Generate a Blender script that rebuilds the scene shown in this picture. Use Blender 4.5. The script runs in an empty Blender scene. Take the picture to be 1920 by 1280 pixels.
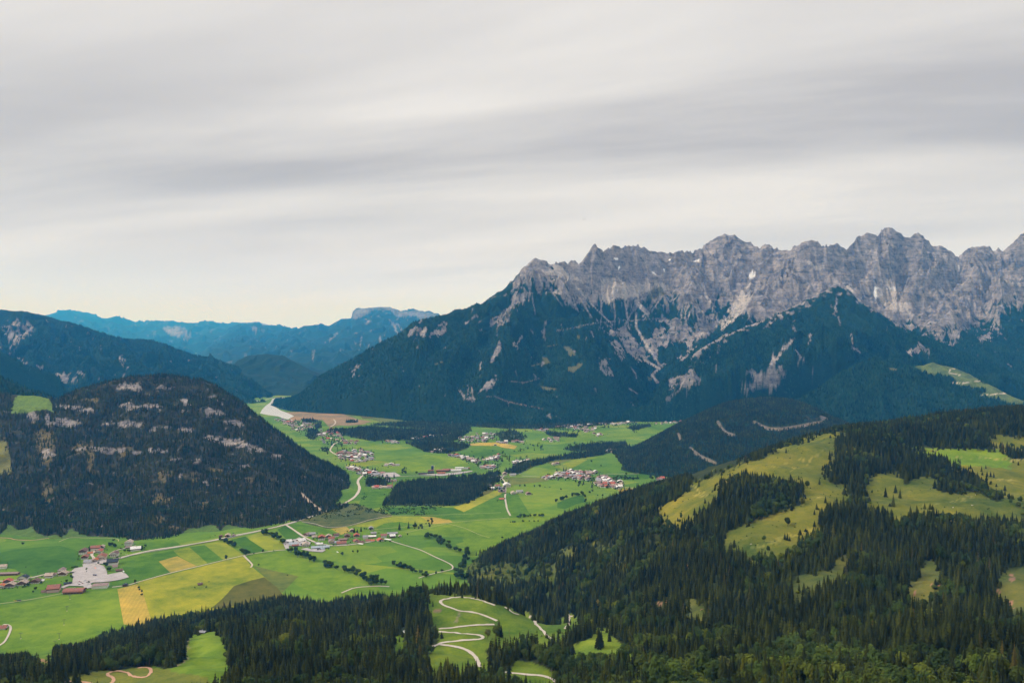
import bpy, math, random
import numpy as np
from math import sin, cos, pi, radians
random.seed(7); RNG = np.random.default_rng(11)
C = bpy.context.scene.collection
scene = bpy.context.scene
# ------------------------------------------------------------------ camera
CAMH, FPX = 650.0, 1507.0
PITCH = math.atan(15/FPX)
cam_d = bpy.data.cameras.new('camera'); cam = bpy.data.objects.new('camera', cam_d); C.objects.link(cam)
cam.location = (0, 0, CAMH); cam.rotation_euler = (pi/2-PITCH, 0, 0)
cam_d.sensor_width = 36; cam_d.lens = 36*FPX/1920; cam_d.clip_start = 1; cam_d.clip_end = 120000
scene.camera = cam
# ------------------------------------------------------------------ world, sun, exposure
SUN_EL, SUN_AZ = radians(38), radians(-98)      # azimuth clockwise from +Y: behind the camera, on its left
w = bpy.data.worlds.new('World'); scene.world = w; w.use_nodes = True
nt = w.node_tree; N = nt.nodes; Lk = nt.links; N.clear()
def nd(tree, t, **kw):
    n = tree.nodes.new(t)
    for k, v in kw.items(): setattr(n, k, v)
    return n
def setin(n, **kw):
    for k, v in kw.items():
        n.inputs[k.replace('_', ' ')].default_value = v
out = nd(nt, 'ShaderNodeOutputWorld'); bg = nd(nt, 'ShaderNodeBackground'); bg.inputs['Strength'].default_value = 0.1
Lk.new(bg.outputs[0], out.inputs[0])
sky = nd(nt, 'ShaderNodeTexSky', sky_type='NISHITA', sun_disc=False); sky.sun_elevation = SUN_EL; sky.sun_rotation = SUN_AZ
tc = nd(nt, 'ShaderNodeTexCoord'); sep = nd(nt, 'ShaderNodeSeparateXYZ'); Lk.new(tc.outputs['Generated'], sep.inputs[0])
def mth(tree, op, a, b=None, c=None, clamp=False):
    n = nd(tree, 'ShaderNodeMath', operation=op, use_clamp=clamp)
    for i, v in enumerate((a, b, c)):
        if v is None: continue
        if isinstance(v, (int, float)): n.inputs[i].default_value = v
        else: tree.links.new(v, n.inputs[i])
    return n.outputs[0]
def noise_n(tree, vec, scale, detail=4, rough=.5, dist=0., dim='3D'):
    n = nd(tree, 'ShaderNodeTexNoise', noise_dimensions=dim)
    n.inputs['Scale'].default_value = scale; n.inputs['Detail'].default_value = detail
    n.inputs['Roughness'].default_value = rough; n.inputs['Distortion'].default_value = dist
    tree.links.new(vec, n.inputs['Vector']); return n.outputs['Fac']
def ramp(tree, fac, stops, interp='LINEAR'):
    n = nd(tree, 'ShaderNodeValToRGB'); n.color_ramp.interpolation = interp
    e = n.color_ramp.elements
    while len(e) < len(stops): e.new(.5)
    for el, (p, c) in zip(e, stops): el.position = p; el.color = (*c, 1) if len(c) == 3 else c
    tree.links.new(fac, n.inputs[0]); return n.outputs[0]
def mixc(tree, fac, a, b, mode='MIX'):
    n = nd(tree, 'ShaderNodeMix', data_type='RGBA', blend_type=mode)
    for s, v in ((0, fac), (6, a), (7, b)):
        if isinstance(v, (int, float)): n.inputs[s].default_value = v
        elif isinstance(v, tuple): n.inputs[s].default_value = (*v, 1)
        else: tree.links.new(v, n.inputs[s])
    return n.outputs[2]
SKY1, SKY2 = (12.5, 3.3, 0), (1.9, 8.8, 0)
# overcast cloud deck laid out on a plane overhead (direction / height)
zc = mth(nt, 'MAXIMUM', sep.outputs[2], 0.0)
den = mth(nt, 'ADD', zc, 0.12)
cx_ = mth(nt, 'DIVIDE', sep.outputs[0], den); cy_ = mth(nt, 'DIVIDE', sep.outputs[1], den)
comb = nd(nt, 'ShaderNodeCombineXYZ'); Lk.new(cx_, comb.inputs[0]); Lk.new(cy_, comb.inputs[1])
def turned(ang, sc, loc):
    r = nd(nt, 'ShaderNodeMapping'); r.inputs['Rotation'].default_value = (0, 0, radians(ang)); Lk.new(comb.outputs[0], r.inputs[0])
    q = nd(nt, 'ShaderNodeMapping'); q.inputs['Scale'].default_value = sc; q.inputs['Location'].default_value = loc; Lk.new(r.outputs[0], q.inputs[0]); return q.outputs[0]
n1 = noise_n(nt, turned(17, (.30, 1.0, 1), SKY1), .95, 6, .52, .35); n2 = noise_n(nt, turned(12, (.45, .9, 1), SKY2), .42, 3, .45, .2)
cl = mth(nt, 'ADD', mth(nt, 'MULTIPLY', n1, .55), mth(nt, 'MULTIPLY', n2, .45))
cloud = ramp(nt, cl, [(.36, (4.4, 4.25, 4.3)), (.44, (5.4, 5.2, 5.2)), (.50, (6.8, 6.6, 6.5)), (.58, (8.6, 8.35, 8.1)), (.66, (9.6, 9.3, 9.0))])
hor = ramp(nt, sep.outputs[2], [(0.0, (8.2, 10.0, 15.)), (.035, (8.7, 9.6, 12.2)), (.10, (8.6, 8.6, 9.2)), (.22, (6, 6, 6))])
hf = ramp(nt, sep.outputs[2], [(.02, (1, 1, 1)), (.09, (.62, .62, .62)), (.2, (0, 0, 0))])
cloud2 = mixc(nt, hf, cloud, hor)
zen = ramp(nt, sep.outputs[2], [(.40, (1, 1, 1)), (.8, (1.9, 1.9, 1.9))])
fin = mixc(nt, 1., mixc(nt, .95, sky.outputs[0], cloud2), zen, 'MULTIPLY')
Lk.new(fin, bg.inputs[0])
sd = bpy.data.lights.new('sun', 'SUN'); sun = bpy.data.objects.new('sun', sd); C.objects.link(sun)
sd.energy = 2.5; sd.angle = radians(8); sd.color = (1.0, .95, .87)
sun.rotation_euler = (pi/2-SUN_EL, 0, pi-SUN_AZ)   # lamp shines away from the azimuth of the sky's sun
sun.location = (0, 0, 3000)
vs = scene.view_settings; vs.view_transform = 'Standard'; vs.look = 'None'; vs.exposure = 0.0; vs.gamma = 1.0
cy = scene.cycles
cy.max_bounces = 4; cy.diffuse_bounces = 2; cy.glossy_bounces = 1; cy.transmission_bounces = 1; cy.volume_bounces = 2; cy.transparent_max_bounces = 4
cy.use_denoising = True; cy.denoising_prefilter = 'ACCURATE'; cy.denoising_input_passes = 'RGB_ALBEDO_NORMAL'; cy.denoiser = 'OPENIMAGEDENOISE'
cy.use_adaptive_sampling = True; cy.adaptive_threshold = 0.01
cy.caustics_reflective = False; cy.caustics_refractive = False
w.cycles.sampling_method = 'MANUAL'; w.cycles.sample_map_resolution = 256
# ------------------------------------------------------------------ maths helpers
CP, SP = cos(PITCH), sin(PITCH)
def proj(X, Y, Z):
    h = Z-CAMH; d = Y*CP-h*SP
    return 960+FPX*X/d, 640-FPX*(Y*SP+h*CP)/d
def ray(px, py):
    a = (px-960)/FPX; b = (640-py)/FPX; dy = CP+b*SP
    return a/dy, (-SP+b*CP)/dy              # x per metre of y, z per metre of y
def gpt(px, py, z=0.):                       # a picture point on the level valley floor
    u, s = ray(px, py); Y = (z-CAMH)/s
    return u*Y, Y
def W(ox, oy, s, pts): return [(ox+x/s, oy+y/s) for x, y in pts]
def inpoly(x, y, poly):
    x = np.asarray(x, float); y = np.asarray(y, float)
    P = np.array(poly, float); res = np.zeros(x.shape, bool)
    m = (x >= P[:, 0].min()) & (x <= P[:, 0].max()) & (y >= P[:, 1].min()) & (y <= P[:, 1].max())
    if not m.any(): return res
    xs = x[m]; ys = y[m]; r = np.zeros(xs.shape, bool)
    n = len(P)
    for i in range(n):
        x0, y0 = P[i]; x1, y1 = P[i-1]
        if y0 == y1: continue
        r ^= ((y0 > ys) != (y1 > ys)) & (xs < (x1-x0)*(ys-y0)/(y1-y0)+x0)
    res[m] = r; return res
def anyin(x, y, polys):
    r = np.zeros(np.shape(x), bool)
    for p in polys: r |= inpoly(x, y, p)
    return r
def dline(x, y, pts):                        # distance to a polyline
    best = np.full(np.shape(x), 1e9)
    for (x0, y0), (x1, y1) in zip(pts[:-1], pts[1:]):
        dx, dy = x1-x0, y1-y0; l2 = dx*dx+dy*dy+1e-9
        t = np.clip(((x-x0)*dx+(y-y0)*dy)/l2, 0, 1)
        best = np.minimum(best, np.hypot(x-x0-t*dx, y-y0-t*dy))
    return best
def _h(ix, iy, seed):
    n = (ix.astype(np.int64)*374761393+iy.astype(np.int64)*668265263+seed*982451653) & 0xffffffff
    n = ((n ^ (n >> 13))*1274126177) & 0xffffffff
    n = (n ^ (n >> 16)) & 0xffff
    return n/65536.*2*pi
def gn(x, y, seed=0):
    ix = np.floor(x); iy = np.floor(y); fx = x-ix; fy = y-iy
    u = fx*fx*fx*(fx*(fx*6-15)+10); v = fy*fy*fy*(fy*(fy*6-15)+10)
    def g(a, b):
        t = _h(ix+a, iy+b, seed); return np.cos(t)*(fx-a)+np.sin(t)*(fy-b)
    return 1.5*((g(0, 0)*(1-u)+g(1, 0)*u)*(1-v)+(g(0, 1)*(1-u)+g(1, 1)*u)*v)
def fbm(x, y, o=4, seed=0, g=.5):
    s = 0; a = 1
    for i in range(o):
        s = s+a*gn(x, y, seed+i); x = x*2.03+17.1; y = y*2.03-9.3; a *= g
    return s
def ridged(x, y, o=5, seed=0, g=.52):
    s = 0; a = 1; wgt = 1
    for i in range(o):
        r = 1-np.abs(gn(x, y, seed+i)*1.6); r = np.clip(r, 0, 1)**2*wgt
        s = s+a*r; wgt = np.clip(r*1.8, 0, 1); x = x*2.1+7.7; y = y*2.1+3.1; a *= g
    return s
def new_mesh(name, V, Fc, mats=(), parent=None, smooth=False, col=None, midx=None, attrs=None, link=True):
    me = bpy.data.meshes.new(name); V = np.asarray(V, np.float32)
    if isinstance(Fc, np.ndarray):
        k = Fc.shape[1]; me.vertices.add(len(V)); me.vertices.foreach_set('co', V.ravel())
        me.loops.add(Fc.size); me.loops.foreach_set('vertex_index', Fc.astype(np.int32).ravel())
        me.polygons.add(len(Fc)); me.polygons.foreach_set('loop_start', np.arange(0, Fc.size, k, dtype=np.int32))
        me.update(calc_edges=True)
    else:
        me.from_pydata([tuple(map(float, v)) for v in V], [], [tuple(f) for f in Fc]); me.update()
    for m in mats: me.materials.append(m)
    if midx is not None: me.polygons.foreach_set('material_index', np.asarray(midx, np.int32))
    me.polygons.foreach_set('use_smooth', np.full(len(me.polygons), smooth, bool))
    if col is not None:
        a = me.color_attributes.new('Col', 'FLOAT_COLOR', 'POINT')
        c = np.ones((len(V), 4), np.float32); c[:, :col.shape[1]] = col; a.data.foreach_set('color', c.ravel())
    for k, v in (attrs or {}).items():
        a = me.attributes.new(k, 'FLOAT', 'POINT'); a.data.foreach_set('value', np.asarray(v, np.float32))
    o = bpy.data.objects.new(name, me)
    if link: C.objects.link(o)
    if parent is not None: o.parent = parent
    return o
def tag(o, label=None, cat=None, group=None, kind=None):
    if label: o['label'] = label
    if cat: o['category'] = cat
    if group: o['group'] = group
    if kind: o['kind'] = kind
    return o
def empty(name, loc=(0, 0, 0), rz=0.):
    o = bpy.data.objects.new(name, None); C.objects.link(o); o.location = loc; o.rotation_euler = (0, 0, rz); return o
# ------------------------------------------------------------------ materials
def mat(name, col, rough=.85, var=.25, scale=.15, bump=0., bscale=.5, spec=.25, metal=0., attr=False, rnd=0., haze_=None):
    m = bpy.data.materials.new(name); m.use_nodes = True; t = m.node_tree
    b = t.nodes['Principled BSDF']; b.inputs['Roughness'].default_value = rough
    b.inputs['Specular IOR Level'].default_value = spec; b.inputs['Metallic'].default_value = metal
    tcn = nd(t, 'ShaderNodeTexCoord'); vec = tcn.outputs['Object']
    if attr:
        a = nd(t, 'ShaderNodeVertexColor', layer_name='Col'); base = a.outputs[0]
    else: base = col
    if var:
        f = noise_n(t, vec, scale, 5, .6)
        g = ramp(t, f, [(.25, (1-var,)*3), (.75, (1+var,)*3)])
        base = mixc(t, 1.0, base, g, 'MULTIPLY')
    if rnd:
        oi = nd(t, 'ShaderNodeObjectInfo')
        g = ramp(t, oi.outputs['Random'], [(0, (1-rnd,)*3), (.55, (1, 1, 1)), (.85, (1+rnd*1.1, 1+rnd*.9, 1+rnd*.2)), (.990, (1+rnd*2.6, 1+rnd*1.9, 1+rnd*.3)), (.994, (2.6, 1.6, 1.7)), (1, (2.8, 1.7, 1.9))])
        base = mixc(t, 1.0, base, g, 'MULTIPLY')
        ln = noise_n(t, oi.outputs['Location'], .011, 3, .6); g2 = ramp(t, ln, [(.36, (.72, .70, .60)), (.5, (1.05, 1, .9)), (.64, (1.55, 1.35, .85))])
        base = mixc(t, 1.0, base, g2, 'MULTIPLY')
    if isinstance(base, tuple): b.inputs['Base Color'].default_value = (*base, 1)
    else: t.links.new(base, b.inputs['Base Color'])
    if bump:
        f2 = noise_n(t, vec, bscale, 6, .6)
        bn = nd(t, 'ShaderNodeBump'); bn.inputs['Strength'].default_value = 1; bn.inputs['Distance'].default_value = bump
        t.links.new(f2, bn.inputs['Height']); t.links.new(bn.outputs[0], b.inputs['Normal'])
    return m
# grass with drifting tone, mowing lines and clumps; 'tint' multiplies
def grass_mat(name, col, stripe=.0, ang=0., attr=False, amt=.22, spacing=14., patch=False):
    m = bpy.data.materials.new(name); m.use_nodes = True; t = m.node_tree
    b = t.nodes['Principled BSDF']; b.inputs['Roughness'].default_value = .95; b.inputs['Specular IOR Level'].default_value = .08
    tcn = nd(t, 'ShaderNodeTexCoord'); vec = tcn.outputs['Object']
    base = nd(t, 'ShaderNodeVertexColor', layer_name='Col').outputs[0] if attr else col
    big = noise_n(t, vec, .0045, 4, .55); mid = noise_n(t, vec, .03, 5, .65); fine = noise_n(t, vec, .35, 4, .7)
    v = mth(t, 'ADD', mth(t, 'MULTIPLY', big, .45), mth(t, 'ADD', mth(t, 'MULTIPLY', mid, .33), mth(t, 'MULTIPLY', fine, .22)))
    g = ramp(t, v, [(.38, (1-amt*1.5, 1-amt, 1-amt*.6)), (.5, (1, 1, 1)), (.62, (1+amt*1.5, 1+amt*.8, 1+amt*.6))])
    c = mixc(t, 1., base, g, 'MULTIPLY')
    if stripe:
        mpn = nd(t, 'ShaderNodeMapping'); mpn.inputs['Rotation'].default_value = (0, 0, ang); t.links.new(vec, mpn.inputs[0])
        wv = nd(t, 'ShaderNodeTexWave', wave_type='BANDS', bands_direction='X'); wv.inputs['Scale'].default_value = .31/spacing*1.0
        wv.inputs['Distortion'].default_value = .6; wv.inputs['Detail'].default_value = 2; wv.inputs['Detail Scale'].default_value = .6
        t.links.new(mpn.outputs[0], wv.inputs[0])
        s = ramp(t, wv.outputs['Fac'], [(.2, (1-stripe,)*3), (.8, (1+stripe,)*3)])
        c = mixc(t, 1., c, s, 'MULTIPLY')
    if patch:                                       # old field parcels show as slightly different greens
        mq = nd(t, 'ShaderNodeMapping'); mq.inputs['Rotation'].default_value = (0, 0, .5); mq.inputs['Scale'].default_value = (.0042, .0075, 0); t.links.new(vec, mq.inputs[0])
        vo = nd(t, 'ShaderNodeTexVoronoi', distance='CHEBYCHEV'); vo.inputs['Scale'].default_value = 1.; t.links.new(mq.outputs[0], vo.inputs['Vector'])
        sx = nd(t, 'ShaderNodeSeparateXYZ'); t.links.new(vo.outputs['Color'], sx.inputs[0])
        c = mixc(t, 1., c, ramp(t, sx.outputs[0], [(0, (.72, .84, .9)), (.5, (.95, 1, 1)), (.75, (1.15, 1.08, 1)), (.95, (1.5, 1.18, 1.2))]), 'MULTIPLY')
    t.links.new(c, b.inputs['Base Color'])
    return m
# far terrain: base colour from the class of the ground, 'rock' attribute adds cracks, beds and boulders
def terrain_mat(name, s=1., rockbump=14.):
    m = bpy.data.materials.new(name); m.use_nodes = True; t = m.node_tree
    b = t.nodes['Principled BSDF']; b.inputs['Roughness'].default_value = .95; b.inputs['Specular IOR Level'].default_value = .1
    vec = nd(t, 'ShaderNodeTexCoord').outputs['Object']
    base = nd(t, 'ShaderNodeVertexColor', layer_name='Col').outputs[0]
    at = nd(t, 'ShaderNodeAttribute', attribute_name='rock').outputs['Fac']
    f1 = noise_n(t, vec, .014*s, 9, .72, .5); f2 = noise_n(t, vec, .05*s, 5, .7)
    mpn = nd(t, 'ShaderNodeMapping'); mpn.inputs['Scale'].default_value = (.004*s, .004*s, .035*s); mpn.inputs['Rotation'].default_value = (radians(14), radians(-10), 0)
    t.links.new(vec, mpn.inputs[0]); beds = noise_n(t, mpn.outputs[0], 1., 5, .7, .8)
    k = mth(t, 'ADD', mth(t, 'MULTIPLY', f1, .5), mth(t, 'ADD', mth(t, 'MULTIPLY', beds, .3), mth(t, 'MULTIPLY', f2, .2)))
    rk = ramp(t, k, [(.36, (.12, .14, .17)), (.45, (.50, .51, .55)), (.53, (1.0, .98, .96)), (.64, (1.7, 1.62, 1.5))])
    sf = ramp(t, mth(t, 'ADD', mth(t, 'MULTIPLY', f1, .5), mth(t, 'MULTIPLY', f2, .5)), [(.35, (.68, .7, .75)), (.65, (1.35, 1.3, 1.2))])
    g = mixc(t, at, sf, rk)
    c = mixc(t, 1., base, g, 'MULTIPLY'); t.links.new(c, b.inputs['Base Color'])
    bn = nd(t, 'ShaderNodeBump'); bn.inputs['Distance'].default_value = rockbump
    t.links.new(mth(t, 'MULTIPLY', at, .9), bn.inputs['Strength']); t.links.new(k, bn.inputs['Height']); t.links.new(bn.outputs[0], b.inputs['Normal'])
    return m
# ------------------------------------------------------------------ the near slope (one smooth surface through surveyed points)
FG = [  # (px, py, Y) seen points
 (-250,1290,900),(0,1290,880),(200,1290,820),(400,1290,780),(600,1290,740),(800,1290,840),
 (-250,1262,1200),(0,1258,1200),(200,1235,1200),(400,1190,1250),(500,1190,1200),(600,1200,1150),(700,1150,1350),
 (820,1112,1400),(900,1122,1400),(960,1137,1350),(1010,1165,1300),(1040,1173,1290),(1075,1160,1290),(1105,1162,1250),
 (850,1190,1150),(950,1190,1150),(850,1240,1000),(1000,1240,1000),(820,1290,900),(1000,1290,850),
 (1100,1200,1050),(1140,1185,1080),(1190,1225,950),
 (870,1062,2250),(900,1045,2250),(1000,1060,2050),(1000,1095,1850),(1100,1100,1700),(1000,1150,1650),(1100,1150,1500),
 (1000,1010,2200),(1050,985,2150),(1100,968,2100),(1200,930,2000),(1290,905,1900),(1400,865,1950),(1500,832,2000),(1570,812,2050),
 (1650,803,2150),(1750,788,2250),(1850,778,2350),(1960,773,2400),(2150,768,2400),
 (1240,960,1700),(1370,950,1550),(1500,920,1600),(1600,900,1700),(1700,855,1900),(1850,850,1950),(1910,870,1850),(2100,870,1850),
 (1380,1035,1300),(1530,1000,1350),(1700,960,1450),(1900,960,1450),(2100,960,1450),
 (1100,1040,1800),(1200,1000,1700),(1200,1080,1450),(1350,1100,1200),(1550,1080,1150),(1750,1050,1200),(1900,1050,1200),
 (1200,1180,1100),(1400,1190,950),(1600,1180,900),(1900,1170,850),(2100,1170,850),
 (1150,1290,800),(1300,1290,720),(1600,1290,620),(1900,1290,580),(2100,1290,570)]
FZ = [  # (px, z, Y) unseen or valley-edge points
 (-250,0,1600),(0,0,1600),(200,0,1720),(400,0,1850),(520,0,1950),(620,0,1900),(700,0,1980),(780,0,1900),
 (-250,-70,2000),(0,-70,2000),(200,-70,2120),(400,-70,2250),(520,-70,2350),(700,-70,2350),
 (820,25,1680),(900,35,1680),(980,50,1620),(1040,60,1550),(1100,85,1480),(820,-5,1900),(900,-3,1960),(850,-60,2300),(950,10,1950),
 (860,-60,2600),(950,-40,2600),(1050,20,2600),(1150,60,2600),(1250,120,2600),(1400,180,2600),(1550,260,2600),(1700,290,2750),(1900,310,2850),(2150,310,2850),
 (1000,-90,3200),(1200,-90,3300),(1400,-80,3300),(1600,-60,3400),(1900,-40,3500),(2150,-40,3500),(700,-120,2900),(200,-120,2900),(-250,-120,2900),
 (-250,440,350),(300,450,350),(900,455,350),(1500,470,350),(2150,480,350),(960,585,60),(960,520,200)]
P3 = []
for px, py, Y in FG:
    u, s = ray(px, py); P3.append((u*Y, Y, CAMH+s*Y))
for px, z, Y in FZ: P3.append(((px-960)/FPX*Y, Y, z))
P3 = np.array(P3)
def warp(X, Y): Y = np.maximum(Y, 40.); return X/Y*1.9, np.log(Y)*1.0
def tps(a, b, c, d):
    r2 = (a[:, None]-c[None])**2+(b[:, None]-d[None])**2
    return r2*np.log(r2+1e-12)*.5
A_, B_ = warp(P3[:, 0], P3[:, 1]); n_ = len(P3)
K_ = tps(A_, B_, A_, B_)+np.eye(n_)*2e-3; Q_ = np.c_[np.ones(n_), A_, B_]
M_ = np.block([[K_, Q_], [Q_.T, np.zeros((3, 3))]])
SOL = np.linalg.solve(M_, np.r_[P3[:, 2], 0, 0, 0])
class Grid: pass
def grid_lookup(G, X, Y, what='Z'):
    X = np.asarray(X, float); Y = np.asarray(Y, float)
    u = X/Y; fu = (u-G.u[0])/(G.u[-1]-G.u[0])*(len(G.u)-1)
    fy = np.interp(Y, G.Y, np.arange(len(G.Y)))
    bad = (fu < 0) | (fu > len(G.u)-1) | (Y < G.Y[0]) | (Y > G.Y[-1])
    fu = np.clip(fu, 0, len(G.u)-1.001); i = fu.astype(int); a = fu-i
    fy = np.clip(fy, 0, len(G.Y)-1.001); j = fy.astype(int); b = fy-j
    T = getattr(G, what)
    r = (T[i, j]*(1-a)*(1-b)+T[i+1, j]*a*(1-b)+T[i, j+1]*(1-a)*b+T[i+1, j+1]*a*b)
    return np.where(bad, -500. if what == 'Z' else 0., r)
FGG = Grid(); FGG.u = np.linspace(-.80, .80, 620); FGG.Y = np.exp(np.linspace(math.log(60), math.log(3300), 640))
XX = FGG.u[:, None]*FGG.Y[None]; YY = np.repeat(FGG.Y[None], len(FGG.u), 0)
a_, b_ = warp(XX.ravel(), YY.ravel()); Zf = np.empty(a_.size)
for i in range(0, a_.size, 20000):
    sl = slice(i, i+20000)
    Zf[sl] = tps(a_[sl], b_[sl], A_, B_)@SOL[:n_]+SOL[n_]+SOL[n_+1]*a_[sl]+SOL[n_+2]*b_[sl]
Zf = Zf.reshape(XX.shape)
Zf += (fbm(XX/330, YY/330, 3, 4)*13+fbm(XX/120, YY/120, 4, 5)*7+fbm(XX/38, YY/38, 3, 9)*1.6)*np.clip(Zf/60, .05, 1)
Zf = np.minimum(Zf, CAMH-10-.47*YY+np.clip(YY-500, 0, 1e4)*2)
FGG.Z = Zf; FGG.X2 = XX; FGG.Y2 = YY
# ------------------------------------------------------------------ landforms farther off: lines from foot to ridge
def landform(lines, nu, ny, back=500., drop=.45, blur=60., umin=None, umax=None, noise=None, front=300.):
    L = []
    for ln in lines:
        us, ys, zs = [], [], []
        for px, py, Y in ln:
            u, s = ray(px, py)
            if Y is None: Y = -CAMH/s
            us.append(u); ys.append(Y); zs.append(CAMH+s*Y)
        o = np.argsort(us); L.append((np.array(us)[o], np.array(ys)[o], np.array(zs)[o]))
    um = max(l[0][0] for l in L) if umin is None else umin
    uM = min(l[0][-1] for l in L) if umax is None else umax
    G = Grid(); G.u = np.linspace(um, uM, nu)
    ys = np.array([np.interp(G.u, l[0], l[1]) for l in L]); zs = np.array([np.interp(G.u, l[0], l[2]) for l in L])
    for k in range(1, len(ys)): ys[k] = np.maximum(ys[k], ys[k-1]+20)
    ys = np.vstack([ys[0]-front, ys, ys[-1]+back, ys[-1]+2*back+300]); zs = np.vstack([np.minimum(zs[0]-front*.5, -60), zs, zs[-1]-np.abs(zs[-1])*drop, np.full(nu, -150.)])
    G.Y = np.linspace(ys.min(), ys.max(), ny); G.Z = np.empty((nu, ny))
    for i in range(nu): G.Z[i] = np.interp(G.Y, ys[:, i], zs[:, i])
    G.ridge = ys[-3]; G.zr = zs[-3]
    k = max(1, int(blur/(G.Y[1]-G.Y[0])))
    if k > 1:
        ker = np.hanning(k+2)[1:-1]; ker /= ker.sum()
        pad = k//2
        Zp = np.pad(G.Z, ((0, 0), (pad, k-1-pad)), 'edge')
        G.Z = np.apply_along_axis(lambda r: np.convolve(r, ker, 'valid'), 1, Zp)
    G.X2 = G.u[:, None]*G.Y[None]; G.Y2 = np.repeat(G.Y[None], nu, 0)
    if noise is not None:
        rd = np.abs(G.Y2-G.ridge[:, None])
        G.Z = G.Z+noise(G.X2, G.Y2, G.Z, rd)*np.clip((G.Z+20)/120, 0, 1)
    return G
def vis_of(G, eye=25.):
    s = (G.Z-CAMH)/G.Y2; run = np.maximum.accumulate(s, 1)
    return (G.Z+eye-CAMH)/G.Y2 >= run
def grid_object(name, G, m, col, rock, zmin=-25., kind='structure', label=None, attrs=None):
    nu, ny = G.Z.shape; V = np.stack([G.X2, G.Y2, G.Z], -1).reshape(-1, 3)
    idx = np.arange(nu*ny).reshape(nu, ny)
    F4 = np.stack([idx[:-1, :-1], idx[1:, :-1], idx[1:, 1:], idx[:-1, 1:]], -1).reshape(-1, 4)
    zz = G.Z.reshape(-1); keep = (zz[F4].max(1) > zmin); F4 = F4[keep]
    used = np.zeros(len(V), bool); used[F4.ravel()] = True; mp_ = np.cumsum(used)-1
    at = {'rock': np.asarray(rock).reshape(-1)[used]}
    o = new_mesh(name, V[used], mp_[F4], [m], smooth=True, col=col.reshape(-1, 3)[used], attrs=at)
    tag(o, label, None, None, kind); return o
FOREST = np.array((.012, .032, .018)); ROCK = np.array((.275, .25, .245)); SCREE = np.array((.47, .43, .40)); SNOW = np.array((.92, .93, .95))
ALPM = np.array((.16, .19, .05))
def blend(col, wgt, c):
    wgt = np.clip(wgt, 0, 1)[..., None]; return col*(1-wgt)+np.asarray(c)*wgt
def sst(x, a, b):
    t = np.clip((x-a)/(b-a), 0, 1); return t*t*(3-2*t)
def pixjit(G, amp, sc, seed):                # picture coordinates of the grid, edges roughened
    px, py = proj(G.X2, G.Y2, G.Z)
    return px+fbm(G.X2/sc, G.Y2/sc, 4, seed, .6)*amp, py+fbm(G.X2/sc, G.Y2/sc, 4, seed+50, .6)*amp
TM = terrain_mat('mountain_ground', 1., 16.); TMD = terrain_mat('hill_ground', 2.4, 5.)
LF = []
# massif -----------------------------------------------------------
RID = [(506,758.3,7.4),(520,757,7.3),(535,755.5,7.2),(546,751,7.15),(560,742,7.15),(577,727,7.12),(600,705,7.1),(650,678,7.05),(700,650,7.0),(750,622,7.0),(780,600,7.0),(830,588,7.1),(880,573,7.2),(905,566,7.2),(930,550,7.3),(960,525,7.4),(972,510,7.4),(985,497,7.45),
 (995,488,7.5),(1003,482,7.5),(1012,485,7.5),(1025,490,7.55),(1028,493,7.6),(1050,491,7.7),(1065,491,7.75),(1072,488,7.8),(1078,487,7.8),(1085,490,7.8),(1092,484,7.85),(1100,472,7.9),(1108,460,7.95),(1113,455,7.95),(1119,457,7.95),(1130,468,8.0),(1137,464,8.1),(1155,459,8.2),(1163,461,8.2),
 (1180,458,8.3),(1195,457,8.3),(1207,462,8.35),(1217,469,8.4),(1245,471,8.5),(1262,473,8.5),(1268,470,8.5),(1280,468,8.6),(1300,470,8.7),(1315,463,8.7),(1325,454,8.8),(1345,441,8.8),(1362,437,8.8),(1372,437,8.8),(1385,443,8.8),(1405,452,8.8),(1424,465,8.7),
 (1430,459,8.7),(1442,458,8.7),(1450,463,8.7),(1465,466,8.6),(1478,469,8.5),(1486,461,8.4),(1500,455,8.3),(1508,449,8.3),(1520,446,8.3),(1532,450,8.3),(1541,458,8.3),(1546,461,8.3),(1549,452,8.3),(1552,459,8.3),(1561,457,8.35),(1570,453,8.4),(1578,461,8.4),(1585,467,8.4),(1598,452,8.5),
 (1612,438,8.6),(1630,433,8.6),(1643,434,8.6),(1645,439,8.6),(1652,430,8.7),(1662,425,8.7),(1672,424,8.7),(1682,432,8.7),(1692,440,8.75),(1700,442,8.75),(1708,441,8.75),(1716,434,8.8),(1726,436,8.8),(1738,447,8.8),(1746,456,8.8),(1760,457,8.8),(1776,463,8.8),(1790,475,8.8),(1797,480,8.9),
 (1812,468,8.9),(1830,460,8.9),(1845,457,8.9),(1853,460,8.9),(1862,467,8.9),(1872,465,8.9),(1883,468,8.9),(1895,456,8.9),(1905,450,8.9),(1912,441,8.9),(1925,434,8.9),(1990,430,8.9),(2080,455,8.9),(2160,440,8.9)]
RID = [(a, b, c*1000) for a, b, c in RID]
km = lambda pts: [(a, b, c*1000 if c else None) for a, b, c in pts]
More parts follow.
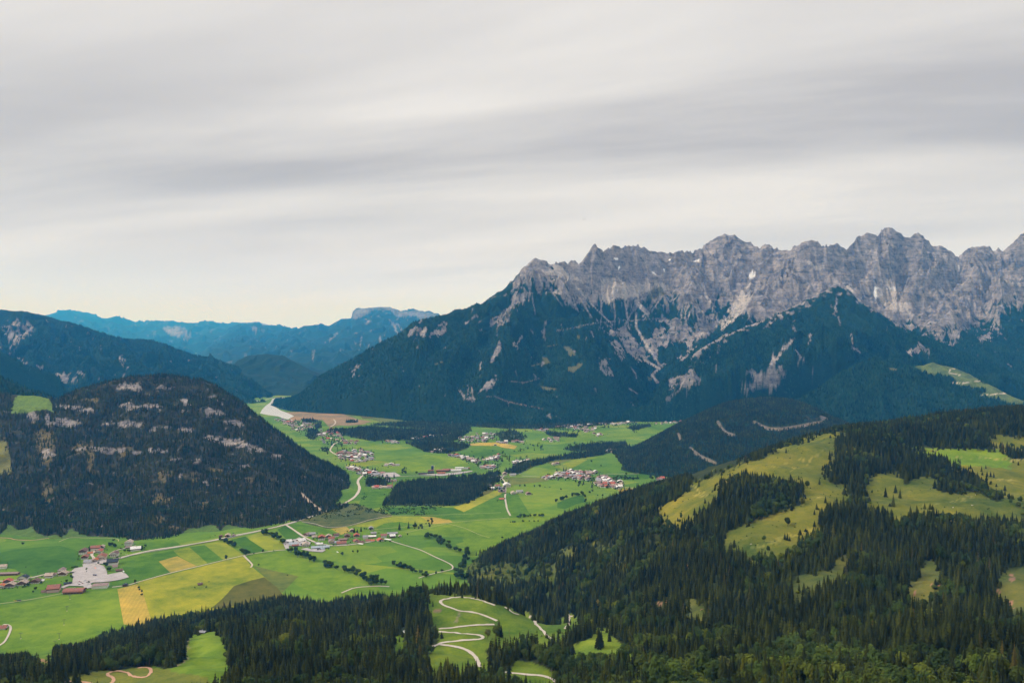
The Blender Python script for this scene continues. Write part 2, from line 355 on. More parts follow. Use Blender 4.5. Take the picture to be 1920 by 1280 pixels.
M1L = [km([(506,759.5,None),(522,766,None),(545,771,None),(600,775,None),(640,776,None),(700,782,None),(757,788,None),(850,795,None),(1000,798,None),(1150,792,None),(1300,778,None),(1600,778,None),(2160,778,None)]),
 km([(506,759,7.28),(522,763,7.05),(545,763,6.85),(600,752,6.65),(650,745,6.45),(700,740,6.3),(800,722,6.15),(900,700,6.2),(1000,675,6.3),(1100,665,6.5),(1170,665,6.8),(1232,718,6.6),(1300,690,6.9),(1500,690,6.6),(1700,680,6.6),(1900,690,6.8),(2160,690,6.8)]),
 km([(506,758.7,7.32),(545,757,7.0),(600,725,6.85),(650,705,6.8),(700,690,6.65),(800,650,6.6),(900,610,6.8),(1000,565,7.0),(1060,575,7.1),(1130,585,7.4),(1200,590,7.7),(1255,600,7.7),(1320,615,7.7),(1400,570,7.9),(1500,570,7.7),(1600,580,7.7),(1700,600,7.7),(1800,600,7.8),(1900,580,8.0),(2160,580,8.0)]),
 km([(506,758.4,7.36),(545,754,7.1),(600,708,7.0),(650,690,6.95),(700,668,6.85),(800,618,6.8),(900,585,7.0),(1000,515,7.3),(1060,530,7.45),(1130,540,7.8),(1200,545,8.1),(1255,545,8.2),(1320,530,8.3),(1400,520,8.4),(1500,510,8.1),(1600,520,8.2),(1700,520,8.3),(1800,530,8.4),(1900,510,8.5),(2160,510,8.5)]),
 RID]
def m1noise(X, Y, Z, rd):
    wx = fbm(X/600, Y/600, 3, 3)*220; wy = fbm(X/500, Y/500, 3, 8)*220
    hi = np.clip((Z-250)/900, 0.12, 1)
    g = ridged((X+wx*1.5+Y*.25)/470, (Y+wy*1.5)/800, 5, 21)-.85; b0 = ridged((X+wx*2-Y*.35)/950, (Y+wy*2)/1300, 3, 27)-.8
    f = ridged((X+wx)/130, (Y+wy)/150, 4, 33)-.8
    e = fbm(X/60, Y/60, 4, 41)
    return (g*85+b0*90)*hi*(.06+.94*sst(rd, 0, 420))+(f*50*hi+e*16*hi)*(.36+.64*sst(rd, 0, 300))
M1 = landform(M1L, 1250, 760, back=600, blur=45, noise=None)
SPU = [[(1003,483),(1030,520),(1060,560),(1110,620),(1160,690)],[(1003,483),(985,540),(960,600),(930,680),(880,760)],[(1113,455),(1135,500),(1150,548)],[(1195,457),(1200,500),(1185,530)],[(1370,437),(1345,480),(1300,530),(1270,560)],[(1370,437),(1395,490),(1400,530)],
 [(1520,446),(1490,490),(1450,540),(1400,590),(1320,650)],[(1549,452),(1565,500),(1600,545)],[(1672,424),(1650,480),(1620,530)],[(1720,434),(1735,500),(1700,560)],[(1850,457),(1820,510),(1780,560),(1750,600)],[(1925,434),(1890,500),(1870,560)],[(1613,438),(1590,490)],[(830,588),(790,650),(740,720),(700,770)],[(930,550),(880,640),(820,740)],[(1250,620),(1300,600)],[(1080,600),(1120,700),(1160,770)],[(1780,463),(1765,510),(1775,540)]]
GUL = [[(1060,492),(1090,530),(1130,560),(1200,640),(1228,700)],[(1220,470),(1240,510),(1260,560),(1240,640),(1230,700),(1215,760)],[(1440,462),(1411,520),(1370,580),(1340,625)],[(1585,467),(1575,500),(1600,520)],[(1700,442),(1690,500),(1680,540)],[(1797,480),(1795,520),(1760,560),(1725,610)],[(1640,550),(1690,590),(1720,615)],[(960,525),(930,590),(890,660),(840,760)],[(1310,470),(1320,520),(1345,570)],[(1160,460),(1165,500)],[(1480,469),(1440,510),(1420,540)],[(1870,468),(1850,520),(1830,590)],[(1000,600),(1010,680),(980,770)],[(860,580),(810,650),(770,720),(750,770)],[(1640,440),(1615,500)]]
pr = proj(M1.X2, M1.Y2, M1.Z); wj = fbm(M1.X2/260, M1.Y2/260, 4, 23)*9; mpx = M1.Y2/FPX
dS = np.minimum.reduce([dline(pr[0]+wj, pr[1]+wj*.6, p) for p in SPU])*mpx; dG = np.minimum.reduce([dline(pr[0]+wj, pr[1]-wj*.6, p) for p in GUL])*mpx
rd_ = np.abs(M1.Y2-M1.ridge[:, None])
M1.Z = M1.Z+(np.clip(1-dS/230, 0, 1)*120-np.clip(1-dG/210, 0, 1)*115)*sst(rd_, 30, 330)*np.clip((M1.Z-20)/320, 0, 1)
M1.Z = M1.Z+m1noise(M1.X2, M1.Y2, M1.Z, rd_)*np.clip((M1.Z+20)/120, 0, 1)
px, py = pixjit(M1, 9, 160, 61)
tl = [(500,300),(900,360),(935,470),(958,529),(983,533),(1005,536),(1030,528),(1055,543),(1092,562),(1130,567),(1149,566),(1161,556),(1192,562),(1225,562),(1255,556),(1286,578),(1317,577),(1349,556),(1400,600),(1720,618),(1752,632),(1804,623),(1849,597),(1894,565),(1925,578),(2160,590)]
tline = np.interp(px, [a for a, _ in tl], [b for _, b in tl])
rock = sst(tline-py+fbm(M1.X2/70, M1.Y2/120, 4, 71)*24+fbm(M1.X2/24, M1.Y2/40, 3, 72)*17, -7, 9)
A = lambda p: W(880, 400, 3.2, p); Bq = lambda p: W(1300, 400, 3.0968, p)
rpoly = [A([(1050,780),(1130,700),(1250,720),(1330,700),(1400,620),(1480,600),(1510,640),(1480,700),(1420,745),(1330,800),(1310,815),(1290,790),(1200,780),(1150,800),(1125,830),(1120,890),(1060,830)]),
 A([(830,690),(870,680),(960,690),(1000,760),(1050,840),(1070,880),(1030,885),(960,840),(900,760),(850,720)]), A([(780,880),(830,900),(860,960),(840,980),(790,920)]),
 A([(860,780),(900,790),(950,880),(930,890),(880,840)]), A([(1150,640),(1240,630),(1330,700),(1250,720),(1170,680)]), A([(1250,850),(1310,820),(1320,830),(1260,885)]),
 A([(150,640),(200,590),(280,480),(350,470),(330,530),(260,590),(210,650),(130,670),(110,680)]), A([(255,800),(310,740),(322,750),(262,810)]),
 A([(550,520),(620,470),(700,540),(680,565),(600,550)]),A([(480,460),(560,450),(640,500),(600,530),(520,500)]),
 Bq([(1640,715),(1740,700),(1750,740),(1660,745)]),
 W(560,540,4.8,[(460,770),(520,690),(560,700),(540,760),(480,780)]), W(560,540,4.8,[(980,440),(1040,370),(1090,360),(1150,340),(1160,370),(1060,420),(1000,455)]),
 W(560,540,4.8,[(1170,420),(1250,370),(1330,300),(1340,350),(1250,420),(1180,440)]), W(560,540,4.8,[(1700,340),(1780,240),(1860,190),(1920,200),(1900,260),(1820,330),(1750,340)]),
 W(560,540,4.8,[(1640,960),(1700,840),(1760,790),(1815,830),(1760,880),(1690,930)]), W(560,540,4.8,[(1430,900),(1460,920),(1550,1030),(1590,990),(1530,880),(1500,870),(1560,960),(1500,980)])]
rlines = [(A([(1000,530),(1070,600)]),4),(A([(640,440),(700,500)]),3),(A([(720,530),(860,670)]),1.1),(A([(1000,600),(1000,680),(1050,770),(1140,910)]),2.0),(A([(1050,880),(1140,930),(1095,970),(1130,1015)]),2.6),
 (A([(180,780),(130,890)]),2.2),(A([(65,900),(65,950)]),1.3),(A([(530,705),(770,655),(1000,640),(1150,632)]),.7),(A([(1150,910),(1180,905)]),1.2),(A([(1480,520),(1400,460)]),2.5),
 (W(560,540,4.8,[(1805,480),(1815,540),(1780,600),(1740,660)]),2.2),(W(560,540,4.8,[(1635,680),(1632,740)]),1.5),(W(560,540,4.8,[(1500,320),(1600,250)]),1.8),(W(560,540,4.8,[(1440,920),(1500,1000)]),1.3),
 (W(560,540,4.8,[(1560,880),(1570,990)]),1.6),(A([(960,1050),(1010,1085)]),1.6)]
pr = proj(M1.X2, M1.Y2, M1.Z)
jit = fbm(M1.X2/40, M1.Y2/60, 3, 91, .7)
pm = anyin(px, py, rpoly); rock = np.maximum(rock, pm*sst(jit, -.75, -.2))
for pts, wd in rlines: rock = np.maximum(rock, sst(-dline(pr[0]+jit*1.5, pr[1]+jit*1.5, pts), -wd*1.25, -wd*.6))
rq = random.Random(5)
for q in range(46):                             # chutes of rubble below the cliffs
    cx0 = rq.choice([rq.uniform(975, 1340), rq.uniform(975, 1340), rq.uniform(1700, 1915)]); cy0 = float(np.interp(cx0, [a for a, _ in tl], [b for _, b in tl]))-6; ln = rq.uniform(14, 62); dr = rq.uniform(-.35, .75) if cx0 < 1200 else rq.uniform(-.8, .3); wd = rq.uniform(.8, 2.0)
    b_ = (pr[0] > cx0-70) & (pr[0] < cx0+70) & (pr[1] > cy0-8) & (pr[1] < cy0+ln+8)
    X_, Y_ = pr[0][b_]+jit[b_]*1.6, pr[1][b_]+jit[b_]*1.2; f_ = np.clip((Y_-cy0)/ln, 0, 1)
    rock[b_] = np.maximum(rock[b_], sst(-dline(X_, Y_, [(cx0, cy0), (cx0+dr*ln*.5+rq.uniform(-3, 3), cy0+ln*.5), (cx0+dr*ln, cy0+ln)])+wd*(1.35-f_), -.5, .3))
spk = fbm(M1.X2/75, M1.Y2/130, 4, 101, .6)     # scattered small crags
rock = np.maximum(rock, sst(spk+.25*sst(M1.Z, 200, 900), .95, 1.08)*.7)
col = np.broadcast_to(FOREST, M1.Z.shape+(3,)).copy()
lum = 1+.25*fbm(M1.X2/260, M1.Y2/260, 4, 111)
col = blend(col, rock, ROCK)*lum[..., None]
scr = [A([(800,400),(880,390),(1000,430),(1080,415),(1170,415),(1190,450),(1130,465),(1060,500),(1000,500),(990,520),(930,500),(890,500),(840,540),(800,530)]), A([(1350,420),(1450,520),(1470,590),(1440,540),(1400,480),(1340,430)]),
 A([(430,310),(560,340),(700,400),(620,410),(480,350)]), A([(1640,450),(1664,450),(1664,520),(1560,640),(1520,720),(1540,620),(1590,520)]),
 Bq([(170,690),(150,640),(280,480),(340,400),(350,450),(300,540),(220,640)]),Bq([(1050,430),(1150,400),(1200,440),(1180,500),(1260,560),(1200,580),(1100,520),(1060,480)]), Bq([(890,400),(920,430),(925,475),(905,450)]),
 Bq([(1500,300),(1540,260),(1560,300),(1540,340),(1560,400),(1530,380)]), Bq([(640,270),(760,290),(740,320),(660,300)])]
sm = anyin(px, py, scr); col = blend(col, sm*.85, SCREE); rock = np.where(sm, rock*.5, rock)
for pts, wd in rlines[:5]: col = blend(col, sst(-dline(pr[0], pr[1], pts), -wd*1.2, -wd*.5)*.8, SCREE)
mdw = [A([(560,795),(600,800),(640,850),(600,858),(590,830)]),A([(435,860),(465,865),(485,895),(455,905)]),A([(590,920),(640,915),(650,895),(685,900),(660,930),(620,955),(590,945)]),A([(425,1035),(530,1050),(520,1062),(440,1058)]),
 A([(645,725),(665,740),(660,755),(648,745)]),A([(1065,975),(1100,990),(1090,1005),(1070,1000)]),W(560,540,4.8,[(1220,680),(1300,655),(1300,668),(1230,692)]),A([(460,795),(530,785),(530,790),(465,802)]),A([(370,912),(440,895),(440,903),(375,918)]),
 A([(1100,450),(1150,440),(1180,480),(1120,510),(1060,520)])]
col = blend(col, anyin(pr[0], pr[1], mdw)*.8, (.13, .125, .05))
col = blend(col, np.maximum(sst(-dline(pr[0], pr[1], A([(100,1100),(150,1095),(220,1125),(300,1143),(440,1172)])), -1.6, -.8), sst(-dline(pr[0], pr[1], A([(240,1005),(330,1015),(420,990)])), -1.2, -.5))*.8, (.2, .15, .12))
for x, y, a, b in [(1155,484,4.5,2),(1163,501,2.5,2.2),(1256,488,3.5,1.4),(1246,508,2,2),(1227,513,4,1.8),(1305,489,6,1.2),(1411,516,7,7),(1641,552,3.5,10),(1676,543,5,2.5),(1667,539,3,1.5),(1797,502,2,5),(1645,540,5,2),(1304,472,0,0)]:
    if a: 
        d = ((px*.4+pr[0]*.6-x)/a)**2+((py*.4+pr[1]*.6-y)/b)**2; col = blend(col, sst(-d, -1.2, -.8), SNOW); rock = np.where(d < 1, 0, rock)
M1.dens = (1-sst(rock, .2, .6))*(~anyin(pr[0], pr[1], mdw))*(M1.Z > 3)
M1.dens *= 1-sst(pr[1]*-1, -600, -520)*.35
grid_object('mountain', M1, TM, col, rock, label='long grey limestone range with snow patches above dark forested flanks'); LF.append(M1); del col, lum, jit, spk, px, py, pr
# forested spur in front of the range
M2L = [km([(1160,790,None),(1300,790,None),(1500,790,None),(1700,790,None),(2160,790,None)]),
 km([(1160,785,5.65),(1250,745,5.9),(1400,700,5.8),(1560,650,5.9),(1700,690,5.7),(1900,730,5.7),(2160,740,5.7)]),
 km([(1160,785,5.75),(1213,762,5.9),(1228,742,6.0),(1236,722,6.1),(1245,702,6.2),(1267,683,6.3),(1311,650,6.4),(1355,627,6.6),(1407,607,6.7),(1455,587,6.8),(1507,564,6.9),(1549,539,7.0),(1562,530,7.05),(1591,540,7.05),(1610,560,7.0),(1642,582,7.0),(1687,607,6.9),(1723,625,6.8),(1800,655,6.6),(1870,690,6.5),(1960,722,6.4),(2160,740,6.4)])]
def m2noise(X, Y, Z, rd):
    wx = fbm(X/500, Y/500, 3, 13)*160
    return ((ridged((X+wx)/420, Y/1000, 4, 51)-.8)*90+(ridged((X+wx)/120, Y/260, 4, 53)-.8)*26+fbm(X/60, Y/60, 3, 54)*8)*(.15+.85*sst(rd, 0, 350))+fbm(X/50, Y/300, 3, 55)*7
M2 = landform(M2L, 620, 330, back=350, blur=120, noise=m2noise)
px, py = pixjit(M2, 6, 120, 161); pr = proj(M2.X2, M2.Y2, M2.Z); jit = fbm(M2.X2/40, M2.Y2/60, 3, 191, .7)
rp = [Bq([(310,920),(340,910),(400,950),(430,900),(470,820),(500,860),(540,930),(500,990),(440,1010),(390,1005),(350,960)]), A([(1200,990),(1280,960),(1330,925),(1350,960),(1390,1000),(1380,1030),(1290,1050),(1200,1060),(1185,1040)]),
      Bq([(1250,790),(1310,760),(1360,790),(1375,820),(1330,800),(1270,830)]), Bq([(290,1010),(400,1000),(390,1030),(330,1035)])]
rl = [(Bq([(470,850),(520,800),(580,730)]),3.2),(Bq([(915,700),(930,760),(925,780),(960,800)]),2.),(Bq([(828,480),(832,530),(820,590)]),1.6),(Bq([(840,600),(850,640)]),2.),(Bq([(620,840),(600,870)]),1.5),(A([(1180,1120),(1260,1060)]),2.0),(Bq([(600,800),(640,850)]),1.4),(Bq([(680,700),(670,760)]),1.8),(Bq([(580,660),(590,680)]),2)]
r2 = anyin(px, py, rp)*sst(jit, -.8, -.1)
for pts, wd in rl: r2 = np.maximum(r2, sst(-dline(pr[0]+jit*2.5, pr[1]+jit*2.5, pts), -wd*1.2, -wd*.6))
tl2 = np.interp(px, [1160, 1300, 1407, 1507, 1549, 1562, 1591, 1610, 1720, 2160], [0, 0, 0, 0, 545, 540, 548, 560, 400, 400]); r2 = np.maximum(r2, 0)
e2 = np.clip(M2.ridge[:, None]-M2.Y2, 0, None); r2 = np.maximum(r2, (sst(-e2-fbm(M2.X2/60, M2.Y2/60, 3, 66)*120, -90, -10))*(px > 1300)*(px < 1700))
spk = fbm(M2.X2/70, M2.Y2/120, 4, 201, .6); r2 = np.maximum(r2, sst(spk, 1.0, 1.15)*.7)
col = blend(np.broadcast_to(FOREST, M2.Z.shape+(3,)).copy(), r2, ROCK)*(1+.2*fbm(M2.X2/220, M2.Y2/220, 3, 7))[..., None]
M2.dens = (1-sst(r2, .2, .6))*(M2.Z > 3)
grid_object('mountain_spur', M2, TM, col, r2, label='steep forested spur with pale slides below the limestone range'); LF.append(M2)
# low wooded foothills with an alp on their right
M3L = [km([(1380,800,None),(1600,820,None),(1900,840,None),(2160,840,None)]),
 km([(1380,792,5.2),(1430,775,5.2),(1480,752,5.3),(1530,727,5.4),(1570,700,5.5),(1605,680,5.5),(1633,664,5.55),(1655,672,5.5),(1690,682,5.5),(1712,684,5.45),(1750,676,5.45),(1800,690,5.4),(1840,710,5.3),(1900,742,5.1),(1960,765,5.0),(2160,790,5.0)])]
def m3noise(X, Y, Z, rd): return (fbm(X/330, Y/500, 3, 83)*60+(ridged(X/160, Y/320, 3, 84)-.8)*30)*sst(rd, 0, 300)+fbm(X/60, Y/60, 3, 85)*5
M3 = landform(M3L, 420, 240, back=260, blur=120, noise=m3noise)
pr = proj(M3.X2, M3.Y2, M3.Z); j = fbm(M3.X2/50, M3.Y2/50, 3, 86)
alp = [Bq([(1270,880),(1330,870),(1400,850),(1440,870),(1530,890),(1640,930),(1700,960),(1640,980),(1530,985),(1490,940),(1430,930),(1400,940),(1330,920)]), Bq([(1500,990),(1650,975),(1760,1000),(1920,1080),(1920,1120),(1830,1100),(1750,1070),(1670,1060),(1700,1020),(1560,1005)])]
alp2 = [Bq([(710,925),(780,910),(810,930),(760,950),(715,955)]),Bq([(880,885),(940,850),(950,855),(900,890)]),Bq([(1120,895),(1185,900),(1180,912),(1130,905)]),Bq([(650,1000),(680,1010),(675,1020),(655,1015)])]
ma = anyin(pr[0]+j*4, pr[1]+j*4, alp); mb = anyin(pr[0]+j*2, pr[1]+j*2, alp2)
col = np.broadcast_to(FOREST*1.15, M3.Z.shape+(3,)).copy(); col = blend(col, ma*(.55+.4*sst(j, -.5, .4)), (.12, .16, .05)); col = blend(col, mb*.9, (.15, .15, .06))
for pts in (Bq([(1490,985),(1560,985),(1700,968),(1720,965)]), Bq([(1555,940),(1485,925),(1490,905),(1520,902)]), Bq([(1680,1055),(1750,1050),(1815,1045),(1800,1040)])):
    col = blend(col, sst(-dline(pr[0], pr[1], pts), -1.1, -.5), (.45, .40, .33))
M3.dens = (~ma)*(~mb)*(M3.Z > 3)*1.
grid_object('foothill', M3, TMD, col, np.zeros(M3.Z.shape), label='wooded foothills with a pale green alp and zigzag track'); LF.append(M3)
# left mountain
B1L = [km([(-320,775,None),(0,772,None),(250,768,None),(420,762,None),(515,752,None),(560,748,None)]),
 km([(-320,680,7.992),(0,672,7.992),(100,680,7.992),(250,700,7.884),(400,725,7.884),(515,750.5,7.9),(560,747.6,8.05)]),
 km([(-320,590,9.960),(-120,575,10.080),(0,579,10.080),(50,583,10.080),(95,592,10.080),(120,600,10.080),(160,614,9.960),(200,629,9.960),(230,634,9.840),(260,634,9.840),(290,640,9.840),(320,649,9.720),(350,661,9.720),(400,671,9.720),(440,690,9.720),(470,706,9.3),(500,735,8.5),(515,748,8.1),(560,747,8.15)])]
def b1noise(X, Y, Z, rd):
    wx = fbm(X/500, Y/500, 3, 14)*200
    return ((ridged((X+wx+Y*.6)/520, (Y-X*.3)/1300, 4, 151)-.8)*110+(ridged((X+wx)/150, Y/300, 3, 153)-.8)*24)*(.12+.88*sst(rd, 0, 400))+fbm(X/70, Y/300, 3, 155)*6
B1 = landform(B1L, 560, 300, back=500, blur=150, noise=b1noise)
pr = proj(B1.X2, B1.Y2, B1.Z); jit = fbm(B1.X2/60, B1.Y2/110, 4, 97, .65)
Dq = lambda p: W(0, 540, 3, p)
bp = [Dq([(20,220),(110,185),(130,220),(190,210),(200,250),(120,300),(60,390),(40,380),(70,300),(30,250)]), Dq([(0,300),(20,330),(10,350),(0,340)]),Dq([(290,510),(340,470),(430,470),(440,530),(380,540),(300,520)]),Dq([(100,390),(150,400),(160,440),(120,430)]),Dq([(670,400),(710,395),(705,435),(690,440)]),Dq([(210,440),(260,450),(240,480)]),Dq([(430,470),(480,480),(470,500)]),Dq([(260,180),(280,190),(270,200)])]
r = anyin(pr[0]+jit*8, pr[1]+jit*6, bp)*sst(jit, -.3, .25); r = np.maximum(r, sst(fbm(B1.X2/75, B1.Y2/130, 4, 208, .6), .9, 1.05)*.7)
col = blend(np.broadcast_to(FOREST, B1.Z.shape+(3,)).copy(), r, ROCK*1.1)*(1+.35*fbm(B1.X2/260, B1.Y2/300, 3, 17))[..., None]
B1.dens = (1-sst(r, .2, .5))*(B1.Z > 3)
grid_object('mountain', B1, TM, col, r, label='long forested mountain falling to the lake on the left'); LF.append(B1)
# dark lower shoulder at far left and the saddle wood behind the dome
S1 = landform([km([(-320,770,None),(0,775,None),(130,775,None)]), km([(-320,600,5.4),(-60,634,5.4),(0,656,5.4),(20,672,5.35),(45,690,5.3),(90,709,5.3),(112,722,5.3),(130,770,5.3)])], 150, 120, back=300, blur=100, noise=lambda X, Y, Z, rd: fbm(X/120, Y/200, 4, 31)*16*sst(rd, 0, 200))
S1.dens = (S1.Z > 3)*1.
grid_object('hill', S1, TMD, np.broadcast_to(FOREST, S1.Z.shape+(3,)).copy(), np.zeros(S1.Z.shape), label='dark wooded shoulder at the far left edge'); LF.append(S1)
S2 = landform([km([(-320,900,None),(150,900,None),(330,900,None)]), km([(-320,670,4.3),(-60,690,4.3),(0,704,4.3),(30,717,4.3),(60,729,4.25),(100,742,4.2),(150,752,4.2),(250,760,4.2),(330,880,4.2)])], 170, 120, back=300, blur=100, noise=lambda X, Y, Z, rd: fbm(X/120, Y/200, 4, 37)*10*sst(rd, 0, 200))
S2.dens = (S2.Z > 3)*1.
grid_object('hill', S2, TMD, np.broadcast_to(FOREST, S2.Z.shape+(3,)).copy(), np.zeros(S2.Z.shape), label='wooded ridge behind the green saddle pasture'); LF.append(S2)
# far blue ranges
def far(name, label, lines, nu, ny, amp, sc, seed, back=900, rockf=None, colr=FOREST*1.0, cliff=None):
    def nz(X, Y, Z, rd):
        wx = fbm(X/(sc*2), Y/(sc*2), 3, seed)*sc*.6
        return ((ridged((X+wx)/sc, Y/(sc*2), 3, seed+3)-.8)*amp*.75)*(.05+.95*sst(rd, 0, sc*.9))+fbm(X/(sc*.3), Y/sc, 3, seed+5)*amp*.05
    G = landform(lines, nu, ny, back=back, blur=200, noise=nz)
    pr = proj(G.X2, G.Y2, G.Z); jt = fbm(G.X2/(sc*.3), G.Y2/(sc*.5), 4, seed+9, .65)
    r = np.zeros(G.Z.shape)
    if rockf: r = rockf(pr, jt, G)
    col = blend(np.broadcast_to(colr, G.Z.shape+(3,)).copy(), r, ROCK*1.1)*(1+.14*jt)[..., None]
    G.dens = np.zeros(G.Z.shape)
    grid_object(name, G, TM, col, r, label=label); LF.append(G); return G
far('hill', 'small round blue wooded hill above the end of the lake', [km([(430,737,None),(520,737,None),(610,737,None)]), km([(430,690,9.6),(445,674,9.8),(465,664,9.9),(500,661,9.9),(530,664,9.9),(552,676,9.8),(575,688,9.7),(600,700,9.6),(615,712,9.4)])], 160, 90, 40, 300, 301, back=300)
far('hill', 'low dark wooded hill just behind the lake', [km([(460,742,None),(520,742,None),(600,742,None)]), km([(460,700,9.0),(485,700,9.05),(520,704,9.1),(545,716,9.0),(570,728,8.9),(600,738,8.9)])], 120, 60, 26, 220, 311, back=250,
    rockf=lambda pr, j, G: anyin(pr[0]+j*2, pr[1]+j, [[(488,693),(500,692),(515,694),(522,699),(505,697)]])*.0)
def pl_rock(pr, j, G):
    p = W(560, 540, 4.8, [(478,265),(485,220),(520,190),(640,172),(720,165),(800,172),(860,182),(900,205),(960,212),(1040,198),(1120,210),(1260,235),(1200,255),(1100,285),(1060,250),(980,245),(900,265),(860,240),(830,200),(740,195),(650,205),(610,240),(560,265),(510,280)])
    r = inpoly(pr[0]+j*1.2, pr[1]+j*1.2, p)*.6
    for pts, wd in ((W(560,540,4.8,[(820,300),(870,350),(880,390)]),2.),(W(560,540,4.8,[(350,410),(240,490)]),1.3),(W(560,540,4.8,[(570,440),(550,500)]),1.4),(W(560,540,4.8,[(730,440),(735,490)]),2.),(W(560,540,4.8,[(140,580),(120,660)]),.9),(W(560,540,4.8,[(640,300),(600,320)]),1.5),(W(560,540,4.8,[(500,480),(510,500)]),1.2),(W(560,540,4.8,[(830,310),(900,330),(930,390)]),1.)):
        r = np.maximum(r, .7*sst(-dline(pr[0]+j*2, pr[1]+j*2, pts), -wd*1.2, -wd*.5))
    return np.maximum(r, .5*sst(j, .75, .95))
FK = 2.25
def sc_(pts): return [(a, b, c*1000*FK) for a, b, c in pts]
far('mountain', 'blue plateau mountain with a pale cliff wall on its flat summit', [km([(380,712,None),(600,712,None),(960,712,None)]), km([(380,697,12.5),(600,697,12.5),(960,697,12.5)]),
    km([(380,690,16),(500,676,16.5),(600,668,17),(700,640,18.5),(800,630,19),(960,650,19)]),
    sc_([(380,688,11.05),(440,668,11.5),(500,640,11.9),(530,624,12.1),(555,617,12.2),(570,610,12.3),(600,609,12.4),(617,610,12.5),(630,603,12.5),(640,598,12.6),(659,597,12.7),(661,586,12.75),(668,579,12.8),(680,577,12.8),(700,576,12.8),(713,574,12.8),(730,576,12.8),(742,579,12.8),(752,583,12.8),(762,584,12.8),(775,581,12.8),(790,582,12.8),(805,586,12.8),(830,591,12.8),(900,600,12.8),(960,640,12.8)])], 420, 220, 230, 1000, 321, back=1500, rockf=pl_rock)
far('mountain', 'mid blue ridge rising toward the plateau mountain', [km([(330,700,None),(480,700,None),(640,700,None)]), km([(330,684,16),(480,676,17),(640,676,17)]),
    sc_([(330,680,14),(360,664,14.3),(385,650,14.6),(410,632,15),(430,618,15.1),(450,610,15.2),(468,607,15.2),(490,609,15.2),(520,611,15.2),(555,617,15.2),(600,640,15),(640,660,15)])], 240, 160, 260, 1300, 361, back=1500, rockf=lambda pr, j, G: .5*anyin(pr[0]+j*3, pr[1]+j*2, [[(472,612),(484,614),(480,624),(474,620)]])+.25*sst(j, .8, .95))
far('mountain', 'long pale blue range along the far horizon', [km([(-100,672,None),(300,672,None),(640,672,None)]), km([(-100,650,27),(300,650,28),(640,650,27)]),
    [(a, b, c*1000*2.35) for a, b, c in [(-100,620,19),(40,604,19),(80,592,19),(110,584,19),(130,581.5,19),(150,584,19),(165,588,19),(185,596,19),(200,597,19),(218,592,19),(235,598,19),(258,604,19),(290,602,19),(330,604,19),(380,605,19),(420,608,19),(450,609,19),(500,611,19),(560,616,19),(640,630,19)]]], 420, 160, 380, 1700, 341, back=2500, rockf=lambda pr, j, G: .75*anyin(pr[0]+j*5, pr[1]+j*3, [[(305,615),(340,612),(352,620),(335,632),(315,625)], [(345,622),(360,628),(350,640)]])+.3*sst(j, .7, .9))
far('mountain', 'tiny pale peak on the skyline beyond the blue range', [km([(430,650,None),(540,650,None)]), km([(430,616,54),(455,607,54.5),(470,604,54.5),(480,602,54.5),(490,605,54.5),(505,609,54.5),(540,618,54)])], 80, 40, 180, 1800, 371, back=900, colr=ROCK*.9)
# round wooded hill, middle right
R6L = [km([(1150,883,None),(1200,890,None),(1260,896,None),(1400,905,None),(1900,905,None)]),
 km([(1150,880,3.9),(1165,874,3.92),(1200,862,3.95),(1250,842,4.0),(1350,822,4.05),(1450,808,4.1),(1550,820,4.0),(1900,880,3.95)]),
 km([(1150,878,4.0),(1165,868,4.1),(1180,858,4.2),(1200,844,4.3),(1225,826,4.4),(1250,809,4.5),(1275,794,4.6),(1300,783,4.7),(1320,772,4.7),(1350,759,4.75),(1375,752,4.8),(1400,748,4.8),(1440,745,4.8),(1480,749,4.8),(1505,755,4.8),(1530,766,4.75),(1570,787,4.7),(1620,812,4.6),(1700,845,4.5),(1900,900,4.4)])]
R6 = landform(R6L, 420, 260, back=300, blur=160, noise=lambda X, Y, Z, rd: (fbm(X/260, Y/260, 4, 63)*16)*sst(rd, 0, 150))
pr = proj(R6.X2, R6.Y2, R6.Z); j = fbm(R6.X2/30, R6.Y2/30, 3, 64)
Eq = lambda p: W(1240, 720, 2.8235, p)
R6road = [Eq([(300,205),(320,240),(345,262),(385,275)]), Eq([(490,205),(530,225),(570,240),(630,242),(700,232),(760,222),(800,212),(845,205),(872,188),(845,180)]), Eq([(90,270),(100,298)]), Eq([(155,345),(185,370),(225,395),(262,410),(285,422)])]
cut = np.zeros(R6.Z.shape)
for p in R6road: cut = np.maximum(cut, sst(-dline(pr[0]+j*1.0, pr[1]+j*1.0, [(a, b-1.5) for a, b in p]), -3.6, -2.2))
scarp = anyin(pr[0]+j*3, pr[1]+j*2, [Eq([(300,200),(330,205),(330,240),(310,235)]), Eq([(480,195),(520,205),(600,220),(700,205),(760,195),(740,165),(860,175),(880,190),(760,232),(560,240),(500,215)]), Eq([(100,280),(130,300),(115,310)])])
R6.col = np.broadcast_to(FOREST*1.1, R6.Z.shape+(3,)).copy(); R6.col = blend(R6.col, cut*.75, (.24, .20, .165)); R6.col = blend(R6.col, scarp*sst(j, 0, .6)*.6, (.09, .07, .05))
R6.dens = (cut < .3)*(1-.75*scarp)*(R6.Z > 2)
grid_object('hill', R6, TMD, R6.col, scarp*.6, label='round wooded hill with a pale forest road cut across it'); LF.append(R6)
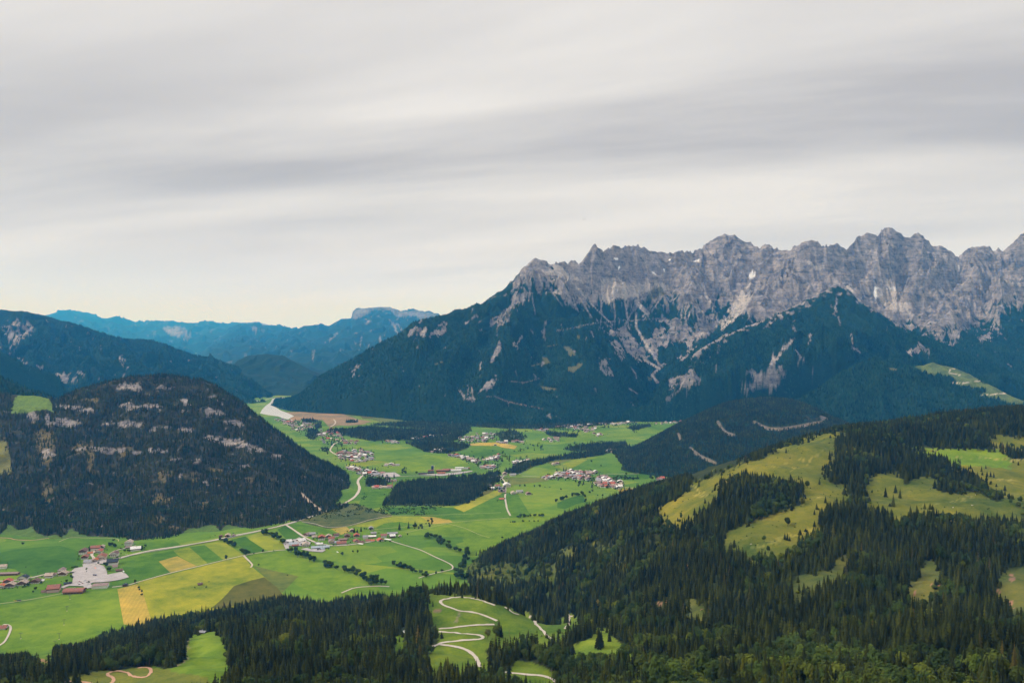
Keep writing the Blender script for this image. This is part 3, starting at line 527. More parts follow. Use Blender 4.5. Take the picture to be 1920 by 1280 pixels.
# the dome on the left
DRI = km([(-320,735,3.9),(-60,733,3.85),(0,735,3.8),(30,735,3.8),(60,738,3.8),(95,742,3.8),(103,748,3.78),(112,741,3.78),(130,731,3.8),(170,720,3.85),(200,711,3.9),(240,705,3.9),(300,703,3.95),(340,704,3.95),(375,709,3.95),(400,717,3.92),(420,728,3.9),(440,742,3.85),(460,759,3.8),(490,781,3.75),(520,806,3.7),(560,840,3.6),(600,868,3.5),(640,899,3.42),(662,922,3.35),(676,942,3.25),(690,955,3.1)])
DL = [km([(-320,1000,None),(0,1003,None),(100,1012,None),(200,1016,None),(300,1014,None),(400,998,None),(480,992,None),(560,978,None),(620,964,None),(660,950,None),(690,960,None)]),
 km([(-320,940,2.95),(0,940,2.95),(200,945,2.95),(300,940,2.97),(400,938,3.0),(500,935,3.05),(600,935,3.1),(650,942,3.1),(690,958,3.02)]),
 km([(-320,850,3.3),(0,850,3.3),(200,850,3.3),(300,845,3.3),(400,850,3.33),(500,865,3.33),(600,905,3.3),(650,935,3.2),(690,957,3.05)]),
 km([(-320,780,3.6),(0,778,3.6),(100,780,3.6),(200,765,3.65),(300,760,3.65),(400,768,3.65),(450,785,3.65),(500,818,3.58),(600,887,3.42),(650,928,3.3),(690,956,3.08)]), DRI]
def dnoise(X, Y, Z, rd):
    led = np.sin(Z/22+fbm(X/160, Y/160, 3, 76)*2.2)*5*sst(Z, 60, 150)
    return (ridged(X/210, Y/300, 4, 73)-.8)*20*(.2+.8*sst(rd, 0, 160))+led+fbm(X/30, Y/30, 3, 74)*2
D = landform(DL, 640, 420, back=300, blur=120, noise=dnoise)
pr = proj(D.X2, D.Y2, D.Z); j = fbm(D.X2/26, D.Y2/30, 4, 77, .65); jb = fbm(D.X2/90, D.Y2/90, 3, 78)
r = np.zeros(D.Z.shape)
for x, y, a, b in [(230,723,16,8),(252,723,13,11),(303,725,11,5),(250,763,26,7),(277,762,22,6),(133,763,22,5),(165,770,19,4),(393,773,9,10),(348,753,8,7),(123,792,26,10),(245,797,22,7),(283,803,8,13),(313,803,7,5),(350,806,15,7),(200,797,8,6),(398,820,14,6),(430,828,26,7),(462,836,20,7),(480,843,17,8),(517,857,12,6),(197,842,30,6),(148,842,14,6),(293,843,18,6),(258,848,9,4),(370,863,10,5),(440,792,17,8),(345,770,6,4),(60,780,8,12),(88,790,6,18),(225,842,14,7),(400,745,8,5),(408,775,12,9),(330,860,12,4),(340,895,3,10),(385,905,5,5),(455,870,10,4),(90,850,12,9)]:
    r = np.maximum(r, 1.05-((pr[0]-x+jb*6)/(a*1.45))**2-((pr[1]-y+jb*5)/(b*1.05))**2)
r = sst(r+j*.5, .35, .8)
bare = np.zeros(D.Z.shape)
for x, y, a, b in [(310,890,22,16),(300,935,28,14),(365,893,14,12),(85,835,26,50),(90,920,14,32),(150,840,26,18),(230,845,26,14),(385,945,10,16),(170,860,10,40),(300,975,14,12),(330,990,30,8),(400,880,20,6),(420,900,30,6),(470,900,14,8),(175,750,12,5)]:
    bare = np.maximum(bare, 1-((pr[0]-x)/a)**2-((pr[1]-y)/b)**2)
bare = sst(bare+j*.5+jb*.3, .2, .9)
yel = anyin(pr[0]+j*3, pr[1]+j*3, [[(-350,820),(12,828),(20,860),(22,885),(0,890),(-350,890)]])
sad = anyin(pr[0]+j*2, pr[1]+j*1.5, [Dq([(65,570),(130,570),(240,585),(285,595),(275,625),(295,655),(300,700),(260,680),(200,690),(150,700),(100,705),(60,705),(75,640),(95,600)])])|inpoly(pr[0], pr[1], [(168,716),(200,706),(200,712),(172,722)])
ftm = anyin(pr[0]+jb*2, pr[1]+j*2, [W(0,960,4,[(-1200,200),(0,170),(60,90),(130,130),(230,110),(280,160),(360,180),(420,170),(460,190),(540,125),(600,160),(680,180),(760,190),(860,185),(920,200),(1040,210),(1300,200),(1400,130),(1600,90),(1650,140),(1700,90),(1850,120),(1920,140),(2100,90),(2100,300),(0,400),(-1200,400)])])
scar = sst(-dline(pr[0], pr[1], Dq([(1695,1155),(1735,1195),(1770,1225),(1800,1245)])), -3, -1.8)
hf_ = sst(pr[1], 990, 1012)
D.col = np.broadcast_to(np.array((.040, .040, .022)), D.Z.shape+(3,)).copy()*(1+.3*jb)[..., None]
D.col = blend(D.col, bare*.9, (.15, .12, .05)); D.col = blend(D.col, yel*.95, (.17, .17, .05)); D.col = blend(D.col, r, ROCK*np.array((1.05, 1.04, 1.0)))
D.col = blend(D.col, (sst(pr[1]+jb*4, 1008, 1014))*0, (0, 0, 0)); D.col = blend(D.col, sad*1., (.12, .19, .035)); D.col = blend(D.col, ftm*1., (.085, .15, .03)); D.col = blend(D.col, scar, (.48, .38, .29))
D.dens = (1-sst(r, .25, .6)*.85)*(1-.62*bare)*(~sad)*(1-.93*yel)*(1-ftm)*(scar < .2)*(D.Z > -2)*(1-.55*((pr[0] < 40)&(pr[1] < 850)&(pr[1] > 790)))
grid_object('hill', D, terrain_mat('dome_ground', 2.2, 6.), D.col, np.maximum(r, bare*.4), label='dome shaped wooded hill with broken bands of pale rock'); LF.append(D)
del col, r, bare, pr, j, jb
# ------------------------------------------------------------------ near slope: classes of ground
E7 = Eq; E6 = lambda p: W(780, 960, 4, p); E4 = lambda p: W(0, 960, 4, p); E5 = lambda p: W(400, 960, 4, p)
ALP = [E7([(165,515),(300,460),(500,400),(600,350),(700,310),(850,262),(950,245),(990,238),(925,290),(900,370),(930,400),(870,440),(860,500),(740,510),(680,500),(560,480),(450,455),(330,500),(310,580),(250,620),(200,650),(180,690),(90,740),(0,690),(0,660),(100,600)]),
 E7([(385,740),(560,710),(700,655),(750,620),(740,520),(860,510),(990,530),(990,560),(980,590),(930,620),(860,650),(830,690),(840,760),(800,775),(740,800),(700,830),(640,870),(560,890),(450,895),(400,830),(335,840),(345,770)]),
 E7([(1100,520),(1150,480),(1270,460),(1285,530),(1400,480),(1470,510),(1480,570),(1680,565),(1700,580),(1750,610),(1830,620),(1920,640),(1920,720),(2300,720),(2300,640),(1920,715),(1850,700),(1770,690),(1700,690),(1600,690),(1500,680),(1350,665),(1300,690),(1210,710),(1200,640),(1080,640),(1070,590)]),
 E7([(1290,330),(1480,345),(1600,350),(1740,370),(1850,390),(1920,400),(2300,400),(2300,640),(1920,640),(1830,605),(1800,560),(1740,540),(1690,480),(1600,430),(1550,400),(1500,380),(1400,350)]),
 E7([(1730,260),(1920,285),(2300,300),(2300,340),(1920,330),(1770,315)])]
BRT = [E7([(1290,328),(1480,338),(1740,345),(1850,392),(1560,388),(1480,360)]), E7([(1740,345),(1790,350),(1850,392),(1740,388)])]
CLR = [E7([(680,1060),(720,1000),(850,985),(900,965),(950,895),(985,900),(970,980),(900,1020),(820,1050),(760,1100),(690,1110)]), E7([(1300,1090),(1360,1040),(1380,950),(1440,930),(1480,960),(1480,1080),(1380,1130),(1310,1120)]),
 E7([(1770,990),(1900,960),(2100,960),(2100,1150),(1920,1160),(1850,1190),(1780,1100)]), E7([(120,1180),(170,1130),(260,1200),(180,1240)]),
 E6([(1050,275),(1200,268),(1190,300),(1070,310)]), E6([(1310,240),(1480,228),(1600,226),(1600,240),(1440,250),(1320,255)]), E6([(1440,355),(1590,352),(1590,366),(1450,370)]), E6([(1010,405),(1110,385),(1110,398),(1020,415)])]
KN = [E6([(60,600),(250,608),(460,638),(600,688),(760,718),(900,788),(1020,828),(1080,798),(1170,768),(1290,798),(1290,830),(1180,840),(1100,875),(1040,940),(980,960),(930,930),(880,915),(700,965),(560,950),(520,960),(440,1000),(540,1060),(560,1120),(490,1160),(470,1180),(440,1090),(390,1110),(350,1200),(280,1120),(200,1120),(100,1200),(80,1060),(160,980),(170,880),(110,760)]),
 E6([(700,1190),(760,1100),(900,1130),(1000,1180),(1080,1230),(1090,1290),(1000,1290),(940,1240),(700,1215)]), E6([(560,1190),(700,1190),(760,1230),(960,1245),(1060,1300),(900,1300),(700,1230)]),
 E6([(80,1160),(120,1140),(100,1190)])]
BRK = [E6([(1170,1000),(1340,930),(1330,850),(1450,880),(1480,940),(1600,1020),(1640,1080),(1500,1050),(1300,1040),(1180,1040)])]
SHR = [E6([(350,460),(400,330),(470,320),(520,400),(720,385),(900,395),(1060,400),(1040,560),(700,560),(450,500),(400,490)]), E6([(1290,720),(1420,720),(1560,820),(1500,880),(1380,850)]), E7([(1290,1130),(1480,1090),(1500,1150),(1400,1200),(1260,1180)])]
LM = [E4([(1410,905),(1640,900),(1690,1000),(1690,1090),(1730,1140),(1700,1210),(1540,1240),(1550,1320),(1400,1320),(1160,1320),(420,1320),(480,1280),(760,1200),(870,1190),(1000,1160),(1140,1158),(1270,1170),(1380,1110),(1400,1050)]),
 E5([(1340,940),(1440,920),(1440,1030),(1390,1030)]), E4([(60,1040),(200,1010),(400,1000),(420,1060),(380,1110),(290,1100),(200,1060)])]
OLV = [E7([(0,0),(1,0),(1,1)])]
pr = proj(FGG.X2, FGG.Y2, FGG.Z); j = fbm(FGG.X2/9, FGG.Y2/9, 3, 5, .6)*np.clip(FGG.Y2/1500, .3, 1.3); jb = fbm(FGG.X2/120, FGG.Y2/120, 4, 6)
PX, PY = pr[0]+j*5+jb*7, pr[1]+j*3+jb*4
col = np.broadcast_to(np.array((.036, .048, .018)), FGG.Z.shape+(3,)).copy()
def cl(polys, c, n=.25):
    global col
    m_ = anyin(PX, PY, polys) | anyin(PX, PY-9, polys) | anyin(PX, PY-18, polys); cc = np.asarray(c)*(1+n*jb[..., None]*np.array((1.3, .8, .5))); col = np.where(m_[..., None], cc, col); return m_
cl(SHR, (.085, .11, .022)); mK = cl(KN, (.13, .19, .022)); mA = cl(ALP, (.138, .148, .022)); cl(BRT, (.125, .21, .02)); cl(BRK, (.15, .22, .025)); cl(CLR, (.11, .125, .03)); cl(LM, (.125, .21, .022))
cl([E4([(420,1320),(480,1270),(760,1195),(1000,1160),(1270,1170),(1300,1200),(1560,1225),(1550,1320)])], (.15, .17, .03))
# bare earth, worn tracks and cattle paths
for p, wd, c in ((E7([(440,862),(560,845),(700,805),(810,768)]), 1.6, (.30, .28, .06)), (E7([(385,738),(560,708),(740,640),(860,590)]), 1.2, (.28, .26, .06)), (E7([(160,530),(215,585),(235,575)]), 1.6, (.3, .27, .07)), (E7([(165,590),(230,592)]), 1.3, (.3, .27, .07)),
                 (E7([(560,860),(700,770)]), .9, (.25, .23, .06)), (E7([(1400,648),(1500,632),(1650,590)]), .8, (.26, .25, .07)), (E7([(1780,505),(1920,522)]), .9, (.34, .30, .08)), (E7([(1560,385),(1920,400)]), 1., (.32, .29, .10)), (E6([(335,745),(325,790),(315,830)]), 2., (.3, .24, .15)),
                 (E7([(640,480),(760,410),(900,330)]), 1.0, (.26, .24, .055)), (E7([(600,440),(740,390)]), .8, (.26, .24, .055)), (E4([(1420,910),(1405,960),(1420,1010),(1450,1035),(1400,1060),(1390,1100),(1300,1160)]), 1.2, (.34, .27, .16))):
    col = blend(col, sst(-dline(PX, PY, p), -wd*1.3, -wd*.6)*.75, c)
EAR = [E7([(1830,1015),(1860,1005),(1865,1030),(1845,1042)]), E7([(1850,1140),(1870,1150),(1860,1180),(1848,1170)]), E7([(1445,1070),(1480,1055),(1470,1075)]), E7([(1340,1100),(1365,1095),(1360,1130),(1345,1120)]), E7([(130,945),(145,955),(140,968)]), E7([(460,1220),(490,1225),(480,1235)]), E7([(0,1150),(35,1150),(30,1170),(0,1180)]), E7([(190,1190),(210,1185),(215,1205)]),
 E6([(1820,680),(1885,670),(1870,700),(1830,700)]), E7([(225,1010),(240,1020),(235,1035)]), E4([(290,1095),(340,1095),(360,1120),(310,1130)]), E4([(520,970),(560,965),(570,990),(540,1000)]), E6([(130,725),(200,720),(190,750),(150,760)]), E6([(1240,520),(1265,515),(1260,535)]), E7([(1780,1080),(1800,1100),(1790,1105)])]
ear = anyin(PX, PY, EAR); col = np.where(ear[..., None], np.array((.30, .17, .11)), col)
FGG.rock = ear*.7
MEAD = ALP+BRT+CLR+KN+BRK+LM
grid_object('near_slope', FGG, grass_mat('near_slope_ground', None, attr=True, amt=.40), col, FGG.rock, zmin=-6, label='near mountainside of alpine pasture and forest floor')
del col, PX, PY, j, jb, XX, YY, a_, b_
# ------------------------------------------------------------------ surface height, picture point -> place
SURF = [FGG]+LF
def height(X, Y):
    z = np.zeros(np.shape(X))
    for G in SURF: z = np.maximum(z, grid_lookup(G, X, Y))
    return z
def hit(px, py, only=None):
    u, s = ray(px, py); Y = np.exp(np.linspace(math.log(250), math.log(26000), 9000)); X = u*Y
    z = np.zeros(Y.shape) if only is None else np.full(Y.shape, -500.)
    for G in (SURF if only is None else only): z = np.maximum(z, grid_lookup(G, X, Y))
    below = (CAMH+s*Y) <= z; k = int(np.argmax(below)) if below.any() else len(Y)-1
    return float(X[k]), float(Y[k]), float(z[k])
# ------------------------------------------------------------------ the valley floor
R_ = 64000.
g_mat = grass_mat('valley_meadow', (.115, .210, .022), patch=True)
gv = [(-R_, -2500, 0), (R_, -2500, 0), (R_, R_, 0), (-R_, R_, 0)]
tag(new_mesh('ground', gv, [(0, 1, 2, 3)], [g_mat]), 'green valley floor of meadows', None, None, 'structure')
# ------------------------------------------------------------------ fields, water, tracks on the valley floor
E2 = lambda p: W(480, 680, 4, p); E3 = lambda p: W(880, 720, 4, p)
GM = {}
def gm(key, col, stripe=0., ang=0., amt=.36, spacing=9):
    if key not in GM: GM[key] = grass_mat(key, col, stripe, ang, amt=amt, spacing=spacing)
    return GM[key]
from mathutils import Vector
from mathutils.geometry import tessellate_polygon
LAYER = [.12]
def flat(name, poly, m, label, z=None, kind='structure', rough_edge=0.):
    LAYER[0] += .02; z = LAYER[0] if z is None else z
    pts = [gpt(x, y) for x, y in poly]
    if rough_edge:
        o = []
        for (a, b), (c, d) in zip(pts, pts[1:]+pts[:1]):
            n = max(1, int(math.hypot(c-a, d-b)/25))
            for k in range(n):
                t_ = k/n; o.append((a+(c-a)*t_+random.uniform(-1, 1)*rough_edge, b+(d-b)*t_+random.uniform(-1, 1)*rough_edge))
        pts = o
    V = [(a, b, z) for a, b in pts]
    tri = tessellate_polygon([[Vector((a, b, 0)) for a, b in pts]])
    F = [tuple(t_) for t_ in tri]
    o = new_mesh(name, V, F, [m]); 
    if o.data.polygons[0].normal.z < 0: o.data.flip_normals()
    tag(o, label, None, None, kind); return o
DK, MD, LT, YL, YG, OC, OB, PS = ('deep_green_grass', (.052, .135, .014)), ('mid_green_grass', (.085, .180, .016)), ('light_green_grass', (.135, .225, .018)), ('yellow_green_stubble', (.27, .28, .022)), ('lime_grass', (.215, .26, .024)), ('ochre_stubble', (.37, .29, .055)), ('olive_bank_grass', (.11, .11, .022)), ('pasture_grass', (.125, .155, .033))
def F(k, poly, label, stripe=.0, ang=0., name='field', re=0.): return flat(name, poly, gm(k[0]+('' if not stripe else '_mown%d' % round(ang*10)), k[1], stripe, ang), label, rough_edge=re)
F(DK, E4([(-800,300),(0,300),(100,280),(300,260),(450,250),(590,290),(615,400),(480,440),(250,480),(150,452),(120,430),(0,400),(-800,500)]), 'deep green hay meadow above the left village')
F(MD, E4([(-800,540),(0,520),(300,520),(540,470),(545,530),(480,560),(460,600),(0,680),(-800,760)]), 'green meadow strip between the left village and the lower path')
F(LT, E4([(-800,780),(0,700),(480,620),(640,600),(880,570),(925,780),(1000,900),(640,1100),(300,1150),(0,1100),(-800,1100)]), 'bright green meadow crossed by the lift line', .035, .5)
F(MD, E4([(780,260),(930,220),(960,265),(850,300),(800,290)]), 'green paddock beside the white farmhouse'); F(MD, E4([(1040,230),(1300,203),(1352,243),(1200,285),(1070,305)]), 'green field above the main road')
F(MD, E4([(905,355),(1300,288),(1330,322),(1190,367),(1280,457),(1040,522),(840,562),(828,530),(966,490),(920,420)]), 'green field right of the parking ground')
F(OC, E4([(1190,368),(1330,328),(1480,405),(1280,455)]), 'ochre stubble field below the lime one', .025, .9); F(YG, E4([(1300,286),(1420,261),(1558,381),(1480,405),(1345,330)]), 'lime strip field left of the green strip', .025, .9)
F(MD, E4([(1420,260),(1535,246),(1672,360),(1560,385)]), 'green strip field between two lime ones'); F(YG, E4([(1535,244),(1650,220),(1700,235),(1830,322),(1680,360)]), 'lime strip field beside the alder hedge', .025, .9)
F(YL, [(258,1091),(457,1042),(472,1062),(497,1082),(530,1112),(460,1135),(402,1150),(290,1165),(280,1160),(262,1110)], 'wide yellow green field with a lone hay hut', .030, .35)
F(OC, [(220,1104),(257,1094),(268,1110),(284,1165),(268,1175),(232,1170)], 'ochre strip at the end of the wide yellow field', .050, -.25)
F(OB, [(395,1140),(405,1132),(425,1115),(440,1098),(470,1088),(495,1082),(520,1100),(535,1120),(500,1130)], 'olive bank curving below the wide yellow field', re=2)
F(LT, E5([(262,330),(400,300),(560,288),(620,330),(850,390),(1080,480),(1230,540),(1260,620),(860,640),(640,560),(420,430),(300,400)]), 'long light green meadow below the alder hedge', .025, .2)
F(PS, E5([(300,400),(420,430),(640,480),(560,560),(520,600),(400,500)]), 'rough pasture at the foot of the light green meadow')
F(YG, E5([(258,182),(340,150),(420,165),(470,205),(545,250),(538,282),(420,292),(370,270),(280,215)]), 'lime field left of the middle village', .025, .7); F(DK, E5([(130,205),(240,180),(270,205),(370,270),(360,290),(310,310),(270,300)]), 'deep green field behind the alder hedge')
F(DK, E5([(480,130),(540,100),(700,210),(560,215),(545,200)]), 'deep green corner field at the road junction'); F(MD, E5([(560,100),(620,85),(830,120),(940,165),(930,175),(720,140),(690,145),(690,180),(720,205)]), 'green field above the middle village')
F(OC, E5([(880,125),(1000,108),(1035,140),(960,168)]), 'small ochre field above the middle village', .025, .3)
F(YG, E2([(690,1222),(1000,1150),(1230,1152),(1330,1205),(1200,1195),(1000,1195),(900,1235),(790,1230)]), 'lime band bordering the dark moor'); F(OC, E2([(1230,1152),(1420,1156),(1475,1193),(1430,1207),(1320,1205)]), 'yellow stubble field beyond the poplars')
F(MD, E2([(900,1235),(960,1205),(1080,1190),(1190,1215),(1180,1240),(1000,1270),(930,1262)]), 'green half round field by the village trees'); F(DK, E2([(960,1090),(1300,1075),(1500,1090),(1560,1120),(1300,1145),(1020,1140)]), 'deep green hollow below the mid valley wood')
F(YL, E2([(1480,1085),(1810,955),(1855,975),(1560,1118)]), 'yellow strip field beside the mid valley wood', .020, 1.2); F(OB, E2([(1690,970),(1800,940),(1760,975),(1690,1000)]), 'brownish corner by the wood edge')
F(MD, E2([(1560,1118),(1855,975),(1960,980),(2070,1160),(1430,1175),(1300,1150)]), 'green field left of the hamlet road'); F(LT, E2([(1310,1210),(1900,1165),(2300,1130),(2260,1260),(2060,1400),(1700,1340),(1400,1290),(1220,1230)]), 'big light green meadow in the valley middle', .020, .1)
F(LT, E3([(0,1030),(240,1010),(560,1000),(540,1080),(380,1180),(180,1230),(0,1260),(-60,1150)]), 'light green meadow along the near forest edge', .020, .2)
F(DK, E3([(660,890),(760,850),(850,830),(875,880),(800,900),(720,935),(660,930)]), 'deep green hollow behind the curved hedge'); F(OC, E3([(1112,790),(1232,783),(1222,810),(1130,815)]), 'brown ploughed patch by the right village')
F(YG, E3([(636,622),(850,546),(905,545),(880,570),(735,650)]), 'yellow strip field above the right village', .020, 1.0); F(MD, E3([(745,645),(900,570),(1120,600),(1360,665),(1000,672),(960,655)]), 'green slope field above the right village', .03)
F(DK, E3([(1000,680),(1370,668),(1340,712),(1090,715),(1010,700)]), 'deep green strip right of the village'); F(PS, E3([(260,700),(540,702),(600,725),(300,760)]), 'rough pasture left of the right village')
F(OC, E3([(-40,452),(60,440),(200,437),(300,452),(362,465),(335,487),(150,462),(0,462)]), 'ochre field between the mid hamlets'); F(MD, E2([(1460,690),(1600,640),(1800,620),(1900,650),(1780,690),(1560,720)]), 'green field left of the ochre one', 0)
F(LT, E2([(860,770),(1100,710),(1280,690),(1480,705),(1600,755),(1560,790),(1200,842),(860,800)]), 'light green field beside the sawmill', .03); F(YG, E2([(660,770),(850,730),(1000,740),(860,770),(700,790)]), 'lime edge of the upper meadow')
F(PS, E3([(590,590),(640,562),(850,540),(700,590),(620,610)]), 'rough pasture under the fir belt'); F(LT, E3([(680,400),(900,370),(1180,330),(1330,320),(1390,355),(1180,400),(940,400),(740,440)]), 'light green far meadow below the fir belt')
F(MD, E3([(1310,240),(1450,235),(1462,268),(1330,276)]), 'small green clearing at the mountain foot'); F(PS, E3([(1055,285),(1130,268),(1280,262),(1285,285),(1150,296)]), 'pale clearing at the mountain foot'); F(PS, E3([(1480,240),(1640,218),(1650,240),(1520,262)]), 'dull pasture behind the round hill')
F(LT, E3([(170,292),(540,288),(545,300),(400,306),(200,304)]), 'thin light green strip among firs'); F(MD, E3([(1360,322),(1560,292),(1600,300),(1420,350)]), 'green field against the round hill')
F(MD, E2([(780,925),(870,935),(1040,945),(980,1010),(940,1080),(860,1100),(770,1060),(800,1000)]), 'green glade left of the mid valley wood')
F(MD, E2([(270,520),(385,520),(385,550),(300,560)]), 'green patch by the lake village'); F(MD, E2([(490,432),(570,428),(590,445),(560,470),(490,468)]), 'round green sports field beside the lake village')
F(PS, E2([(870,412),(1110,420),(1080,445),(960,450),(880,430)]), 'pale pasture at the forest edge'); F(LT, E2([(940,465),(1030,460),(1020,482),(960,480)]), 'light green glade in the valley forest')
F(OB, E2([(780,400),(860,370),(880,420),(800,420)]), 'olive slope at the moor edge'); F(PS, E2([(640,382),(720,372),(780,392),(700,402)]), 'green islet in the brown moor')
MOOR = grass_mat('moor_grass', (.27, .19, .10), amt=.3); MARSH = grass_mat('marsh_grass', (.10, .115, .035), amt=.5)
flat('moor', E2([(150,372),(330,368),(640,378),(700,402),(770,425),(870,440),(800,462),(700,472),(620,470),(550,485),(500,430),(330,430),(260,440),(255,415),(290,400),(240,385)]), MOOR, 'brown moor at the shore of the lake', rough_edge=5)
flat('marsh', E2([(335,1180),(450,1130),(620,1070),(740,1050),(900,1110),(1020,1140),(1010,1155),(870,1185),(740,1218),(620,1240),(530,1242),(400,1212)]), MARSH, 'dark olive marsh beside the main road', rough_edge=4)
F(YG, E2([(110,185),(200,200),(225,245),(150,262),(118,225)]), 'meadow beyond the lake'); F(PS, E2([(200,200),(335,205),(345,218),(240,242),(200,238)]), 'pale pasture beyond the lake'); F(MD, E2([(70,178),(110,185),(120,225),(90,215)]), 'green field at the far lake end')
wm = bpy.data.materials.new('lake_water'); wm.use_nodes = True; t = wm.node_tree; b_ = t.nodes['Principled BSDF']
b_.inputs['Base Color'].default_value = (.52, .52, .49, 1); b_.inputs['Roughness'].default_value = .3  # pale base colour stands in for the bright sky mirrored in the water
flat('lake', E2([(45,352),(68,327),(108,297),(122,272),(150,262),(216,258),(214,275),(195,284),(150,290),(125,300),(122,322),(150,335),(170,348),(185,358),(240,378),(286,400),(262,412),(240,426),(200,415),(165,402),(90,392),(30,380)]), wm, 'pale lake with the cloudy sky reflection painted into its colour')
# tracks -------------------------------------------------------------
GRV = mat('gravel', (.52, .46, .40), .95, .16, .4); ASP = mat('road_surface', (.36, .34, .33), .9, .1, .1); RED = mat('red_gravel', (.52, .30, .20), .95, .2, .3); FTR = mat('worn_track', (.40, .38, .20), .95, .2, .2)
def smooth_line(P, step):
    P = np.array(P, float); d = np.r_[0, np.cumsum(np.hypot(*np.diff(P[:, :2], axis=0).T))]
    n = max(3, int(d[-1]/step)); t_ = np.linspace(0, d[-1], n)
    # Catmull-Rom through the points
    out_ = []
    for q in t_:
        k = min(np.searchsorted(d, q, 'right')-1, len(P)-2); h = (q-d[k])/(d[k+1]-d[k]+1e-9)
        p0, p1, p2, p3 = P[max(k-1, 0)], P[k], P[k+1], P[min(k+2, len(P)-1)]
        out_.append(.5*((2*p1)+(-p0+p2)*h+(2*p0-5*p1+4*p2-p3)*h*h+(-p0+3*p1-3*p2+p3)*h**3))
    return np.array(out_)
def ribbon(name, pts, width, m, label, only=None, lift=.0, flatv=False):
    if flatv: P = [(*gpt(x, y), 0.) for x, y in pts]
    else: P = [hit(x, y, only) for x, y in pts]
    S = smooth_line(P, 12. if flatv else 2.5)
    T = np.gradient(S[:, :2], axis=0); T /= np.linalg.norm(T, axis=1, keepdims=True)+1e-9; Nn = np.c_[-T[:, 1], T[:, 0]]
    n = len(S); wv = width*(1+.10*np.sin(np.arange(n)*.7)+.06*np.sin(np.arange(n)*1.9))
    cols = [-.5, -.2, .2, .5] if not flatv else [-.5, .5]
    V = []
    for c_ in cols:
        q = S[:, :2]+Nn*(wv*c_)[:, None]
        z = np.full(n, LAYER[0]+.3) if flatv else None
        V.append(np.c_[q, z if flatv else np.zeros(n)])
    if not flatv:
        hs = [grid_lookup(only[0] if only else FGG, v[:, 0], v[:, 1]) for v in V]
        top = np.maximum.reduce(hs)
        if n > 7: top = np.convolve(np.pad(top, 3, 'edge'), np.ones(7)/7, 'valid')
        for v, h_ in zip(V, hs): v[:, 2] = np.maximum(h_+.25, top*.6+h_*.4+.3)
    V = np.concatenate(V); k = len(cols); F_ = []
    idx = np.arange(k*n).reshape(k, n)
    F4 = np.stack([idx[:-1, :-1], idx[1:, :-1], idx[1:, 1:], idx[:-1, 1:]], -1).reshape(-1, 4)[:, ::-1]
    o = new_mesh(name, V, F4, [m], smooth=True)
    if o.data.polygons[0].normal.z < 0: o.data.flip_normals()
    tag(o, label, None, None, 'structure'); return o
fl = dict(flatv=True)
ribbon('road', [(225,1046),(245,1041),(260,1037),(290,1031),(325,1026),(370,1019),(410,1011),(440,1004),(472,998),(510,990),(540,982),(570,973),(600,963),(625,953),(645,944),(662,934),(671,924),(674,914),(671,903),(676,895),(684,888),(683,882)], 11, GRV, 'main road curving along the foot of the dome hill', **fl)
ribbon('road', [(225,1047.5),(260,1038.5),(325,1027.5),(410,1012.3),(472,999.2),(540,983.2),(600,964)], 4, ASP, 'dark carriageway of the main road', **fl)
ribbon('road', [(536,984),(550,993),(566,1004),(580,1012),(592,1017),(604,1020),(625,1023),(650,1022),(680,1018),(700,1015)], 7, GRV, 'village street branching from the main road', **fl)
ribbon('path', [(210,1101),(240,1097),(260,1091),(320,1074.5),(380,1060),(457,1041.5),(500,1034.5),(520,1032),(536,1031)], 4.5, GRV, 'farm path between the strip fields and the yellow field', **fl)
ribbon('path', [(457,1041.5),(462,1047),(470,1055),(473,1060),(470,1064)], 5, GRV, 'short farm path turning down beside the yellow field', **fl)
ribbon('path', [(732,1014),(748,1019),(768,1025),(790,1032),(815,1044),(835,1053),(847,1060),(849,1066),(842,1069),(820,1074),(800,1079),(785,1084)], 4, GRV, 'field path looping east of the middle village', **fl)
ribbon('path', [(640,1112),(652,1107),(662,1103),(675,1101),(690,1100),(712,1099),(730,1100)], 5, GRV, 'short path below the long green meadow', **fl)
ribbon('road', [(942,897),(947,905),(948,920),(947,933),(949,945),(951,955),(957,967)], 6, GRV, 'hamlet road running down the valley meadow', **fl)
ribbon('road', [(938,900),(944,893),(952,886),(962,884),(975,889)], 6, GRV, 'road end between the hamlet houses', **fl)
ribbon('road', [(640,818),(642,824),(634,829),(627,832),(622,838),(619,844),(624,849),(632,853),(640,857),(648,862)], 9, GRV, 'village road bending through the upper hamlets', **fl)
ribbon('path', [(978,892),(995,893),(1016,894)], 5, GRV, 'pale lane reaching the right village', **fl); ribbon('path', [(1130,888.5),(1180,888.5),(1222,887)], 4, GRV, 'pale lane right of the right village', **fl)
ribbon('path', [(1160,913),(1175,914),(1190,917)], 5, GRV, 'lane leaving the right village', **fl); ribbon('path', [(700,993),(780,986),(842,980),(900,975),(955,971)], 2.5, FTR, 'faint track across the valley meadows', **fl)
ribbon('path', [(738,967),(800,966),(870,964),(940,961)], 2.2, FTR, 'faint upper track across the valley meadows', **fl); ribbon('path', [(565,978),(590,982),(610,988),(640,988),(665,983),(700,973),(738,967)], 3, GRV, 'pale path along the marsh edge', **fl)
ribbon('path', [(840,982),(870,990),(900,1003),(918,1008)], 2, FTR, 'faint mown track in the big meadow', **fl); ribbon('path', [(760,999),(800,990),(842,981)], 2.2, FTR, 'faint track by the tall trees', **fl)
ribbon('path', [(0,1132),(40,1127),(80,1120),(120,1112)], 3.2, FTR, 'narrow track from the left village to the valley lift', **fl)
ribbon('road', [(-40,1090),(20,1089),(45,1085),(60,1083),(85,1077),(110,1074),(130,1073),(150,1068),(165,1062)], 7, GRV, 'street through the left village', **fl)
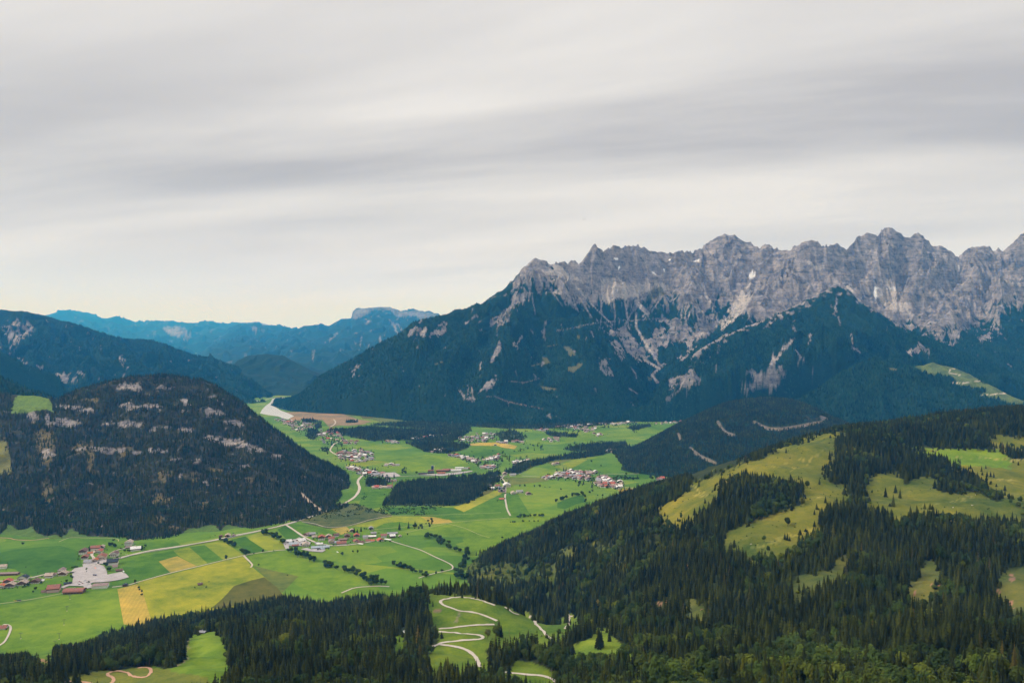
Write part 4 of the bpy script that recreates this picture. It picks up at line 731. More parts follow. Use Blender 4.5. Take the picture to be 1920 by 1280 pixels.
ribbon('road', [(225,1046),(205,1049),(190,1055),(180,1060),(172,1058),(176,1047),(172,1040),(180,1032),(195,1027)], 8, GRV, 'street bend between the red roofed houses', **fl)
ribbon('path', [(205,1040),(215,1033),(235,1028),(255,1023)], 5, GRV, 'drive to the white farmhouse', **fl)
ribbon('path', [(-30,1225),(3,1208),(12,1198),(18,1186),(20,1177),(16,1172),(6,1171)], 4.5, GRV, 'lane loop at the left edge of the bright meadow', **fl)
ribbon('path', [(-20,1008),(15,1009),(30,1012),(60,1013),(85,1010),(98,1008)], 4, RED, 'reddish track under the dome hill', **fl); ribbon('path', [(110,1016),(125,1010),(135,1008),(170,1009),(200,1009),(220,1011),(222,1015)], 2.6, FTR, 'thin track at the foot of the dome hill', **fl)
ribbon('path', E2([(0,283),(40,290),(80,275),(125,262)]), 10, GRV, 'shore road left of the lake', **fl); ribbon('path', E2([(150,180),(145,195),(175,210),(195,225),(190,245)]), 12, GRV, 'track through the far lake meadow', **fl)
ribbon('path', E2([(560,480),(590,460),(595,440),(580,425)]), 9, GRV, 'track round the sports field', **fl); ribbon('path', E2([(1850,1000),(1990,1150)]), 2, FTR, 'worn line in the hamlet meadow', **fl) if 0 else None
ribbon('path', E2([(850,850),(1000,855),(1200,848),(1340,850)]), 5, GRV, 'lane in front of the sawmill', **fl)
fg_ = [FGG]
for pts, wd, m, lb in [(E6([(592,700),(560,686),(520,672),(460,655),(420,646),(380,640),(340,637),(300,638),(260,642),(220,650),(195,658),(184,668),(188,682),(205,695),(230,706),(260,716),(300,730),(335,741),(400,748),(440,754),(480,763),(520,777),(560,793),(608,816)]), 4.6, GRV, 'gravel road looping over the top of the grassy knoll'),
   (E6([(588,843),(540,843),(500,845),(450,847),(400,850),(350,856),(300,862),(240,870),(172,875)]), 4.6, GRV, 'upper straight of the hairpin road on the knoll'),
   (E6([(172,893),(240,900),(300,905),(350,910),(400,914),(440,917),(475,921),(495,929),(502,939),(490,947),(465,952),(430,955),(380,959),(320,964),(260,969),(210,977),(180,985),(150,996),(120,1010),(95,1025),(72,1045)]), 4.8, GRV, 'hairpin of the gravel road below the knoll'),
   (E6([(180,992),(215,996),(250,1000),(290,1007),(330,1016),(370,1030),(400,1045),(430,1068),(450,1090),(460,1112),(470,1135),(480,1160)]), 5, GRV, 'lower branch of the gravel road turning into the firs'),
   (E6([(655,1198),(720,1206),(800,1214),(860,1219),(920,1223),(970,1232),(1005,1245),(1035,1262),(1060,1280),(1085,1305)]), 4.2, GRV, 'gravel road running out at the lower frame edge'),
   (E6([(664,711),(685,722),(705,737),(725,752),(748,764),(772,771)]), 4.2, GRV, 'short piece of gravel road right of the knoll top'),
   (E6([(850,795),(875,806),(892,822),(905,842),(925,862),(945,885),(965,905),(985,928),(1015,946)]), 4.4, GRV, 'gravel road dropping down the right flank of the knoll'),
   (E6([(1112,872),(1130,856),(1145,840),(1150,822),(1146,803),(1142,792),(1152,784),(1175,781)]), 4.2, GRV, 'gravel bend on the small ridge right of the knoll'),
   (E4([(410,1288),(450,1276),(500,1270),(560,1270),(640,1276),(700,1290)]), 4.0, RED, 'reddish bike trail at the lower left frame edge'),
   (E4([(825,1288),(848,1268),(852,1248),(835,1235),(812,1225),(808,1210),(830,1200),(865,1195),(900,1194),(935,1200),(970,1214),(1000,1228),(1035,1237),(1070,1238),(1100,1230),(1122,1212),(1132,1192),(1124,1173),(1100,1165),(1070,1163),(1035,1168)]), 3.6, RED, 'reddish bike trail winding over the lower left slope')]:
    ribbon('path', pts, wd, m, lb, only=fg_)
LAYER[0] += .5
PAV = mat('parking_gravel', (.40, .37, .37), .95, .22, .06)
for p, lb in ((W(130,1000,10.667,[(50,750),(110,700),(290,665),(430,650),(430,700),(330,690),(350,760),(380,870),(400,960),(420,1010),(300,1060),(60,1010),(70,900)]), 'left half of the pale parking ground'), (W(130,1000,10.667,[(430,650),(600,625),(690,650),(750,760),(760,830),(1040,770),(1130,810),(1195,880),(1020,930),(800,965),(640,980),(480,985),(420,1010),(400,960),(345,740),(365,700)]), 'right half of the pale parking ground'),
  (W(130,1000,10.667,[(440,520),(500,500),(760,520),(780,600),(560,620),(420,650),(280,680),(260,620),(430,600)]), 'paved yard between the red roofed houses'), (W(130,1000,10.667,[(-180,1080),(0,1010),(60,990),(420,1000),(480,1090),(300,1110),(280,1060),(0,1050),(-120,1100)]), 'forecourt of the big inn'),
  (W(520,980,16,[(170,620),(280,520),(540,500),(660,440),(860,520),(1000,600),(960,700),(720,700),(600,700),(340,700),(350,820),(240,780)]), 'pale farmyard left of the middle village'), (W(520,980,16,[(700,800),(960,860),(1350,890),(1450,830),(1400,780),(1000,800),(900,760),(760,780)]), 'yard in front of the long grey barn'),
  (W(600,800,10.667,[(1160,960),(1330,920),(1500,915),(1620,985),(1500,1010),(1280,1010)]), 'pale gravel storage ground'), (W(600,800,10.667,[(1080,920),(1250,895),(1320,905),(1280,930),(1150,950)]), 'reddish yard behind the gravel ground'), (W(760,830,8,[(200,480),(430,470),(700,455),(1000,420),(1010,430),(820,470),(520,500),(420,490)]), 'sawmill yard')):
    flat('pavement', p, PAV if 'reddish' not in lb else mat('red_yard', (.30, .17, .15)), lb)
flat('pavement', W(130,1000,10.667,[(500,690),(520,680),(545,710),(525,722)]), mat('red_court', (.6, .28, .22)), 'small red court in the parking ground')
# ------------------------------------------------------------------ mesh builder
class MB:
    def __init__(s): s.V = []; s.F = []; s.M = []
    def add(s, V, F, m=0):
        o = len(s.V); s.V += [tuple(v) for v in V]; s.F += [tuple(i+o for i in f) for f in F]; s.M += [m]*len(F); return s
    def box(s, x0, x1, y0, y1, z0, z1, m=0):
        return s.add([(x0,y0,z0),(x1,y0,z0),(x1,y1,z0),(x0,y1,z0),(x0,y0,z1),(x1,y0,z1),(x1,y1,z1),(x0,y1,z1)], [(0,3,2,1),(4,5,6,7),(0,1,5,4),(1,2,6,5),(2,3,7,6),(3,0,4,7)], m)
    def prism(s, x0, x1, y0, y1, z0, zr, m=0):         # gable solid, ridge along y
        xm = (x0+x1)/2
        return s.add([(x0,y0,z0),(x1,y0,z0),(xm,y0,zr),(x0,y1,z0),(x1,y1,z0),(xm,y1,zr)], [(0,1,2),(4,3,5),(0,3,4,1),(1,4,5,2),(3,0,2,5)], m)
    def slab(s, x0, xm, y0, y1, z0, zr, th, m=0):      # one roof slope
        return s.add([(x0,y0,z0),(xm,y0,zr),(xm,y1,zr),(x0,y1,z0),(x0,y0,z0+th),(xm,y0,zr+th),(xm,y1,zr+th),(x0,y1,z0+th)], [(0,3,2,1),(4,5,6,7),(0,1,5,4),(1,2,6,5),(2,3,7,6),(3,0,4,7)], m)
    def tube(s, p, q, r0, r1, n=8, m=0):
        p = Vector(p); q = Vector(q); d = (q-p).normalized(); a = d.orthogonal().normalized(); b = d.cross(a)
        V = [p+(a*cos(2*pi*k/n)+b*sin(2*pi*k/n))*r0 for k in range(n)]+[q+(a*cos(2*pi*k/n)+b*sin(2*pi*k/n))*r1 for k in range(n)]
        return s.add(V, [(k,(k+1)%n,n+(k+1)%n,n+k) for k in range(n)]+[tuple(range(n))[::-1], tuple(range(n,2*n))], m)
    def build(s, name, mats, parent=None, link=True, smooth=False):
        return new_mesh(name, s.V, s.F, mats if isinstance(mats, (list, tuple)) else [mats], parent, midx=s.M, link=link, smooth=smooth)
# ------------------------------------------------------------------ houses
RC = dict(red=(.29,.12,.09), bred=(.42,.11,.07), brown=(.17,.10,.085), mauve=(.27,.19,.18), grey=(.30,.30,.32), beige=(.44,.35,.29), dark=(.035,.045,.06), white=(.72,.71,.70), orange=(.50,.16,.07), steel=(.36,.42,.48))
RM = {k: mat('roof_'+k, v, .8, .28, .35, bump=.15, bscale=1.5) for k, v in RC.items()}
WH = mat('white_plaster', (.78,.74,.68), .9, .08, .3); CRM = mat('cream_plaster', (.70,.60,.45), .9, .08, .3); WOOD = mat('brown_timber', (.16,.085,.05), .85, .3, .6); PNK = mat('pink_plaster', (.62,.42,.36), .9, .1, .3)
GLS = mat('window_glass', (.03,.04,.05), .15, 0, spec=.6); STN = mat('chimney_stone', (.40,.36,.33), .9, .2, 1.); MTL = mat('grey_metal', (.30,.31,.33), .5, .1, 1., metal=.4)
BLD = 'buildings of the valley'
def chalet(px, py, w_, l_, rz, roof, label, st=2, wall='w', kind='chalet', grp=None, pos=None, cat='house', balc=True, hip=False):
    if pos is None: x, y = gpt(px, py); z = 0.
    else: x, y, z = pos
    wm_ = {'w': WH, 'c': CRM, 'd': WOOD, 'p': PNK}[wall]
    o = empty(kind, (x, y, z), radians(rz)); tag(o, label, cat, grp)
    if pos is None: w_ *= 1.13; l_ *= 1.13; o.scale = (1, 1, 1.12)
    hw, hl = w_/2, l_/2; h1 = 2.9*max(1, st-1)+.3; h2 = h1+2.8; rise = hw*.44
    if st == 1: h1 = 3.2; h2 = 3.2
    MB().box(-hw, hw, -hl, hl, -1.5, h1).build('wall', wm_, o)
    if st > 1: MB().box(-hw-.12, hw+.12, -hl-.12, hl+.12, h1, h2).prism(-hw-.12, hw+.12, -hl-.12, hl+.12, h2, h2+rise).build('upper_storey', WOOD if wall != 'c' and hash(label) % 3 else wm_, o)
    else: MB().prism(-hw, hw, -hl, hl, h2, h2+rise).build('gable', WOOD, o)
    ov = 1.5; r_ = MB(); e = rise*(ov/(hw+.12))
    if hip:
        a, b, c, d = -hw-ov, hw+ov, -hl-ov, hl+ov; k = hl*.45; zb = h2+.05-e*.5; zt = h2+rise+1.2
        r_.add([(a,c,zb),(b,c,zb),(b,d,zb),(a,d,zb),(0,-k,zt),(0,k,zt)], [(0,1,4),(1,2,5,4),(2,3,5),(3,0,4,5),(0,3,2,1)])
    else:
        r_.slab(-hw-ov, 0, -hl-ov, hl+ov, h2-e+.06, h2+rise+.06, .35); r_.slab(hw+ov, 0, -hl-ov, hl+ov, h2-e+.06, h2+rise+.06, .35)
    ro = r_.build('roof', RM[roof], o)
    if l_ > 8: MB().box(hw*.25, hw*.25+1.1, hl*.2, hl*.2+1.1, h2+rise*.3, h2+rise+1.3).build('chimney', STN, ro)
    if st > 1 and balc:
        MB().box(-hw-.1, hw+.1, -hl-1.35, -hl-.14, h1-.15, h1).box(-hw-.1, hw+.1, -hl-1.4, -hl-1.3, h1, h1+.95).build('balcony', WOOD, o)
    for zz in ([1.0] if st < 3 else [1.0, 3.9]):
        for k in (-.55, 0, .55): MB().box(k*hw-.7, k*hw+.7, -hl-.06, -hl+.1, zz, zz+1.35).build('window', GLS, o)
    return o
LV = lambda x, y: (130+x/10.667, 1000+y/10.667); LW = lambda x, y: (x/10.667, 1040+y/10.667)
MVa = lambda x, y: (520+x/16, 980+y/16); MVb = lambda x, y: (630+x/14.77, 970+y/14.77); HM = lambda x, y: (760+x/8, 830+y/8)
for (f_, x, y, w_, l_, rz, rf, st, wl, lb) in [
 (LV,285,395,17,22,12,'brown',3,'w','dark timber guesthouse with a red brown roof, leftmost of the red roofed houses'),(LV,315,495,15,15,12,'red',2,'w','small red roofed house just below the dark timber guesthouse'),
 (LV,415,402,9,11,-60,'orange',1,'w','tiny orange roofed garage between the two streets'),(LV,530,330,16,22,-75,'red',3,'w','long white house with a red roof at the top of the left village'),
 (LV,655,290,11,12,10,'beige',2,'w','pale roofed cottage at the upper right of the long white house'),(LV,605,375,14,16,5,'bred',2,'w','house with the brightest red roof in the left village'),
 (LV,655,508,20,24,15,'red',3,'c','large cream guesthouse with many balconies under the bright red roof'),(LV,530,555,11,12,10,'orange',2,'c','small orange roofed house left below the large cream guesthouse'),
 (LV,372,592,15,16,-80,'grey',2,'w','white house with a grey roof above the parking ground'),(LV,910,450,17,17,8,'brown',3,'w','white chalet with a brown roof beside the main road junction'),
 (LV,870,610,22,24,-72,'dark',3,'w','big white hotel with a nearly black roof'),(LV,920,668,12,10,-72,'mauve',1,'w','low annex in front of the black roofed hotel'),
 (LV,1195,222,18,18,8,'beige',3,'w','tall white farmhouse with a pale roof near the forest edge'),(LV,1325,330,17,24,-65,'white',2,'w','white roofed house with brick red walls by the hedge'),
 (LV,1180,288,9,13,-70,'mauve',1,'d','narrow shed between the two white farmhouses'),(LV,1000,745,9,14,-70,'brown',1,'d','low brown hut at the edge of the parking ground'),
 (LV,1115,1045,9,10,15,'dark',1,'d','dark hay hut next to the ochre strip'),
 (LW,1080,720,24,24,-72,'red',3,'p','big pink walled inn with a red brown roof left of the lift station'),(LW,900,745,9,12,-72,'brown',1,'p','low annex on the left of the pink walled inn'),
 (LW,1265,400,17,15,10,'beige',2,'w','pale house with a garden left of the parking ground'),(LW,1240,335,14,14,10,'mauve',2,'w','brownish roof behind the pale garden house'),
 (LW,990,440,17,16,-75,'beige',2,'w','white house with a pale roof on the village street'),(LW,1078,400,9,10,-75,'mauve',1,'w','small garage beside the white street house'),
 (LW,718,556,17,14,8,'brown',2,'w','white house with a chocolate roof and flat annex'),(LW,825,532,9,9,8,'white',1,'w','flat white annex of the chocolate roofed house'),
 (LW,470,490,20,16,10,'dark',2,'w','house with a dark blue roof behind a beige one'),(LW,460,592,19,15,8,'beige',2,'w','beige roofed house within hedges, in front of the dark blue roof'),
 (LW,160,560,18,14,15,'bred',2,'w','red roofed house near the left photo edge, upper of two'),(LW,212,632,19,15,10,'beige',2,'w','beige brown chalet beside the upper red roof'),(LW,28,655,14,14,15,'orange',2,'w','orange roofed house at the very left edge'),
 (LW,60,262,14,16,-70,'beige',2,'w','beige roofed house above the long barn'),(LW,10,262,12,12,-70,'brown',2,'w','brown roofed house cut by the left photo edge'),
 (LW,1355,585,9,14,-65,'dark',1,'d','dark carport between the inn and the parking ground'),
 (lambda x,y:(x,y),427,1006,13,17,12,'beige',2,'w','lone white farmhouse beside the main road'),(lambda x,y:(x,y),414,1006,9,10,12,'brown',1,'d','dark shed left of the roadside farmhouse'),
 (lambda x,y:(x,y),438,1005,8,10,12,'mauve',1,'w','low outbuilding right of the roadside farmhouse'),(lambda x,y:(x,y),3,1178,14,18,-75,'red',1,'w','red roofed building on the lane loop at the left edge'),
 (lambda x,y:(x,y),375,1096,7,9,-60,'brown',1,'d','lone weathered hay hut in the wide yellow field'),
 (MVa,900,385,15,15,-30,'mauve',2,'w','mauve roofed house at the upper left of the middle village'),(MVa,1050,375,14,15,-70,'grey',2,'w','grey brown roof right of the mauve roofed house'),(MVa,1110,430,9,12,-65,'beige',1,'w','pale low building where the street enters the middle village'),
 (MVa,1330,500,17,15,10,'bred',3,'w','dark timber house with a bright red roof in the middle village'),(MVa,1540,440,15,14,10,'beige',2,'w','pale pinkish roof beside the bright red one'),(MVa,1620,505,14,15,-70,'red',2,'w','red roofed house right of the pale pinkish roof'),
 (MVa,1625,600,15,14,15,'mauve',2,'c','taupe roofed house in front of the red roofs'),(MVa,1770,400,11,13,-65,'brown',2,'w','brownish house below the small ochre field'),(MVa,850,690,17,17,12,'beige',2,'w','brown chalet beside the pale farmyard'),
 (MVa,470,650,13,20,-75,'steel',1,'d','grey roofed barn on the pale farmyard'),(MVa,540,695,8,16,-75,'red',1,'d','low red shed at the farmyard edge'),(MVa,330,565,14,16,-70,'white',1,'w','white roofed storehouse at the left end of the middle village'),
 (MVa,700,545,17,22,-35,'white',1,'w','large white storage tent on the farmyard'),(MVa,1290,750,13,46,-74,'steel',1,'d','very long barn with a blue grey roof'),(MVa,1325,800,11,12,-20,'steel',1,'w','pale grey wing in front of the very long barn'),
 (MVa,1270,650,9,15,-75,'white',1,'w','white flat house behind the very long barn'),(MVa,1785,600,11,14,-65,'steel',1,'w','blue grey roof at the heart of the middle village'),(MVa,1185,625,8,10,-70,'grey',1,'w','small grey shed by the village street'),
 (MVb,310,545,15,15,8,'brown',2,'w','white house with a dark brown roof beside the firs'),(MVb,190,625,9,22,-76,'mauve',1,'d','long low brown barn in the middle village'),(MVb,150,745,16,24,-70,'red',2,'w','red roofed white farmhouse above the round tree'),
 (MVb,570,530,15,15,10,'bred',2,'w','square red hip roofed house beside tall firs'),(MVb,970,330,12,13,10,'grey',2,'w','white cottage with a grey roof alone above the middle village'),(MVb,1040,445,11,14,-75,'grey',1,'d','grey roofed barn below the lone white cottage'),
 (MVb,815,575,13,13,-75,'grey',2,'w','white house with a slate grey roof in the middle village'),(MVb,1000,540,11,20,-76,'white',1,'d','long barn with a whitish roof'),(MVb,560,665,15,16,20,'red',1,'c','rust red roof at the lower edge of the middle village'),
 (MVb,680,700,11,17,-75,'brown',1,'c','brown red stable beside the white bales'),(MVb,900,655,11,15,-75,'red',1,'w','low red roofed house right of the brown red stable'),(MVb,1020,655,8,9,-75,'orange',1,'c','smallest orange roof of the middle village'),
 (MVb,1225,640,17,16,25,'bred',1,'w','large plain red roof near the east end of the middle village'),(MVb,1320,535,13,15,-75,'red',2,'w','red roofed house behind the large plain red roof'),(MVb,1560,545,14,14,-70,'white',2,'d','whitish roofed farmhouse at the east end of the middle village'),
 (MVb,1560,455,10,28,-78,'grey',1,'d','long grey barn above the whitish farmhouse'),(MVb,1775,525,7,7,10,'beige',1,'w','tiny pale hut at the easternmost village corner'),(MVb,440,390,11,13,10,'beige',2,'w','pale house hidden behind two dark firs'),
 (HM,1290,548,15,16,-75,'mauve',2,'w','mauve roofed house left of the hamlet road'),(HM,1410,525,14,18,-75,'grey',2,'w','grey roofed house between hamlet trees'),(HM,1490,485,17,17,10,'beige',3,'w','tall pale house at the top of the hamlet'),(HM,1612,492,14,24,-76,'grey',2,'w','long grey roofed house at the upper right of the hamlet'),
 (HM,1522,655,26,24,10,'white',3,'w','large white inn with a pale roof beside the hamlet road'),(HM,1262,655,15,15,10,'beige',2,'w','beige roofed chalet at the wood edge of the hamlet'),(HM,1380,660,15,17,-75,'red',2,'w','red brown roofed house in the hamlet'),(HM,1300,695,13,15,-75,'white',2,'w','white roofed house in the lower hamlet'),
 (HM,1435,692,13,22,-78,'grey',2,'w','grey barn in the lower hamlet'),(HM,1442,738,13,22,-78,'mauve',2,'w','lowest house of the hamlet beside the yellow strip'),(HM,1440,850,12,14,-70,'orange',1,'d','orange roofed barn alone below the hamlet'),
 (HM,1622,765,17,17,12,'beige',2,'w','left house of the farm right of the hamlet road'),(HM,1712,745,15,22,-75,'grey',2,'w','grey middle building of the farm right of the hamlet road'),(HM,1845,775,17,15,12,'mauve',2,'w','right house of the farm right of the hamlet road')]:
    x, y = f_(x, y); chalet(x, y, w_, l_, rz, rf, lb, st, wl)
# industrial and special buildings
def hall(px, py, w_, l_, h_, rz, roof, wallm, label, name='hall', arched=False, cat='building'):
    x, y = gpt(px, py); o = empty(name, (x, y, 0), radians(rz)); tag(o, label, cat)
    hw, hl = w_/2, l_/2
    MB().box(-hw, hw, -hl, hl, -1, h_).build('wall', wallm, o)
    r_ = MB()
    if arched:
        n = 10; V = []
        for yy in (-hl-1.5, hl+1.5):
            for k in range(n+1):
                a = pi*k/n; V.append((-cos(a)*(hw+1.6), yy, h_-.8+sin(a)*w_*.24))
            for k in range(n+1):
                a = pi*k/n; V.append((-cos(a)*(hw+1.2), yy, h_-1.2+sin(a)*w_*.22))
        m_ = 2*(n+1); Fc = []
        for k in range(n): Fc += [(k, k+1, m_+k+1, m_+k), (n+1+k+1, n+1+k, m_+n+1+k, m_+n+2+k), (k+1, k, n+1+k, n+2+k), (m_+k, m_+k+1, m_+n+2+k, m_+n+1+k)]
        r_.add(V, Fc)
    else: r_.slab(-hw-.8, 0, -hl-.8, hl+.8, h_+.05, h_+1.6, .3).slab(hw+.8, 0, -hl-.8, hl+.8, h_+.05, h_+1.6, .3)
    ro = r_.build('roof', RM[roof], o)
    MB().box(-1.2, 1.2, -1.5, 1.5, h_+1.2, h_+(w_*.24+.8 if arched else 3.0)).build('roof_hatch', STN, ro)
    for k in range(int(l_/7)): MB().box(-hw-.07, -hw+.1, -hl+2+k*7, -hl+5.5+k*7, 1.2, 2.8).build('window', GLS, o)
    MB().box(-2, 2, -hl-.08, -hl+.1, -.4, 3.2).build('door', WOOD, o)
    return o
hall(*LV(625,1070), 24, 36, 7, 104-180, 'mauve', WH, 'large white hall with a flat mauve roof below the parking ground')
hall(*LW(1490,752), 24, 46, 6, 98, 'red', WOOD, 'lift station under a wide arched red brown roof', 'lift_station', arched=True)
hall(*LW(170,395), 15, 52, 5, 97, 'mauve', WOOD, 'long brown and grey barn at the left photo edge', 'barn')
for x, y, a, b, h_, rf, lb in [(260,470,18,38,6,'dark','dark roofed timber shed at the left end of the sawmill'),(380,455,18,30,6,'dark','second dark roofed timber shed of the sawmill'),(380,425,14,26,6,'red','short red roofed shed beside the sawmill silo'),(560,430,22,60,8,'red','long red roofed sawmill hall'),(540,465,20,36,6,'orange','lower rust coloured sawmill hall'),(640,415,18,50,8,'red','second long red roofed sawmill hall'),(760,430,24,48,9,'white','white roofed sawmill hall with a bright front'),(810,395,20,40,9,'white','upper white roofed sawmill hall'),(900,395,16,26,7,'grey','grey house at the right end of the sawmill'),(940,390,12,14,6,'bred','small red roofed hut ending the sawmill row')]:
    hall(*HM(x, y), a, b, h_, 97, rf, WH if rf in ('white', 'grey') else WOOD, lb)
x, y = gpt(*HM(405, 412)); o = tag(empty('silo', (x, y, 0)), 'tall dark blue silo tower above the sawmill', 'silo'); b = MB(); b.tube((0, 0, 0), (0, 0, 22), 6, 6, 16).build('tank', mat('blue_silo', (.03, .06, .12), .5, .1, .5), o); MB().tube((0, 0, 22.05), (0, 0, 25), 6.3, 1.5, 16).build('cap', MTL, o); MB().box(6.2, 9, -2, 2, 0, 24).build('elevator', RM['white'], o)
# small hut on the slope meadow
hx, hy, hz_ = hit(380, 1187, [FGG]); chalet(0, 0, 6, 9, 80, 'grey', 'grey roofed hay hut on the slope meadow between dark firs', 1, 'd', pos=(hx, hy, hz_))
hx, hy, hz_ = hit(81, 735+2, [D]); chalet(0, 0, 12, 16, -75, 'beige', 'pale alpine hut on the saddle pasture', 1, 'w', pos=(hx, hy, hz_))
hx, hy, hz_ = hit(761, 1187, [FGG]); chalet(0, 0, 4, 5, 20, 'white', 'white hut in the small green forest gap', 1, 'w', pos=(hx, hy, hz_))
# clusters farther off: one light mesh per house, shapes shared
FT = []
for k, rf in enumerate(['beige', 'mauve', 'white', 'brown', 'grey', 'red', 'beige', 'mauve', 'bred', 'grey']):
    a, b_, h_ = 12+3*(k % 3), 13+5*(k % 4 == 1), 4.8+.8*(k % 3); q = MB()
    q.box(-a/2, a/2, -b_/2, b_/2, -1, h_*.62, 0).box(-a/2-.1, a/2+.1, -b_/2-.1, b_/2+.1, h_*.62, h_, 1).prism(-a/2-.1, a/2+.1, -b_/2-.1, b_/2+.1, h_, h_+a*.21, 1)
    q.slab(-a/2-1.4, 0, -b_/2-1.4, b_/2+1.4, h_-.5, h_+a*.21+.06, .35, 2).slab(a/2+1.4, 0, -b_/2-1.4, b_/2+1.4, h_-.5, h_+a*.21+.06, .35, 2).box(1.5, 2.6, 1, 2.1, h_, h_+a*.21+1, 3)
    for s_ in (-.3, .3): q.box(a*s_-.8, a*s_+.8, -b_/2-.16, -b_/2, 1, 2.4, 4)
    FT.append((rf, q, q.build('chalet', [WH, WOOD if k % 3 else CRM, RM[rf], STN, GLS], link=False)))
RN = dict(beige='beige', mauve='mauve', white='white', brown='brown', grey='grey', red='red', bred='bright red')
SW = lambda p: W(1000, 860, 9.6, p)
CL = [(E2([(115,410),(200,428),(330,442),(440,462),(430,485),(300,518),(240,505),(170,450)]), 34, 'in the village at the lake'), (E2([(430,515),(560,500),(650,540),(610,580),(560,610),(500,600)]), 20, 'in the upper hamlet below the lake village'),
 (E2([(655,580),(760,590),(765,612),(655,608)]), 7, 'in the row right of the upper hamlet'), (E2([(600,680),(700,655),(800,655),(885,690),(820,705),(890,720),(870,735),(760,752),(690,735),(630,720)]), 40, 'in the dense village under the dome hill'),
 (E2([(680,792),(760,790),(850,805),(950,845),(900,852),(830,842),(770,835)]), 17, 'in the hamlet beside the pale gravel ground'), (E2([(965,765),(1060,765),(1060,775),(965,775)]), 4, 'alone in the green behind the gravel ground'),
 (E2([(880,935),(1010,932),(1010,942),(885,944)]), 5, 'in the row along the green glade'), (E2([(960,880),(1050,885),(1040,893),(965,890)]), 3, 'behind the glade firs'), (E2([(940,590),(1020,588),(1090,602),(1020,606)]), 6, 'at the forest edge above the big meadow'),
 (E2([(1125,575),(1270,555),(1460,530),(1460,540),(1280,560),(1210,582)]), 10, 'among the firs of the valley forest'), (E2([(1505,575),(1540,555),(1660,530),(1800,530),(1800,575),(1700,592),(1560,595)]), 26, 'in the forest village'),
 (E2([(1270,665),(1300,670),(1420,640),(1420,655),(1320,685),(1275,680)]), 5, 'below the valley forest tip'), (E2([(1400,688),(1480,695),(1620,715),(1680,740),(1650,755),(1580,730),(1470,705)]), 15, 'in the diagonal row of the valley meadow'),
 (E2([(1690,730),(1740,715),(1825,690),(1828,722),(1760,735)]), 10, 'in the knot right of the diagonal row'), (E2([(1690,775),(1790,775),(1800,800),(1700,795)]), 8, 'behind the sawmill firs'), (E3([(290,600),(370,570),(440,565),(440,580),(350,610)]), 6, 'beside the fir belt'),
 (SW([(160,345),(260,330),(370,350),(250,375)]), 5, 'left of the right village'), (SW([(340,300),(450,250),(600,215),(780,220),(1000,235),(1140,240),(1020,300),(1030,375),(880,385),(760,370),(520,345)]), 34, 'in the right village'),
 (SW([(1110,470),(1120,440),(1160,330),(1240,320),(1400,380),(1610,430),(1610,470),(1560,540),(1400,530),(1240,510)]), 26, 'in the lower half of the right village'), (E3([(480,345),(560,338),(590,345),(550,355)]), 5, 'at the left end of the far village'),
 (E3([(640,325),(760,305),(940,305),(970,345),(880,365),(780,350),(740,335)]), 28, 'in the far village below the mountain'), (E3([(935,370),(1000,370),(990,395),(940,392)]), 5, 'below the far village'), (E3([(970,296),(1100,292),(1205,285),(1200,295),(1100,305),(980,306)]), 12, 'in the thin row beneath the mountain'),
 (E3([(550,410),(680,400),(680,432),(610,438),(555,425)]), 7, 'in the farm group in the far meadow'), (E3([(1010,510),(1060,495),(1115,495),(1100,510),(1020,516)]), 5, 'in front of the far fir belt'), (E3([(210,435),(410,430),(410,440),(260,448)]), 7, 'above the ochre field'),
 (E3([(190,460),(225,458),(225,468),(190,468)]), 1, 'alone at the ochre field'), (E3([(615,598),(665,592),(665,605),(620,606)]), 2, 'beside the yellow strip of the right village'), (E3([(1400,715),(1490,712),(1490,725),(1410,725)]), 4, 'at the tip of the near forest'), (E3([(1320,290),(1400,295),(1590,280),(1585,290),(1410,305)]), 8, 'beneath the round hill')]
far_list = []
for poly, n, ph in CL:
    n = int(n*1.6)
    P_ = np.array(poly); got = []; tries = 0
    while len(got) < n and tries < 4000:
        tries += 1; a = random.uniform(P_[:, 0].min(), P_[:, 0].max()); b_ = random.uniform(P_[:, 1].min(), P_[:, 1].max())
        if not inpoly([a], [b_], poly)[0]: continue
        x, y = gpt(a, b_)
        if any(math.hypot(x-q[0], y-q[1]) < 15.5 for q in got): continue
        got.append((x, y)); far_list.append((x, y, ph))
far_list.sort(key=lambda q: q[1]); rest = []; used_ = set()
for i, (x, y, ph) in enumerate(far_list):
    k = random.choice([0, 0, 0, 1, 1, 2, 2, 2, 3, 4, 4, 5, 6, 6, 7, 7, 9, 9, 9, 8]); rf, q, src = FT[k]; rz = radians(random.choice([0, 90, 15, -75, 10, 100])+random.uniform(-8, 8)); s_ = random.uniform(1.0, 1.35)
    if i < 205:
        o = src.copy(); C.objects.link(o); o.location = (x, y, 0); o.rotation_euler = (0, 0, rz); o.scale = (s_,)*3
        tag(o, 'small %s roofed chalet %s' % (RN[rf], ph), 'house', 'houses '+ph)
    else: rest.append((x, y, rz, s_, k))
allV, allF, allM = [], [], []; mats_ = [WH, WOOD, STN, GLS]+[RM[f[0]] for f in FT]
for x, y, rz, s_, k in rest:
    q = FT[k][1]; o_ = len(allV); c_, d_ = cos(rz)*s_, sin(rz)*s_
    allV += [(x+v[0]*c_-v[1]*d_, y+v[0]*d_+v[1]*c_, v[2]*s_) for v in q.V]; allF += [tuple(i+o_ for i in f) for f in q.F]; allM += [{0: 0, 1: 1, 2: 4+k, 3: 2, 4: 3}[m_] for m_ in q.M]
tag(new_mesh('distant_houses', allV, allF, mats_, midx=allM), 'most distant houses of the lake and far villages seen as pale dots', None, None, 'stuff')
